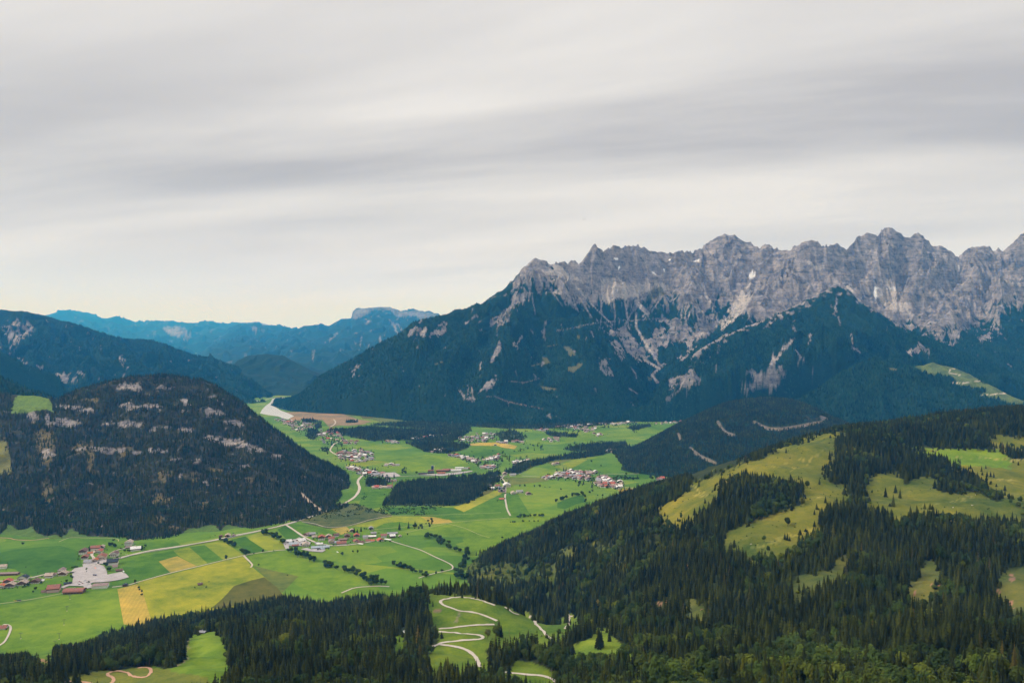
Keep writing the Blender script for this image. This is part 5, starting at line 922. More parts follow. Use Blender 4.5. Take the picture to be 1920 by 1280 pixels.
# ------------------------------------------------------------------ cars on the parking ground
TYR = mat('tyre_rubber', (.02, .02, .02), .9, 0)
def car_src(col):
    q = MB(); q.box(-2.2, 2.2, -.9, .9, .35, .95, 0)
    q.add([(-1.6,-.85,.95),(1.3,-.85,.95),(1.3,.85,.95),(-1.6,.85,.95),(-1.1,-.72,1.48),(.7,-.72,1.48),(.7,.72,1.48),(-1.1,.72,1.48)], [(0,1,5,4),(1,2,6,5),(2,3,7,6),(3,0,4,7)], 1).box(-1.1, .7, -.72, .72, 1.485, 1.54, 0)
    for sx in (-1.4, 1.4):
        for sy in (-.92, .72): q.tube((sx, sy, .33), (sx, sy+.2, .33), .33, .33, 10, 2)
    return q.build('parked_car', [mat('car_paint', col, .3, 0, spec=.5), GLS, TYR], link=False)
cars = {n_: car_src(c_) for n_, c_ in (('white', (.8, .8, .8)), ('red', (.5, .06, .05)), ('black', (.03, .03, .035)), ('silver', (.45, .46, .48)))}
for k, (x, y, c_, lb) in enumerate([(170,1000,'white','white car, leftmost of the parked rows'),(205,975,'red','red car parked beside the leftmost white one'),(235,990,'silver','silver car in the lower left of the parking ground'),(262,1012,'red','red car nearest the lift station'),
   (300,960,'white','white car near the middle of the lower row'),(330,945,'white','white car at the top of the lower row'),(350,985,'black','black car at the right of the lower row'),(375,1020,'silver','silver car beside the planted strip'),(200,1030,'black','black car behind the arched roof'),
   (85,795,'white','white van sized car alone at the upper left of the parking ground'),(1020,495,'black','black car on the main road junction'),(1145,430,'white','white car on the drive below the farmhouse')]):
    x, y = gpt(*LV(x, y)); o = cars[c_].copy(); C.objects.link(o); o.location = (x, y, LAYER[0]+.05); o.rotation_euler = (0, 0, random.uniform(0, 3)); tag(o, lb, 'car', 'cars parked in the left village')
def trailer(px, py, l_, col, rz, label, name='trailer'):
    x, y = gpt(px, py); o = tag(empty(name, (x, y, LAYER[0]), radians(rz)), label, name.replace('_', ' '))
    MB().box(-l_/2, l_/2, -1.25, 1.25, .9, 3.4).build('body', mat('trailer_skin', col, .5, .05), o)
    for sx in (-l_*.3, l_*.3): MB().tube((sx, -1.3, .5), (sx, 1.3, .5), .5, .5, 10).build('wheel', TYR, o)
trailer(*LV(510,850), 11, (.16,.17,.22), -12, 'dark grey trailer alone in the middle of the parking ground'); trailer(*LV(1085,785), 9, (.85,.85,.85), -55, 'white trailer at the right corner of the parking ground'); trailer(*HM(1430,730+400), 1, (.8,.8,.8), 0, 'x') if 0 else None
def bale_row(px, py, l_, w_, rz, label):
    x, y = gpt(px, py); o = tag(empty('silage_clamp', (x, y, LAYER[0]), radians(rz)), label, 'silage clamp'); n = 12; V = []; 
    for xx in (-l_/2, l_/2):
        for k in range(n+1): a = pi*k/n; V.append((xx, -cos(a)*w_/2, sin(a)*1.8))
    MB().add(V, [(k, k+1, n+2+k, n+1+k) for k in range(n)]+[tuple(range(n+1))[::-1], tuple(range(n+1, 2*n+2))]).build('foil_cover', mat('white_foil', (.85, .85, .85), .4, .05), o)
bale_row(*MVb(1440,620), 24, 7, -28, 'long white foil covered silage clamp at the east village end'); bale_row(*MVb(690,745), 16, 6, -20, 'white silage clamp below the rust red roofs'); bale_row(*MVb(45,975), 9, 2.5, -50, 'thin white foil heap beside the round tree')
# ------------------------------------------------------------------ lift pylons, poles, crane
GAL = mat('galvanised_steel', (.10, .11, .12), .6, .1, 1., metal=.2); WPO = mat('weathered_pole', (.14, .11, .09), .9, .2, 1.); CON = mat('pale_concrete', (.55, .48, .38), .9, .1, 1.)
def pylon(px, py, h_, label, grp):
    x, y, z = hit(px, py, None); o = tag(empty('lift_pylon', (x, y, z), radians(20)), label, 'lift pylon', grp)
    MB().box(-1.3, 1.3, -1.3, 1.3, -1, .5).build('footing', CON, o); MB().tube((0, 0, .5), (0, 0, h_), .42, .30, 10).build('mast', GAL, o)
    MB().box(-3.4, 3.4, -.25, .25, h_, h_+.5).build('crossarm', GAL, o)
    for s_ in (-1, 1): MB().box(s_*3.1-.25, s_*3.1+.25, -1.8, 1.8, h_-.5, h_-.02).build('sheave_train', GAL, o)
for px, py, h_, lb in [(131,1123,10,'lift pylon closest below the arched lift station'),(125.5,1145,11,'second lift pylon below the station'),(120,1171,12,'third lift pylon in the bright meadow'),(111,1198,13,'fourth lift pylon, close to the forest'),(103,1212,12,'fifth lift pylon at the meadow end'),(97,1228,11,'lowest lift pylon against the dark firs'),(39,1197,12,'lone pylon on a pale footing in the left bright meadow')]: pylon(px, py, h_, lb, 'pylons of the chair lift')
x, y = gpt(36, 1127); o = tag(empty('valley_lift_hut', (x, y, 0), radians(15)), 'dark drag lift drive standing on the narrow track', 'lift machine'); MB().box(-4, 4, -1.5, 1.5, 2.2, 4.4).build('housing', GAL, o); [MB().box(s_*3-.3, s_*3+.3, -.3, .3, 0, 2.2).build('leg', GAL, o) for s_ in (-1, 1)]
x, y = gpt(29.5, 1127); o = tag(empty('excavator', (x, y, 0), radians(15)), 'small yellow excavator on the narrow track', 'excavator'); YP = mat('yellow_paint', (.65, .42, .05), .5, .05); MB().box(-1.8, 1.8, -1.2, 1.2, 1.0, 2.2).build('body', YP, o); MB().box(-.2, 1.4, -.9, .6, 2.2, 3.4).build('cab', GLS, o); [MB().box(-2.1, 2.1, s_*1.1-.35, s_*1.1+.35, 0, .95).build('track', TYR, o) for s_ in (-1, 1)]; MB().tube((-1.6, 0, 2), (-4, 0, 4.2), .25, .2).tube((-4, 0, 4.2), (-5.6, 0, 1.6), .2, .15).build('boom', YP, o)
for px, py, h_, arm, lb in [(895,1122.5,9,.0,'pale pole on the knoll beside the gravel loop'),(955,1196,13,1.6,'wooden power pole with crossarm on the knoll flank'),(1034,1273,12,1.8,'power pole beside the lower gravel road'),(907,1132,6,.5,'short post at the knoll road edge'),(1078,1105,14,.0,'bare pole among the firs behind the knoll')]:
    x, y, z = hit(px, py, [FGG]); o = tag(empty('power_pole', (x, y, z)), lb, 'pole'); MB().tube((0, 0, -1), (0, 0, h_), .28, .18, 8).build('post', WPO if arm else CON, o)
    if arm: MB().box(-arm, arm, -.12, .12, h_-1.4, h_-1.15).build('crossarm', WPO, o); [MB().tube((s_*arm*.85, 0, h_-1.14), (s_*arm*.85, 0, h_-.8), .09, .06).build('insulator', GLS, o) for s_ in (-1, 1)]
x, y = gpt(736, 914); o = tag(empty('tower_crane', (x, y, 0), radians(30)), 'slim orange brown tower crane beside the glade firs', 'crane'); OR = mat('crane_orange', (.45, .2, .08), .6, .1); MB().box(-.8, .8, -.8, .8, 0, 30).build('mast', OR, o); MB().box(-8, 26, -.5, .5, 30, 31.2).build('jib', OR, o); MB().box(-8, -5, -.9, .9, 28, 29.95).build('counterweight', CON, o)
# ------------------------------------------------------------------ cows and a bird
def cow_mesh():
    q = MB(); S = [(-1.15,.95,.05,.12),(-1.05,1.05,.30,.34),(-.6,1.02,.36,.42),(0,.98,.38,.46),(.55,1.02,.34,.42),(.85,1.15,.22,.30),(1.15,1.38,.15,.18),(1.30,1.42,.17,.19),(1.58,1.28,.11,.12),(1.72,1.20,.08,.08)]; n = 10; V = []
    for x, z, a, b_ in S: V += [(x, cos(2*pi*k/n)*a, z+sin(2*pi*k/n)*b_) for k in range(n)]
    F_ = [(i*n+k, i*n+(k+1)%n, (i+1)*n+(k+1)%n, (i+1)*n+k) for i in range(len(S)-1) for k in range(n)]+[tuple(range(n))[::-1], tuple(range((len(S)-1)*n, len(S)*n))]
    q.add(V, F_)
    for sy in (-.2, .2):
        q.tube((.62, sy, .8), (.60, sy, .40), .11, .07, 7).tube((.60, sy, .42), (.62, sy, 0), .065, .06, 7)
        q.tube((-.85, sy, .95), (-.78, sy, .55), .16, .08, 7).tube((-.78, sy, .57), (-.95, sy, .38), .08, .06, 7).tube((-.95, sy, .40), (-.92, sy, 0), .06, .06, 7).tube((1.28, sy*.6, 1.5), (1.24, sy*1.7, 1.58), .05, .02, 5)
    q.tube((-1.15, 0, 1.1), (-1.25, 0, .45), .035, .03, 5); return q
cm = mat('pale_cow_hide', (.66, .60, .52), .9, .2, 2.)
csrc = cow_mesh().build('cow', cm, link=False, smooth=True)
for px, py, rz, lb in [(1787,952,20,'pale cow grazing alone on the right alpine pasture'),(1823,948,130,'pale cow farther right on the alpine pasture'),(1829,928,60,'pale cow standing beside the worn pasture track'),(1408,1021,10,'pale cow on the lower pasture near the worn track')]:
    x, y, z = hit(px, py, [FGG]); o = csrc.copy(); C.objects.link(o); o.location = (x, y, z); o.rotation_euler = (0, 0, radians(rz)); o.scale = (1.25,)*3; tag(o, lb, 'cow', 'cows on the right pasture')
u, s = ray(1095, 411.5); Yb = 330.
q = MB(); S = [(-.30,.02),(-.2,.05),(0,.09),(.16,.07),(.24,.05),(.30,.045),(.36,.01)]; n = 8; V = []
for x, a in S: V += [(x, cos(2*pi*k/n)*a, sin(2*pi*k/n)*a) for k in range(n)]
q.add(V, [(i*n+k, i*n+(k+1)%n, (i+1)*n+(k+1)%n, (i+1)*n+k) for i in range(len(S)-1) for k in range(n)]+[tuple(range(n))[::-1], tuple(range((len(S)-1)*n, len(S)*n))])
for s_ in (-1, 1):
    q.add([(.14, s_*.05, .04),(.17, s_*.35, .16),(.02, s_*.72, .10),(-.10, s_*.70, .10),(-.08, s_*.35, .14),(-.12, s_*.05, .03),(.14, s_*.05, .02),(.17, s_*.35, .14),(.02, s_*.72, .095),(-.10, s_*.70, .095),(-.08, s_*.35, .12),(-.12, s_*.05, .01)], [(0,1,4,5),(1,2,3,4),(6,11,10,7),(7,10,9,8),(0,6,7,1),(1,7,8,2),(2,8,9,3),(3,9,10,4),(4,10,11,5)])
q.add([(-.28,-.03,.01),(-.28,.03,.01),(-.45,.09,.01),(-.45,-.09,.01),(-.28,-.03,-.01),(-.28,.03,-.01),(-.45,.09,-.01),(-.45,-.09,-.01)], [(0,1,2,3),(4,7,6,5),(2,3,7,6)])
bo = q.build('bird', mat('dark_feathers', (.05, .045, .045), .8, 0), smooth=True); bo.location = (u*Yb, Yb, CAMH+s*Yb); bo.rotation_euler = (0, 0, radians(200)); tag(bo, 'small dark bird gliding high in the grey sky', 'bird')
# ------------------------------------------------------------------ trees
def leaf_mat(name, col, rnd, tr=0.):
    m = mat(name, col, .9, .30, .55, rnd=rnd, spec=.12); return m
NEED = leaf_mat('spruce_needles', (.026, .037, .010), .50); LEAF = leaf_mat('broad_leaves', (.040, .072, .018), .30); LIME = leaf_mat('light_leaves', (.058, .085, .016), .35); FLEAF = leaf_mat('field_tree_leaves', (.028, .055, .014), .25)
BARK = mat('tree_bark', (.085, .065, .05), .95, .3, 2.)
def spruce(h, r, tiers, br, seed, slim=1.):
    rg = random.Random(seed); V, F_ = [], []; z0 = h*.09
    for i in range(tiers):
        f = i/(tiers-1); z = z0+(h-z0)*(f**.93); rad = r*slim*(1-f)**.80*rg.uniform(.86, 1.12)+.12; drop = rad*rg.uniform(.40, .62); n = max(4, int(br*(1-.4*f))); ph = rg.uniform(0, 6.3)
        for k in range(n):
            a = ph+2*pi*k/n+rg.uniform(-.25, .25); R = rad*rg.uniform(.70, 1.22); wd = 2.6/n*R*rg.uniform(.75, 1.1); ca, sa = cos(a), sin(a)
            o = len(V); zt = z+(h/tiers)*.75; ze = z-drop*rg.uniform(.7, 1.2)
            V += [(ca*.06, sa*.06, zt), (ca*R*.58-sa*wd, sa*R*.58+ca*wd, z-drop*.35), (ca*R, sa*R, ze), (ca*R*.58+sa*wd, sa*R*.58-ca*wd, z-drop*.35), (ca*R*.60, sa*R*.60, z+rad*.02)]
            F_ += [(o, o+1, o+4), (o, o+4, o+3), (o+1, o+2, o+4), (o+4, o+2, o+3)]
    o = len(V); m = 7                               # inner mass of twigs so the crown is not see-through
    V += [(cos(2*pi*k/m)*r*slim*.42, sin(2*pi*k/m)*r*slim*.42, z0+.2) for k in range(m)]+[(0, 0, h*.94)]
    F_ += [(o+k, o+(k+1) % m, o+m) for k in range(m)]
    V += [(0, 0, h+.5), (.1, 0, h-1.2), (-.05, .09, h-1.2), (-.05, -.09, h-1.2)]; o = len(V)-4; F_ += [(o, o+1, o+2), (o, o+2, o+3), (o, o+3, o+1)]
    return V, F_
def broad(h, r, nl, seed, cards=520, size=.85):
    rg = random.Random(seed); V, F_ = [], []; lobes = []
    for i in range(nl):
        a = rg.uniform(0, 6.28); d = r*rg.uniform(.15, .62)*(i > 0); zc_ = h*(.48+.30*rg.random()) if i else h*.66
        lobes.append((cos(a)*d, sin(a)*d, zc_, r*rg.uniform(.38, .62), h*rg.uniform(.16, .27)))
    tot = sum(l[3]**2 for l in lobes)
    for lx, ly, lz, lr, lh in lobes:
        for _ in range(int(cards*lr*lr/tot)):
            u_ = rg.uniform(-1, 1); a = rg.uniform(0, 6.28); s_ = math.sqrt(1-u_*u_); k = rg.uniform(.72, 1.08); nx, ny, nz = s_*cos(a), s_*sin(a), u_
            c_ = Vector((lx+nx*lr*k, ly+ny*lr*k, lz+nz*lh*k)); nv = Vector((nx+rg.uniform(-.5, .5), ny+rg.uniform(-.5, .5), nz+.4+rg.uniform(-.4, .4))).normalized(); t1 = nv.orthogonal().normalized(); t1.rotate(__import__('mathutils').Quaternion(nv, rg.uniform(0, 6.28))); t2 = nv.cross(t1)
            s1, s2 = size*rg.uniform(.7, 1.3), size*rg.uniform(.5, 1.)
            o = len(V); V += [tuple(c_+t1*s1), tuple(c_+t2*s2), tuple(c_-t1*s1), tuple(c_-t2*s2)]; F_.append((o, o+1, o+2, o+3))
        for st_ in range(1):                        # twig mass inside each lobe
            o = len(V); m = 6; k = .70
            V += [(lx, ly, lz+lh*k), (lx, ly, lz-lh*k)]+[(lx+cos(2*pi*q/m)*lr*k, ly+sin(2*pi*q/m)*lr*k, lz) for q in range(m)]
            F_ += [(o, o+2+q, o+2+(q+1) % m) for q in range(m)]+[(o+1, o+2+(q+1) % m, o+2+q) for q in range(m)]
    return V, F_
def trunkm(h, r, top): return MB().tube((0, 0, -1.5), (0, 0, h*top), r, r*.35, 7)
lib = {'near': [], 'mid': [], 'broad': [], 'bmid': []}
def joined(name, cr, tr, mcrown):
    V = list(cr[0])+tr.V; n = len(cr[0]); F_ = list(cr[1])+[tuple(i+n for i in f) for f in tr.F]
    return new_mesh(name, V, F_, [mcrown, BARK], midx=[0]*len(cr[1])+[1]*len(tr.F), link=False)
SPR = []; BRO = []
for k in range(6):
    h, r = (25, 4.5) if k < 4 else (23, 5.2); cr = spruce(h, r, 17, 12, 40+k, [1, .85, 1.1, .95, 1, 1.05][k]); tr = trunkm(h, .36, .75); SPR.append((cr, tr)); lib['near'].append(joined('near_spruce_shape', cr, tr, NEED))
for k in range(5): lib['mid'].append(joined('mid_spruce_shape', spruce(25, 4.6, 8, 7, 60+k, [1, .85, 1.15, .95, 1.05][k]), MB().tube((0, 0, -1.5), (0, 0, 8), .35, .3, 4), NEED))
for k in range(5):
    cr = broad([15, 17, 14, 19, 16][k], [5.2, 5.8, 5.5, 4.6, 6][k], 8, 80+k, 620); tr = trunkm(12, .38, .8); BRO.append((cr, tr, LIME if k in (2, 4) else LEAF)); lib['broad'].append(joined('broadleaf_shape', cr, tr, LIME if k in (2, 4) else LEAF))
for k in range(4): lib['bmid'].append(joined('far_broadleaf_shape', broad([13, 15, 12, 16][k], [5.2, 5.6, 5.4, 4.8][k], 6, 90+k, 150, 1.4), trunkm(10, .4, .8), FLEAF))
COLS = {}
for k, obs in lib.items():
    c_ = bpy.data.collections.new('shapes_'+k); COLS[k] = c_
    for i, o in enumerate(obs): o.name = '%s_%02d' % (k, i); c_.objects.link(o)
def scatter(name, label, P, scl, idx, coll):
    n = len(P); me = bpy.data.meshes.new(name); me.vertices.add(n); me.vertices.foreach_set('co', np.asarray(P, np.float32).ravel())
    a = me.attributes.new('scl', 'FLOAT_VECTOR', 'POINT'); a.data.foreach_set('vector', np.asarray(scl, np.float32).ravel())
    a = me.attributes.new('rz', 'FLOAT', 'POINT'); a.data.foreach_set('value', RNG.uniform(0, 6.28, n).astype(np.float32))
    a = me.attributes.new('pick', 'INT', 'POINT'); a.data.foreach_set('value', np.asarray(idx, np.int32))
    o = bpy.data.objects.new(name, me); C.objects.link(o); tag(o, label, None, None, 'stuff')
    g = bpy.data.node_groups.new('plant_'+name, 'GeometryNodeTree'); g.interface.new_socket('Geometry', in_out='INPUT', socket_type='NodeSocketGeometry'); g.interface.new_socket('Geometry', in_out='OUTPUT', socket_type='NodeSocketGeometry')
    gi = g.nodes.new('NodeGroupInput'); go = g.nodes.new('NodeGroupOutput'); ip = g.nodes.new('GeometryNodeInstanceOnPoints'); ci = g.nodes.new('GeometryNodeCollectionInfo')
    ci.inputs['Collection'].default_value = coll; ci.inputs['Separate Children'].default_value = True; ci.inputs['Reset Children'].default_value = True
    def na(nm, ty):
        q = g.nodes.new('GeometryNodeInputNamedAttribute'); q.data_type = ty; q.inputs['Name'].default_value = nm; return q.outputs['Attribute']
    cb = g.nodes.new('ShaderNodeCombineXYZ'); g.links.new(na('rz', 'FLOAT'), cb.inputs[2])
    g.links.new(gi.outputs[0], ip.inputs['Points']); g.links.new(ci.outputs[0], ip.inputs['Instance']); ip.inputs['Pick Instance'].default_value = True
    g.links.new(na('pick', 'INT'), ip.inputs['Instance Index']); g.links.new(cb.outputs[0], ip.inputs['Rotation']); g.links.new(na('scl', 'FLOAT_VECTOR'), ip.inputs['Scale']); g.links.new(ip.outputs[0], go.inputs[0])
    md = o.modifiers.new('plant', 'NODES'); md.node_group = g; return o
# ---- near slope candidates
RUNF = np.maximum.accumulate((FGG.Z-CAMH)/FGG.Y2, 1); FGG.RUN = RUNF
LIML = np.array([(-300,1215),(0,1225),(40,1222),(60,1215),(75,1222),(100,1208),(120,1206),(160,1200),(185,1190),(205,1168),(215,1158),(260,1158),(275,1152),(320,1148),(360,1142),(405,1130),(425,1116),(445,1100),(475,1102),(500,1108),(525,1106),(535,1092),(550,1084),(590,1079),(615,1092),(650,1106),(700,1102),(735,1094),(765,1078),(800,1074),(840,1080),(870,1088),(905,1093),(925,1098),(960,1110),(1000,1100)])
LIMR = np.array([(820,1090),(868,1062),(880,1058),(900,1030),(925,1024),(950,1010),(970,1004),(985,988),(1005,978),(1025,958),(1060,950),(1100,936),(1150,922),(1200,905),(1240,898),(1290,886),(1310,895),(1400,852),(1480,822),(1570,796),(1650,788),(1750,770),(1850,760),(1920,760),(2300,755)])
cells = []
NC = 135000
u_ = RNG.uniform(-.74, .76, NC); Y_ = np.sqrt(RNG.uniform(430**2, 2900**2, NC)); X_ = u_*Y_; Z_ = grid_lookup(FGG, X_, Y_)
dens_big = fbm(X_/140, Y_/140, 3, 400); hN = fbm(X_/90, Y_/90, 3, 410)
H_ = np.clip(19.5+6*hN+RNG.normal(0, 5.0, NC), 6, 33)
px0, py0 = proj(X_, Y_, Z_); px1, py1 = proj(X_, Y_, Z_+H_*.72); pxm, pym = proj(X_, Y_, Z_+H_*.55)
run = grid_lookup(FGG, X_, Y_, 'RUN'); sl = (Z_-CAMH)/Y_; hid = sl < run-.0025; topvis = (Z_+H_-CAMH)/Y_ >= run-.004
ok = (Z_ > 1.0) & topvis & (px1 > -60) & (px1 < 1980) & (py1 < 1330)
jt_ = fbm(X_/9, Y_/9, 3, 5, .6)*np.clip(Y_/1500, .3, 1.3); jb_ = fbm(X_/120, Y_/120, 4, 6); dx_, dy_ = jt_*5+jb_*7, jt_*3+jb_*4
inM0 = anyin(px0+dx_, py0+dy_, MEAD); inMm = anyin(pxm+dx_, pym+dy_, MEAD); inM1 = anyin(px1+dx_, py1+dy_, MEAD)
vis0 = inM0 & ~hid; rim = vis0 & (~anyin(px0+dx_+9, py0+dy_, MEAD) | ~anyin(px0+dx_-9, py0+dy_, MEAD) | ~anyin(px0+dx_, py0+dy_-6, MEAD)) & (RNG.random(NC) < .10+.35*(fbm(X_/40, Y_/40, 2, 411) > .1)) & (Y_ > 1050)
H_ = np.where(rim, H_*RNG.uniform(.3, .75, NC), H_); ok &= ~vis0 | rim
ok &= rim | ~(inMm & (((Z_+H_*.55-CAMH)/Y_) > run)); ok &= rim | ~inM1
lim = np.where((Y_ < 2030) & (px1 < 930), np.interp(px1, LIML[:, 0], LIML[:, 1]), np.interp(px1, LIMR[:, 0], LIMR[:, 1]))
ok &= py1-H_*.28*FPX/Y_ > lim-4
hillside = (px0 > 1290) & (px0 < 1600) & (Y_ > 1600)
shr = anyin(px0, py0, SHR) & ~hid; ok &= ~(shr & (RNG.random(NC) < .78))
ok &= (RNG.random(NC) < .97+.25*dens_big)
earm = anyin(px0, py0, EAR) & ~hid; ok &= ~earm
dup = anyin(px1, py1, EAR); ok &= ~dup
ok &= ~((dline(px0, py0, E6([(172,893),(350,910),(475,921),(502,939),(430,955),(260,969),(150,996),(60,1052)])) < 6) & (Y_ < 1500))
sel = np.nonzero(ok)[0]
# thin where two stems would stand in one another
key = {}; keep = []
for i in sel[RNG.permutation(len(sel))]:
    c_ = (int(X_[i]//3.4), int(Y_[i]//3.4))
    if c_ in key: continue
    key[c_] = 1; keep.append(i)
sel = np.array(keep)
bl = fbm(X_/110, Y_/110, 3, 430)+.25*RNG.normal(0, 1, NC)
lower = sst(py0, 1180, 1290)
isb = (bl > .50-.45*lower*(px0 > 1100)-.15*lower) & (Y_ < 2300); isb |= shr & (RNG.random(NC) < .6)
def scale_v(h, ref): k = h/ref; wv = RNG.uniform(.82, 1.2, len(h)); return np.stack([k*wv*.5+.5*wv*.95, k*wv*.5+.5*wv*.95, k], -1)
cs = sel[~isb[sel]]; bs = sel[isb[sel]]
def split_named(ids, frac, n=300):
    vis_ = (py0[ids]-H_[ids]*FPX/Y_[ids]*.5 < 1272) & (px0[ids] > 4) & (px0[ids] < 1916)
    sc_ = H_[ids]/Y_[ids]*vis_; o = np.argsort(-sc_); return ids[o[:n]], ids[o[n:]]
near_c, rest_c = split_named(cs, 0); near_b, rest_b = split_named(bs, 0, 240)
crown_me = [new_mesh('crown', c_[0], c_[1], [NEED], link=False).data for c_, t_ in SPR]; trunk_me = [t_.build('trunk', BARK, link=False).data for c_, t_ in SPR]
bcrown = [new_mesh('crown', c_[0], c_[1], [m_], link=False).data for c_, t_, m_ in BRO]; btrunk = [t_.build('trunk', BARK, link=False).data for c_, t_, m_ in BRO]
def plant(name, label, cat, group, x, y, z, s, cm_, tm_):
    o = bpy.data.objects.new(name, None); C.objects.link(o); o.location = (x, y, z); o.rotation_euler = (0, 0, random.uniform(0, 6.28)); o.scale = s; tag(o, label, cat, group)
    for nm, me_ in (('crown', cm_), ('trunk', tm_)):
        q = bpy.data.objects.new(nm, me_); C.objects.link(q); q.parent = o
    return o
def zone(px, py):
    if px < 200: return 'in the wood at the lower left corner'
    if px < 420: return 'in the lower left wood beside the reddish trail'
    if px < 620: return 'in the dense wood right of the slope meadow'
    if px < 800: return 'in the dense wood left of the hairpin road'
    if px < 950: return 'at the foot of the grassy knoll'
    if px < 1130: return 'around the lower gravel road'
    if px < 1320: return 'below the bright meadow right of the knoll'
    if px < 1500: return 'at the lower frame edge right of centre'
    if px < 1700: return 'at the lower frame edge toward the right'
    return 'in the lower right corner forest'
for i in near_c:
    k = random.randrange(6); s = H_[i]/25; wv = random.uniform(.85, 1.15); zz = zone(px0[i], py0[i])
    plant('spruce_tree', '%s %s spruce standing %s' % ('slender' if wv < .97 else 'broad' if wv > 1.05 else 'evenly shaped', 'tall' if H_[i] > 24 else 'short' if H_[i] < 17 else 'dark', zz), 'spruce tree', 'spruces '+zz, X_[i], Y_[i], Z_[i]-.3, (s*wv, s*wv, s), crown_me[k], trunk_me[k])
for i in near_b:
    k = random.randrange(5); s = H_[i]*.72/15; zz = zone(px0[i], py0[i])
    plant('broadleaf_tree', '%s %s leafy tree standing %s' % ('tall' if H_[i] > 23 else 'low' if H_[i] < 16 else 'mid sized', 'yellowish green' if k in (2, 4) else 'deep green', zz), 'leafy tree', 'leafy trees '+zz, X_[i], Y_[i], Z_[i]-.3, (s, s, s*random.uniform(.9, 1.15)), bcrown[k], btrunk[k])
P_ = lambda ids: np.stack([X_[ids], Y_[ids], Z_[ids]-.3], -1)
nr = rest_c[Y_[rest_c] < 1300]; fr = rest_c[Y_[rest_c] >= 1300]
scatter('conifer_forest', 'dark spruce forest covering the near slopes around the pastures', P_(rest_c), scale_v(H_[rest_c], 25), np.where(Y_[rest_c] < 1350, RNG.integers(0, 6, len(rest_c)), RNG.integers(6, 11, len(rest_c))), (lambda: [COLS.__setitem__('all', bpy.data.collections.new('shapes_conifer')), [COLS['all'].objects.link(o) for o in lib['near']+lib['mid']], COLS['all']][-1])())
scatter('broadleaf_forest', 'lighter leafy trees mixed into the near forest', P_(rest_b), scale_v(H_[rest_b]*.72, 15)*np.array((1, 1, 1)), RNG.integers(0, 5, len(rest_b)), COLS['broad'])
# bushes of the brushy clearings
NS = 60000; us = RNG.uniform(-.5, .72, NS); ys = np.sqrt(RNG.uniform(600**2, 2400**2, NS)); xs = us*ys; zs = grid_lookup(FGG, xs, ys); a, b_ = proj(xs, ys, zs); vis2 = (zs-CAMH)/ys > grid_lookup(FGG, xs, ys, 'RUN')-.002
m_ = ((anyin(a, b_, SHR) & (RNG.random(NS) < .75)) | (anyin(a, b_, CLR+[ALP[0], ALP[1], ALP[2]]) & (RNG.random(NS) < .035+.06*(fbm(xs/60, ys/60, 3, 555) > .35)))) & vis2 & ~anyin(a, b_, EAR)
sb = RNG.uniform(.10, .30, m_.sum()); scatter('undergrowth', 'low bushes scattered over brushy clearings and pastures', np.stack([xs[m_], ys[m_], zs[m_]-4.8*sb], -1), np.stack([sb, sb, sb*.8], -1), RNG.integers(0, 5, m_.sum()), COLS['broad'])
# ---- dome hill, round hill: real stems; farther mountains: small cones in one mesh
def cand(G, n, dens_fn=None, seed=0, ymin=None):
    iu = RNG.uniform(G.u[0], G.u[-1], n); iy = np.sqrt(RNG.uniform(G.Y[0]**2, G.Y[-1]**2, n)); X = iu*iy; Z = grid_lookup(G, X, iy)
    if not hasattr(G, 'V'): G.V = vis_of(G, 30.)*1.
    d = grid_lookup(G, X, iy, 'dens')*(grid_lookup(G, X, iy, 'V') > .5)
    a, b_ = proj(X, iy, Z); d = d*((a > -80) & (a < 2000)); k = RNG.random(n) < d
    return X[k], iy[k], Z[k], a[k], b_[k]
X, Y, Z, a, b_ = cand(D, 78000); Hh = np.clip(17+5*fbm(X/80, Y/80, 3, 470)+RNG.normal(0, 3, len(X)), 7, 27); Hh *= np.where(b_ < 740, .85, 1)
k_ = ~inpoly(*proj(X, Y, Z+Hh), Dq([(65,572),(130,572),(240,587),(285,597),(272,625),(290,655),(295,690),(260,670),(200,680),(100,690),(75,640)]))
X, Y, Z, Hh, a, b_ = X[k_], Y[k_], Z[k_], Hh[k_], a[k_], b_[k_]; brd = (fbm(X/70, Y/70, 3, 480) > .25+.35*(b_ < 930)) & (RNG.random(len(X)) < .5)
scatter('conifer_forest', 'sparse dark forest growing over the dome shaped hill', np.stack([X, Y, Z-.5], -1)[~brd], scale_v(Hh[~brd], 25)*np.array((.9, .9, 1)), RNG.integers(0, 5, (~brd).sum()), COLS['mid'])
scatter('broadleaf_forest', 'leafy trees at the foot and on the ledges of the dome hill', np.stack([X, Y, Z-.5], -1)[brd], scale_v(Hh[brd]*.6, 14), RNG.integers(0, 4, brd.sum()), COLS['bmid'])
X, Y, Z, a, b_ = cand(R6, 60000); Hh = np.clip(18+RNG.normal(0, 3, len(X)), 8, 27)
qb = RNG.random(len(X)) < .15+.25*(fbm(X/90, Y/90, 3, 490) > .2)
scatter('conifer_forest', 'dark forest covering the round hill', np.stack([X, Y, Z-.5], -1)[~qb], scale_v(Hh[~qb], 25), RNG.integers(0, 5, (~qb).sum()), COLS['mid'])
scatter('broadleaf_forest', 'green leafy trees mixed over the round hill', np.stack([X, Y, Z-.5], -1)[qb], scale_v(Hh[qb]*.62, 14), RNG.integers(0, 4, qb.sum()), COLS['bmid'])
FAR = bpy.data.materials.new('far_needles'); FAR.use_nodes = True; t = FAR.node_tree; q = t.nodes['Principled BSDF']; q.inputs['Roughness'].default_value = .95; q.inputs['Specular IOR Level'].default_value = .1; vc = nd(t, 'ShaderNodeVertexColor', layer_name='Col'); t.links.new(vc.outputs[0], q.inputs['Base Color'])
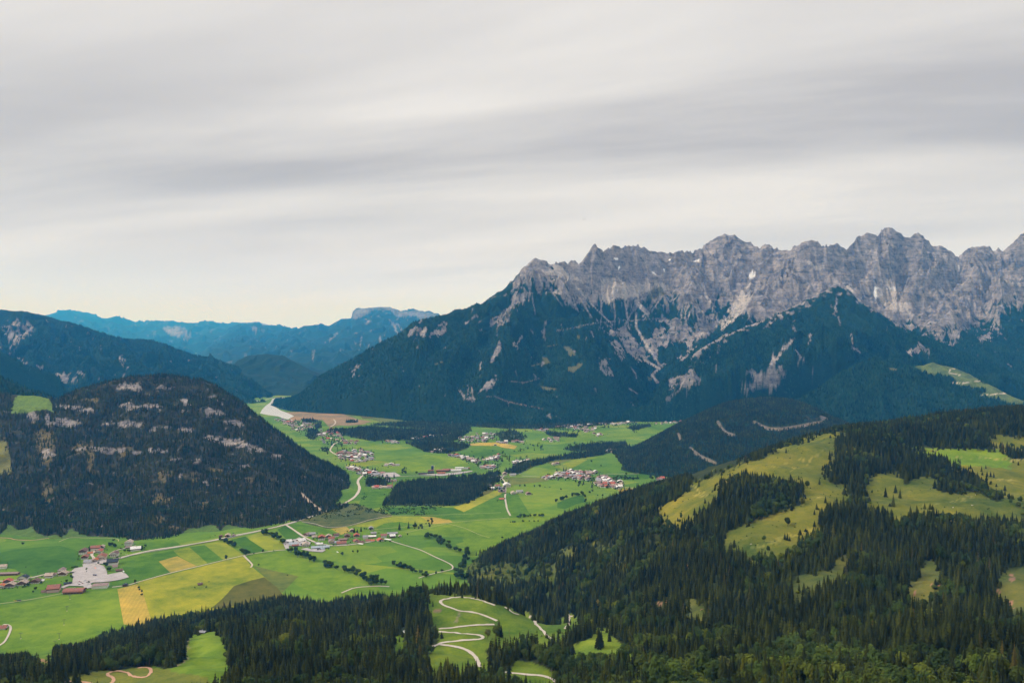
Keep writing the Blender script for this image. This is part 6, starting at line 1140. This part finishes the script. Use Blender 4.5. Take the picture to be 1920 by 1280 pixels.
def cones(name, label, X, Y, Z, h, r):
    n = len(X); k = 5; ang = RNG.uniform(0, 6.28, n); V = np.empty((n, k+1, 3), np.float32)
    for i in range(k): V[:, i, 0] = X+np.cos(ang+2*pi*i/k)*r; V[:, i, 1] = Y+np.sin(ang+2*pi*i/k)*r; V[:, i, 2] = Z-1+h*.05
    V[:, k, 0] = X; V[:, k, 1] = Y; V[:, k, 2] = Z+h
    b0 = np.arange(n)[:, None]*(k+1); F3 = np.concatenate([np.concatenate([b0+i, b0+(i+1) % k, b0+k], 1)[:, None] for i in range(k)], 1).reshape(-1, 3)
    tone = np.clip(1+.38*RNG.normal(0, 1, n)+.35*fbm(X/150, Y/150, 3, 500), .35, 2.4); cc = np.array((.013, .042, .022))*tone[:, None]; cc[:, 0] *= 1+.3*(tone > 1.3)
    tag(new_mesh(name, V.reshape(-1, 3), F3, [FAR], col=np.repeat(cc, k+1, 0)), label, None, None, 'stuff')
for G, n, lb, hh in [(M1, 260000, 'dark forest on the flanks of the limestone range', 19), (M2, 120000, 'dark forest on the steep spur', 19), (M3, 60000, 'dark forest on the low foothills', 19), (B1, 110000, 'dark forest on the long left mountain', 19), (S1, 14000, 'dark forest on the far left shoulder', 19), (S2, 16000, 'dark forest behind the saddle pasture', 19)]:
    X, Y, Z, a, b_ = cand(G, n); h = RNG.uniform(.6, 1.25, len(X))*hh*(1-.55*sst(Z, 500, 1000)); cones('mountain_forest', lb, X, Y, Z, h, h*.24)
# ---- woods, hedges and single trees of the valley floor
WOODS = [([(718,948),(735,922),(748,904),(830,899),(900,892),(935,884),(938,900),(905,922),(900,932),(860,948),(790,948)], 52, 'dark fir wood in the middle of the valley'), ([(684,912),(690,897),(732,900),(724,912)], 55, 'small fir clump beside the road bend'),
 ([(945,886),(970,872),(1000,864),(1060,854),(1105,847),(1175,832),(1172,840),(1130,853),(1095,858),(1035,864),(1000,875),(972,889)], 60, 'long fir belt crossing the valley'), ([(1055,843),(1095,834),(1175,829),(1130,843),(1080,846)], 80, 'upper fir belt beside the round hill'),
 ([(605,812),(620,806),(700,800),(760,804),(840,807),(880,810),(850,827),(790,828),(740,824),(700,827),(660,820),(630,812)], 110, 'broad valley forest below the mountain foot'), ([(690,796),(780,790),(900,790),(1100,788),(1150,790),(1140,796),(1080,801),(1010,804),(950,804),(880,799),(880,809),(800,804)], 150, 'flat forest at the mountain foot'),
 ([(760,830),(800,828),(870,832),(882,834),(875,842),(842,850),(800,848)], 75, 'forest tongue above the sawmill meadow'), ([(1020,810),(1065,813),(1065,820),(1030,817)], 90, 'small fir clump in the far meadow'), ([(1175,803),(1205,796),(1222,799),(1190,807)], 110, 'fir clump near the round hill'),
 ([(1066,815),(1083,815),(1082,820),(1068,820)], 90, 'round clump below the far village'), ([(576,806),(592,804),(600,814),(590,824),(578,822)], 140, 'firs beside the upper hamlet'), ([(1240,782),(1275,778),(1280,786),(1250,790)], 120, 'trees along the far clearing'),
 ([(1340,884),(1352,880),(1365,890),(1350,900)], 60, 'firs below the round hill'), ([(1150,846),(1182,838),(1230,850),(1215,870),(1170,874),(1160,865)], 70, 'forest edge under the round hill'), ([(930,812),(965,806),(985,822),(975,830),(940,826)], 200, 'loose firs above the ochre field'),
 ([(588,797),(600,792),(603,802),(592,804)], 120, 'tall firs beside the sports field'), ([(565,786),(590,788),(600,792),(570,792)], 120, 'thin fir row in the moor'), ([(648,790),(672,789),(670,792),(650,793)], 120, 'small thicket in the moor')]
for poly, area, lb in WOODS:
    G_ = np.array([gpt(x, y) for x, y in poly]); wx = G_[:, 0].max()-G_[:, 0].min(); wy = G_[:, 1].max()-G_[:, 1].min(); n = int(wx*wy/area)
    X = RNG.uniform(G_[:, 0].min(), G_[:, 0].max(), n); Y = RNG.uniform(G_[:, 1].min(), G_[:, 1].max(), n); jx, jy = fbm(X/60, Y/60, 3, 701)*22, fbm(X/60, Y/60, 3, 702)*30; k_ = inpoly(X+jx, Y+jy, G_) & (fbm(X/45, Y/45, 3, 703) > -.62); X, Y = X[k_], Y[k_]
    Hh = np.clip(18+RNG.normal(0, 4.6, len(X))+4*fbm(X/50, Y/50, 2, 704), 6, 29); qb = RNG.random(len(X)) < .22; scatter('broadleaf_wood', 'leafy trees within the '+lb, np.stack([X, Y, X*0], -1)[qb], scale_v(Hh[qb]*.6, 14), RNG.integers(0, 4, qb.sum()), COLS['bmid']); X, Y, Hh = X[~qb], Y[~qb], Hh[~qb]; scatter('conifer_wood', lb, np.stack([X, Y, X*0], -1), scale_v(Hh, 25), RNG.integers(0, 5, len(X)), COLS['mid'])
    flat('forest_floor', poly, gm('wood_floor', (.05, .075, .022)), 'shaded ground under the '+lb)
FT_C = [new_mesh('crown', *broad([13, 15, 12, 16][k], [5.2, 5.6, 5.4, 4.8][k], 7, 90+k, 420, .9), [FLEAF], link=False).data for k in range(4)]; FT_T = [trunkm(10, .4, .8).build('trunk', BARK, link=False).data]
hedge = []
for pts, n, h, wd, ph in [([(418,1013),(440,1026),(462,1040)], 26, 13, 5, 'in the alder hedge crossing the strip fields'), ([(500,1000),(516,1008),(533,1019)], 26, 15, 7, 'in the thicket left of the middle village'), ([(545,1034),(560,1042),(578,1047),(600,1056),(625,1063),(650,1069),(680,1082),(700,1092),(722,1097)], 74, 14.5, 7, 'in the long hedge below the middle village'),
  ([(735,1058),(750,1063),(765,1068),(780,1074),(800,1082)], 26, 12, 4, 'in the short hedge row in the meadow'), ([(797,1003),(815,1012),(830,1022),(850,1030),(868,1036),(880,1042),(870,1055),(860,1068),(862,1080),(872,1086)], 62, 15, 8, 'in the wooded stream bank right of the field path'),
  ([(1044,942),(1060,935),(1078,930),(1092,928)], 24, 12, 4, 'in the curved hedge of the valley meadow'), ([(1092,926),(1097,934),(1098,943)], 9, 12, 3, 'at the end of the curved hedge'), ([(972,971),(990,969),(1016,968)], 16, 11, 3, 'in the row below the hamlet meadow'), ([(955,980),(985,978)], 8, 6, 2, 'in the low bush line by the hamlet road'), ([(990,978),(1010,978)], 6, 5, 2, 'in the low bush line by the near forest'),
  ([(1095,897),(1140,899),(1155,898)], 14, 8, 2, 'in the thin row right of the right village'), ([(1165,898),(1195,898)], 10, 9, 3, 'in the second thin row right of the right village'), ([(224,1036),(240,1034),(265,1030),(269,1024)], 14, 7, 3, 'in the hedge around the white farmhouse'), ([(0,1106),(20,1104),(40,1102),(56,1097),(58,1088)], 18, 5, 2, 'in the hedge around the left village gardens'),
  ([(205,1012),(235,1015),(262,1014),(300,1010),(330,1014)], 12, 5, 3, 'along the forest edge behind the farmhouse'), ([(198,1060),(204,1068),(205,1075)], 7, 10, 3, 'beside the black roofed hotel'), ([(161,1066),(164,1080),(167,1094)], 6, 4, .5, 'in the planted strip of the parking ground'), ([(260,1102),(263,1108),(267,1118)], 4, 7, 1, 'between the ochre strip and the yellow field'),
  ([(133,1075),(135,1086)], 4, 6, 2, 'at the left edge of the parking ground'), ([(203,1022),(215,1027)], 5, 12, 4, 'above the main road junction of the left village'), ([(137,1066),(142,1064)], 3, 8, 2, 'above the parking ground')]:
    P = smooth_line([(*gpt(x, y), 0) for x, y in pts], 1.)
    for k in range(int(n*.80)+1):
        q = P[random.randrange(len(P))]; hedge.append((q[0]+random.gauss(0, wd), q[1]+random.gauss(0, wd), h*random.uniform(.7, 1.25), ph))
for X0, Y0, h, ph in hedge:
    k = random.randrange(4); s = h/14; plant('field_tree', '%s leafy tree %s' % ('tall' if h > 15.5 else 'low' if h < 11 else 'middling', ph), 'field tree', 'trees '+ph, X0, Y0, 0, (s*random.uniform(1.2, 1.5), s*1.35, s*random.uniform(.9, 1.15)), FT_C[k], FT_T[0])
for px, py, h, lb in [(43,1021,11,'lone round tree in the meadow above the left village'),(66,1106,11,'lone tree in the meadow left of the pink walled inn'),(125,1091,9,'tree beside the dark carport'),(184,1057,8,'small round tree at the street fork'),(254,1094,11,'tree beside the path above the ochre strip'),(425,1050,15,'lone oval tree in the lime strip field'),(460,1042,14,'tree at the corner of the path and the yellow field'),
  (493,1036,13,'round tree on the farm path left of the farmyard'),(476,1039,6,'small bushy tree on the farm path'),(513,1033,4,'smallest bush on the farm path'),(642,1041,13,'perfectly round tree below the middle village'),(662,1036,9,'left tree of the orchard pair below the village'),(671,1037,10,'right tree of the orchard pair below the village'),(779,986,11,'third tree of the row beyond the village'),(789,988,14,'fourth and fullest tree of the row beyond the village'),
  (799,983,7,'fifth small tree of the row beyond the village'),(804,983,7,'last small tree of the row beyond the village'),(485,1061,7,'wide bush below the path bend'),(539,1079,5,'bush in the rough pasture'),(885,848,9,'lone tree at the left of the ochre meadow'),(924,846,9,'wide tree in the green below the ochre field'),(943,842,6,'bush in the green below the ochre field'),(964,847,11,'tree right of the ochre field'),(1109,867,14,'big tree on the slope above the right village'),(1127,875,11,'slim tree on the slope above the right village'),(1174,890,14,'tall oval tree right of the right village'),
  (975,913,11,'leftmost tree of the meadow row'),(984,913,13,'broad second tree of the meadow row'),(1002,914,12,'third tree of the meadow row'),(1012,914,14,'fourth tree of the meadow row'),(1022,914,7,'low bush right of the fourth row tree'),(1031,914,7,'double bush at the right of the meadow row'),(1052,919,11,'lone tree below the meadow row'),(1085,913,12,'tree above the curved hedge'),(1106,925,14,'left tree of the pair under the right village'),(1111,922,13,'right tree of the pair under the right village'),(1130,931,13,'bushy tree by the near forest'),
  (942,1010,10,'lone tree near the forest in the big light meadow'),(721,929,8,'tree in the green glade'),(781,888,15,'tree left of the sawmill'),(717,875,11,'tree beside the lone farm behind the gravel ground'),(1121,930,7,'small tree between the pair and the forest'),(817,1077,10,'left tree at the end of the field path'),(829,1073,12,'right tree at the end of the field path')]:
    x, y = gpt(px, py); k = random.randrange(4); s = h/14; plant('field_tree', lb, 'field tree', None, x, y, 0, (s, s, s), FT_C[k], FT_T[0])
for px, py, h, lb, G in [(749,993,26,'tallest fir at the right end of the middle village',0),(766,990,24,'second tall fir beyond the middle village',0),(664,998,20,'left fir before the pale hidden house',0),(670,999,16,'right fir before the pale hidden house',0),(677,996,18,'broad dark fir above the red hip roof',0),(942,865,22,'fir standing alone above the hamlet',0),(951,861,23,'left of the two firs above the hamlet',0),(955,861,22,'right of the two firs above the hamlet',0),(976,846,20,'fir beside the loose grove',0),(755,887,15,'left trunk of the meadow fir pair',0),(760,887,15,'right trunk of the meadow fir pair',0),(168,1032,17,'dark fir above the long white house',0),
  (893,1041,14,'lone fir at the valley edge of the near forest',0)]:
    x, y = gpt(px, py); s = h/25; plant('spruce_tree', lb, 'spruce tree', None, x, y, 0, (s*1.1, s*1.1, s), crown_me[random.randrange(6)], trunk_me[0])
al = lambda x, y: (1240+x/2.8235, 720+y/2.8235); kn = lambda x, y: (780+x/4, 960+y/4)
for f_, x, y, h, lb, br in [(al,1187,597,20,'large fir standing left in the middle pasture',0),(al,1240,575,19,'upper fir of the pasture cluster',0),(al,1264,603,20,'right fir of the pasture cluster',0),(al,1228,648,24,'lowest and tallest fir of the pasture cluster',0),(al,1318,697,19,'left fir at the lower pasture edge',0),(al,1352,697,20,'right fir at the lower pasture edge',0),(al,1720,535,24,'tall fir at the right pasture bend',0),(al,1862,416,11,'small fir left on the upper pasture rim',0),(al,1890,428,11,'small fir right on the upper pasture rim',0),
   (al,1695,462,13,'left small fir on the upper pasture',0),(al,1718,447,10,'tiny fir on the upper pasture',0),(al,1760,495,14,'bushy fir on the upper pasture',0),(al,1743,490,13,'second bushy fir on the upper pasture',0),(al,670,752,19,'pale larch in the lower pasture',1),(al,744,640,17,'leafy tree at the wood corner',1),(al,775,548,15,'larch on the upper pasture slope',1),(al,612,694,14,'larch beside the wood edge track',1),(al,545,835,11,'green bushy tree near the worn track',1),(al,1475,562,19,'fir at the tip of the pasture wood',0),(al,348,762,14,'left small fir at the pasture corner',0),(al,376,762,15,'right small fir at the pasture corner',0),
   (al,1900,632,15,'sparse young tree at the right frame edge',1),(al,1115,580,7,'bush on the middle pasture',1),(kn,536,945,15,'round dark tree at the hairpin',1),(kn,600,935,17,'broad dark tree right of the hairpin',1),(kn,622,925,24,'tall fir above the hairpin trees',0),(kn,640,935,18,'fir right beside the tall hairpin fir',0),(kn,1372,1015,26,'left fir of the pair on the bright meadow',0),(kn,1390,1010,22,'right fir of the pair on the bright meadow',0),(kn,1450,968,18,'fir behind the bright meadow pair',0)]:
    a, b_ = f_(x, y); X0, Y0, Z0 = hit(a, b_, [FGG])
    if br: s = h/15; k = random.randrange(5); plant('broadleaf_tree', lb, 'leafy tree', None, X0, Y0, Z0-.4, (s, s, s), bcrown[k], btrunk[k])
    else: s = h/25; k = random.randrange(6); plant('spruce_tree', lb, 'spruce tree', None, X0, Y0, Z0-.4, (s*1.15, s*1.15, s), crown_me[k], trunk_me[k])
loose = [(E3([(200,360),(440,350),(430,440),(210,430)]), 60), (E3([(360,460),(540,440),(560,500),(370,510)]), 26), (E3([(230,520),(310,510),(310,580),(240,580)]), 10), (E3([(980,310),(1120,310),(1120,335),(990,335)]), 26), (E3([(1130,300),(1400,280),(1420,310),(1180,330)]), 60), (E3([(1200,340),(1270,335),(1270,365),(1210,365)]), 8),
 (E3([(740,455),(1000,420),(1050,470),(800,490),(700,490)]), 50), (E3([(460,320),(760,300),(960,300),(900,370),(560,360)]), 90), (E3([(350,560),(450,540),(460,600),(300,660)]), 40), (E3([(1340,690),(1500,690),(1500,720),(1350,720)]), 30), (E2([(270,510),(450,520),(430,600),(380,560)]), 40), (E2([(500,540),(660,540),(660,640),(500,650)]), 60), (E2([(600,640),(900,650),(880,730),(620,750)]), 70), (E2([(670,770),(900,790),(900,850),(780,860)]), 50),
 (E2([(1400,680),(1700,710),(1850,720),(1830,800),(1680,780),(1560,740)]), 90), (E2([(480,640),(550,650),(540,690),(470,670)]), 40), (E2([(800,820),(1060,860),(1040,900),(800,890)]), 40), (E2([(1740,830),(1900,880),(1880,990),(1740,960)]), 45), (E2([(1090,790),(1130,790),(1130,830),(1090,830)]), 12), (E2([(1480,560),(1820,530),(1820,600),(1500,610)]), 60), (E2([(180,420),(440,450),(400,520),(280,500)]), 60),
 (SW([(120,330),(600,200),(1100,240),(1650,430),(1600,560),(1050,520),(500,400)]), 110), (SW([(1400,340),(1900,330),(1900,390),(1420,380)]), 26), (SW([(380,180),(560,330),(470,340)]), 6), (E2([(930,585),(1460,520),(1460,560),(940,610)]), 60), (E2([(1180,1230),(1330,1180),(1340,1230),(1200,1260)]), 12)]
P = []; Z0 = []
for poly, n in loose:
    G_ = np.array([gpt(x, y) for x, y in poly]); a = RNG.uniform(G_[:, 0].min(), G_[:, 0].max(), n*3); b_ = RNG.uniform(G_[:, 1].min(), G_[:, 1].max(), n*3); k_ = inpoly(a, b_, G_); P.append(np.stack([a[k_], b_[k_]], -1)[:n])
P = np.concatenate(P); hs = np.array([(q[0], q[1]) for q in far_list]); P = P[np.min(np.hypot(P[:, None, 0]-hs[None, :, 0], P[:, None, 1]-hs[None, :, 1]), 1) > 11]; n = len(P); cf = RNG.random(n) < .4; hh = RNG.uniform(9, 19, n)
scatter('valley_trees', 'small firs dotted among the far hamlets and meadows', np.c_[P, 0*hh][cf], scale_v(hh[cf]*1.15, 25)*np.array((1.2, 1.2, 1)), RNG.integers(0, 5, cf.sum()), COLS['mid'])
scatter('valley_trees', 'small leafy trees dotted among the far hamlets and meadows', np.c_[P, 0*hh][~cf], scale_v(hh[~cf]*.75, 14), RNG.integers(0, 4, (~cf).sum()), COLS['bmid'])
# bushes in the marsh and round the mid wood, garden shrubs between the houses
def bushes(name, label, polys, n, s0, s1, dens=1.):
    P = []
    for poly, m in polys:
        G_ = np.array([gpt(x, y) for x, y in poly]); X = RNG.uniform(G_[:, 0].min(), G_[:, 0].max(), m); Y = RNG.uniform(G_[:, 1].min(), G_[:, 1].max(), m); k_ = inpoly(X, Y, G_); k_ &= fbm(X/45, Y/45, 3, 600) > -.1; P.append(np.stack([X[k_], Y[k_]], -1))
    P = np.concatenate(P); s = RNG.uniform(s0, s1, len(P)); scatter(name, label, np.c_[P, -s*2.5], np.stack([s, s, s*.9], -1), RNG.integers(0, 4, len(P)), COLS['bmid'])
bushes('undergrowth', 'shrubs in the marsh and around the mid valley wood', [(E2([(740,1050),(900,1105),(960,1080),(1050,1060),(1300,1070),(1360,1110),(1300,1145),(1000,1145),(900,1130),(700,1065)]), 900), (E2([(350,1180),(450,1135),(620,1070),(740,1055),(860,1130),(600,1170),(450,1185)]), 500), (E2([(1180,1060),(1420,1060),(1430,1090),(1200,1100)]), 150), (E2([(800,960),(860,985),(850,1040),(780,1020)]), 60)], 0, .25, .6)
gard = [(x, y) for (x, y, ph) in far_list]+[(o.location.x, o.location.y) for o in bpy.data.objects if o.name.startswith('chalet') and o.type == 'EMPTY']
g_ = np.repeat(np.array(gard), 3, 0)+RNG.normal(0, 1, (len(gard)*3, 2))*np.array((17, 22)); g_ = g_[np.min(np.hypot(g_[:, None, 0]-np.array(gard)[None, :, 0], g_[:, None, 1]-np.array(gard)[None, :, 1]), 1) > 12]; s = RNG.uniform(.25, .6, len(g_))
g_px = proj(g_[:, 0], g_[:, 1], 0*g_[:, 0]); k_ = ~inpoly(g_px[0], g_px[1], [(130,1050),(250,1050),(250,1110),(130,1115)]); g_, s = g_[k_], s[k_]
scatter('garden_bushes', 'dark garden bushes between the village houses', np.c_[g_, -s*1.5], np.stack([s, s, s], -1), RNG.integers(0, 4, len(g_)), COLS['bmid'])
# ------------------------------------------------------------------ valley air
hm = bpy.data.materials.new('haze_air'); hm.use_nodes = True; t = hm.node_tree; t.nodes.clear()
o_ = nd(t, 'ShaderNodeOutputMaterial'); pv = nd(t, 'ShaderNodeVolumePrincipled')
pv.inputs['Color'].default_value = (.04, .38, 1., 1); pv.inputs['Absorption Color'].default_value = (1, 1, 1, 1)
pv.inputs['Density'].default_value = 3.5e-5; pv.inputs['Anisotropy'].default_value = 0.
t.links.new(pv.outputs[0], o_.inputs['Volume'])
x0, x1, y0, y1, z0, z1 = -65000, 65000, -3000, 65000, -160, 2600
hv = [(x0,y0,z0),(x1,y0,z0),(x1,y1,z0),(x0,y1,z0),(x0,y0,z1),(x1,y0,z1),(x1,y1,z1),(x0,y1,z1)]
hz = new_mesh('haze', hv, [(0,3,2,1),(4,5,6,7),(0,1,5,4),(1,2,6,5),(2,3,7,6),(3,0,4,7)], [hm])
tag(hz, 'thin blue haze filling the air of the valley', None, None, 'stuff')
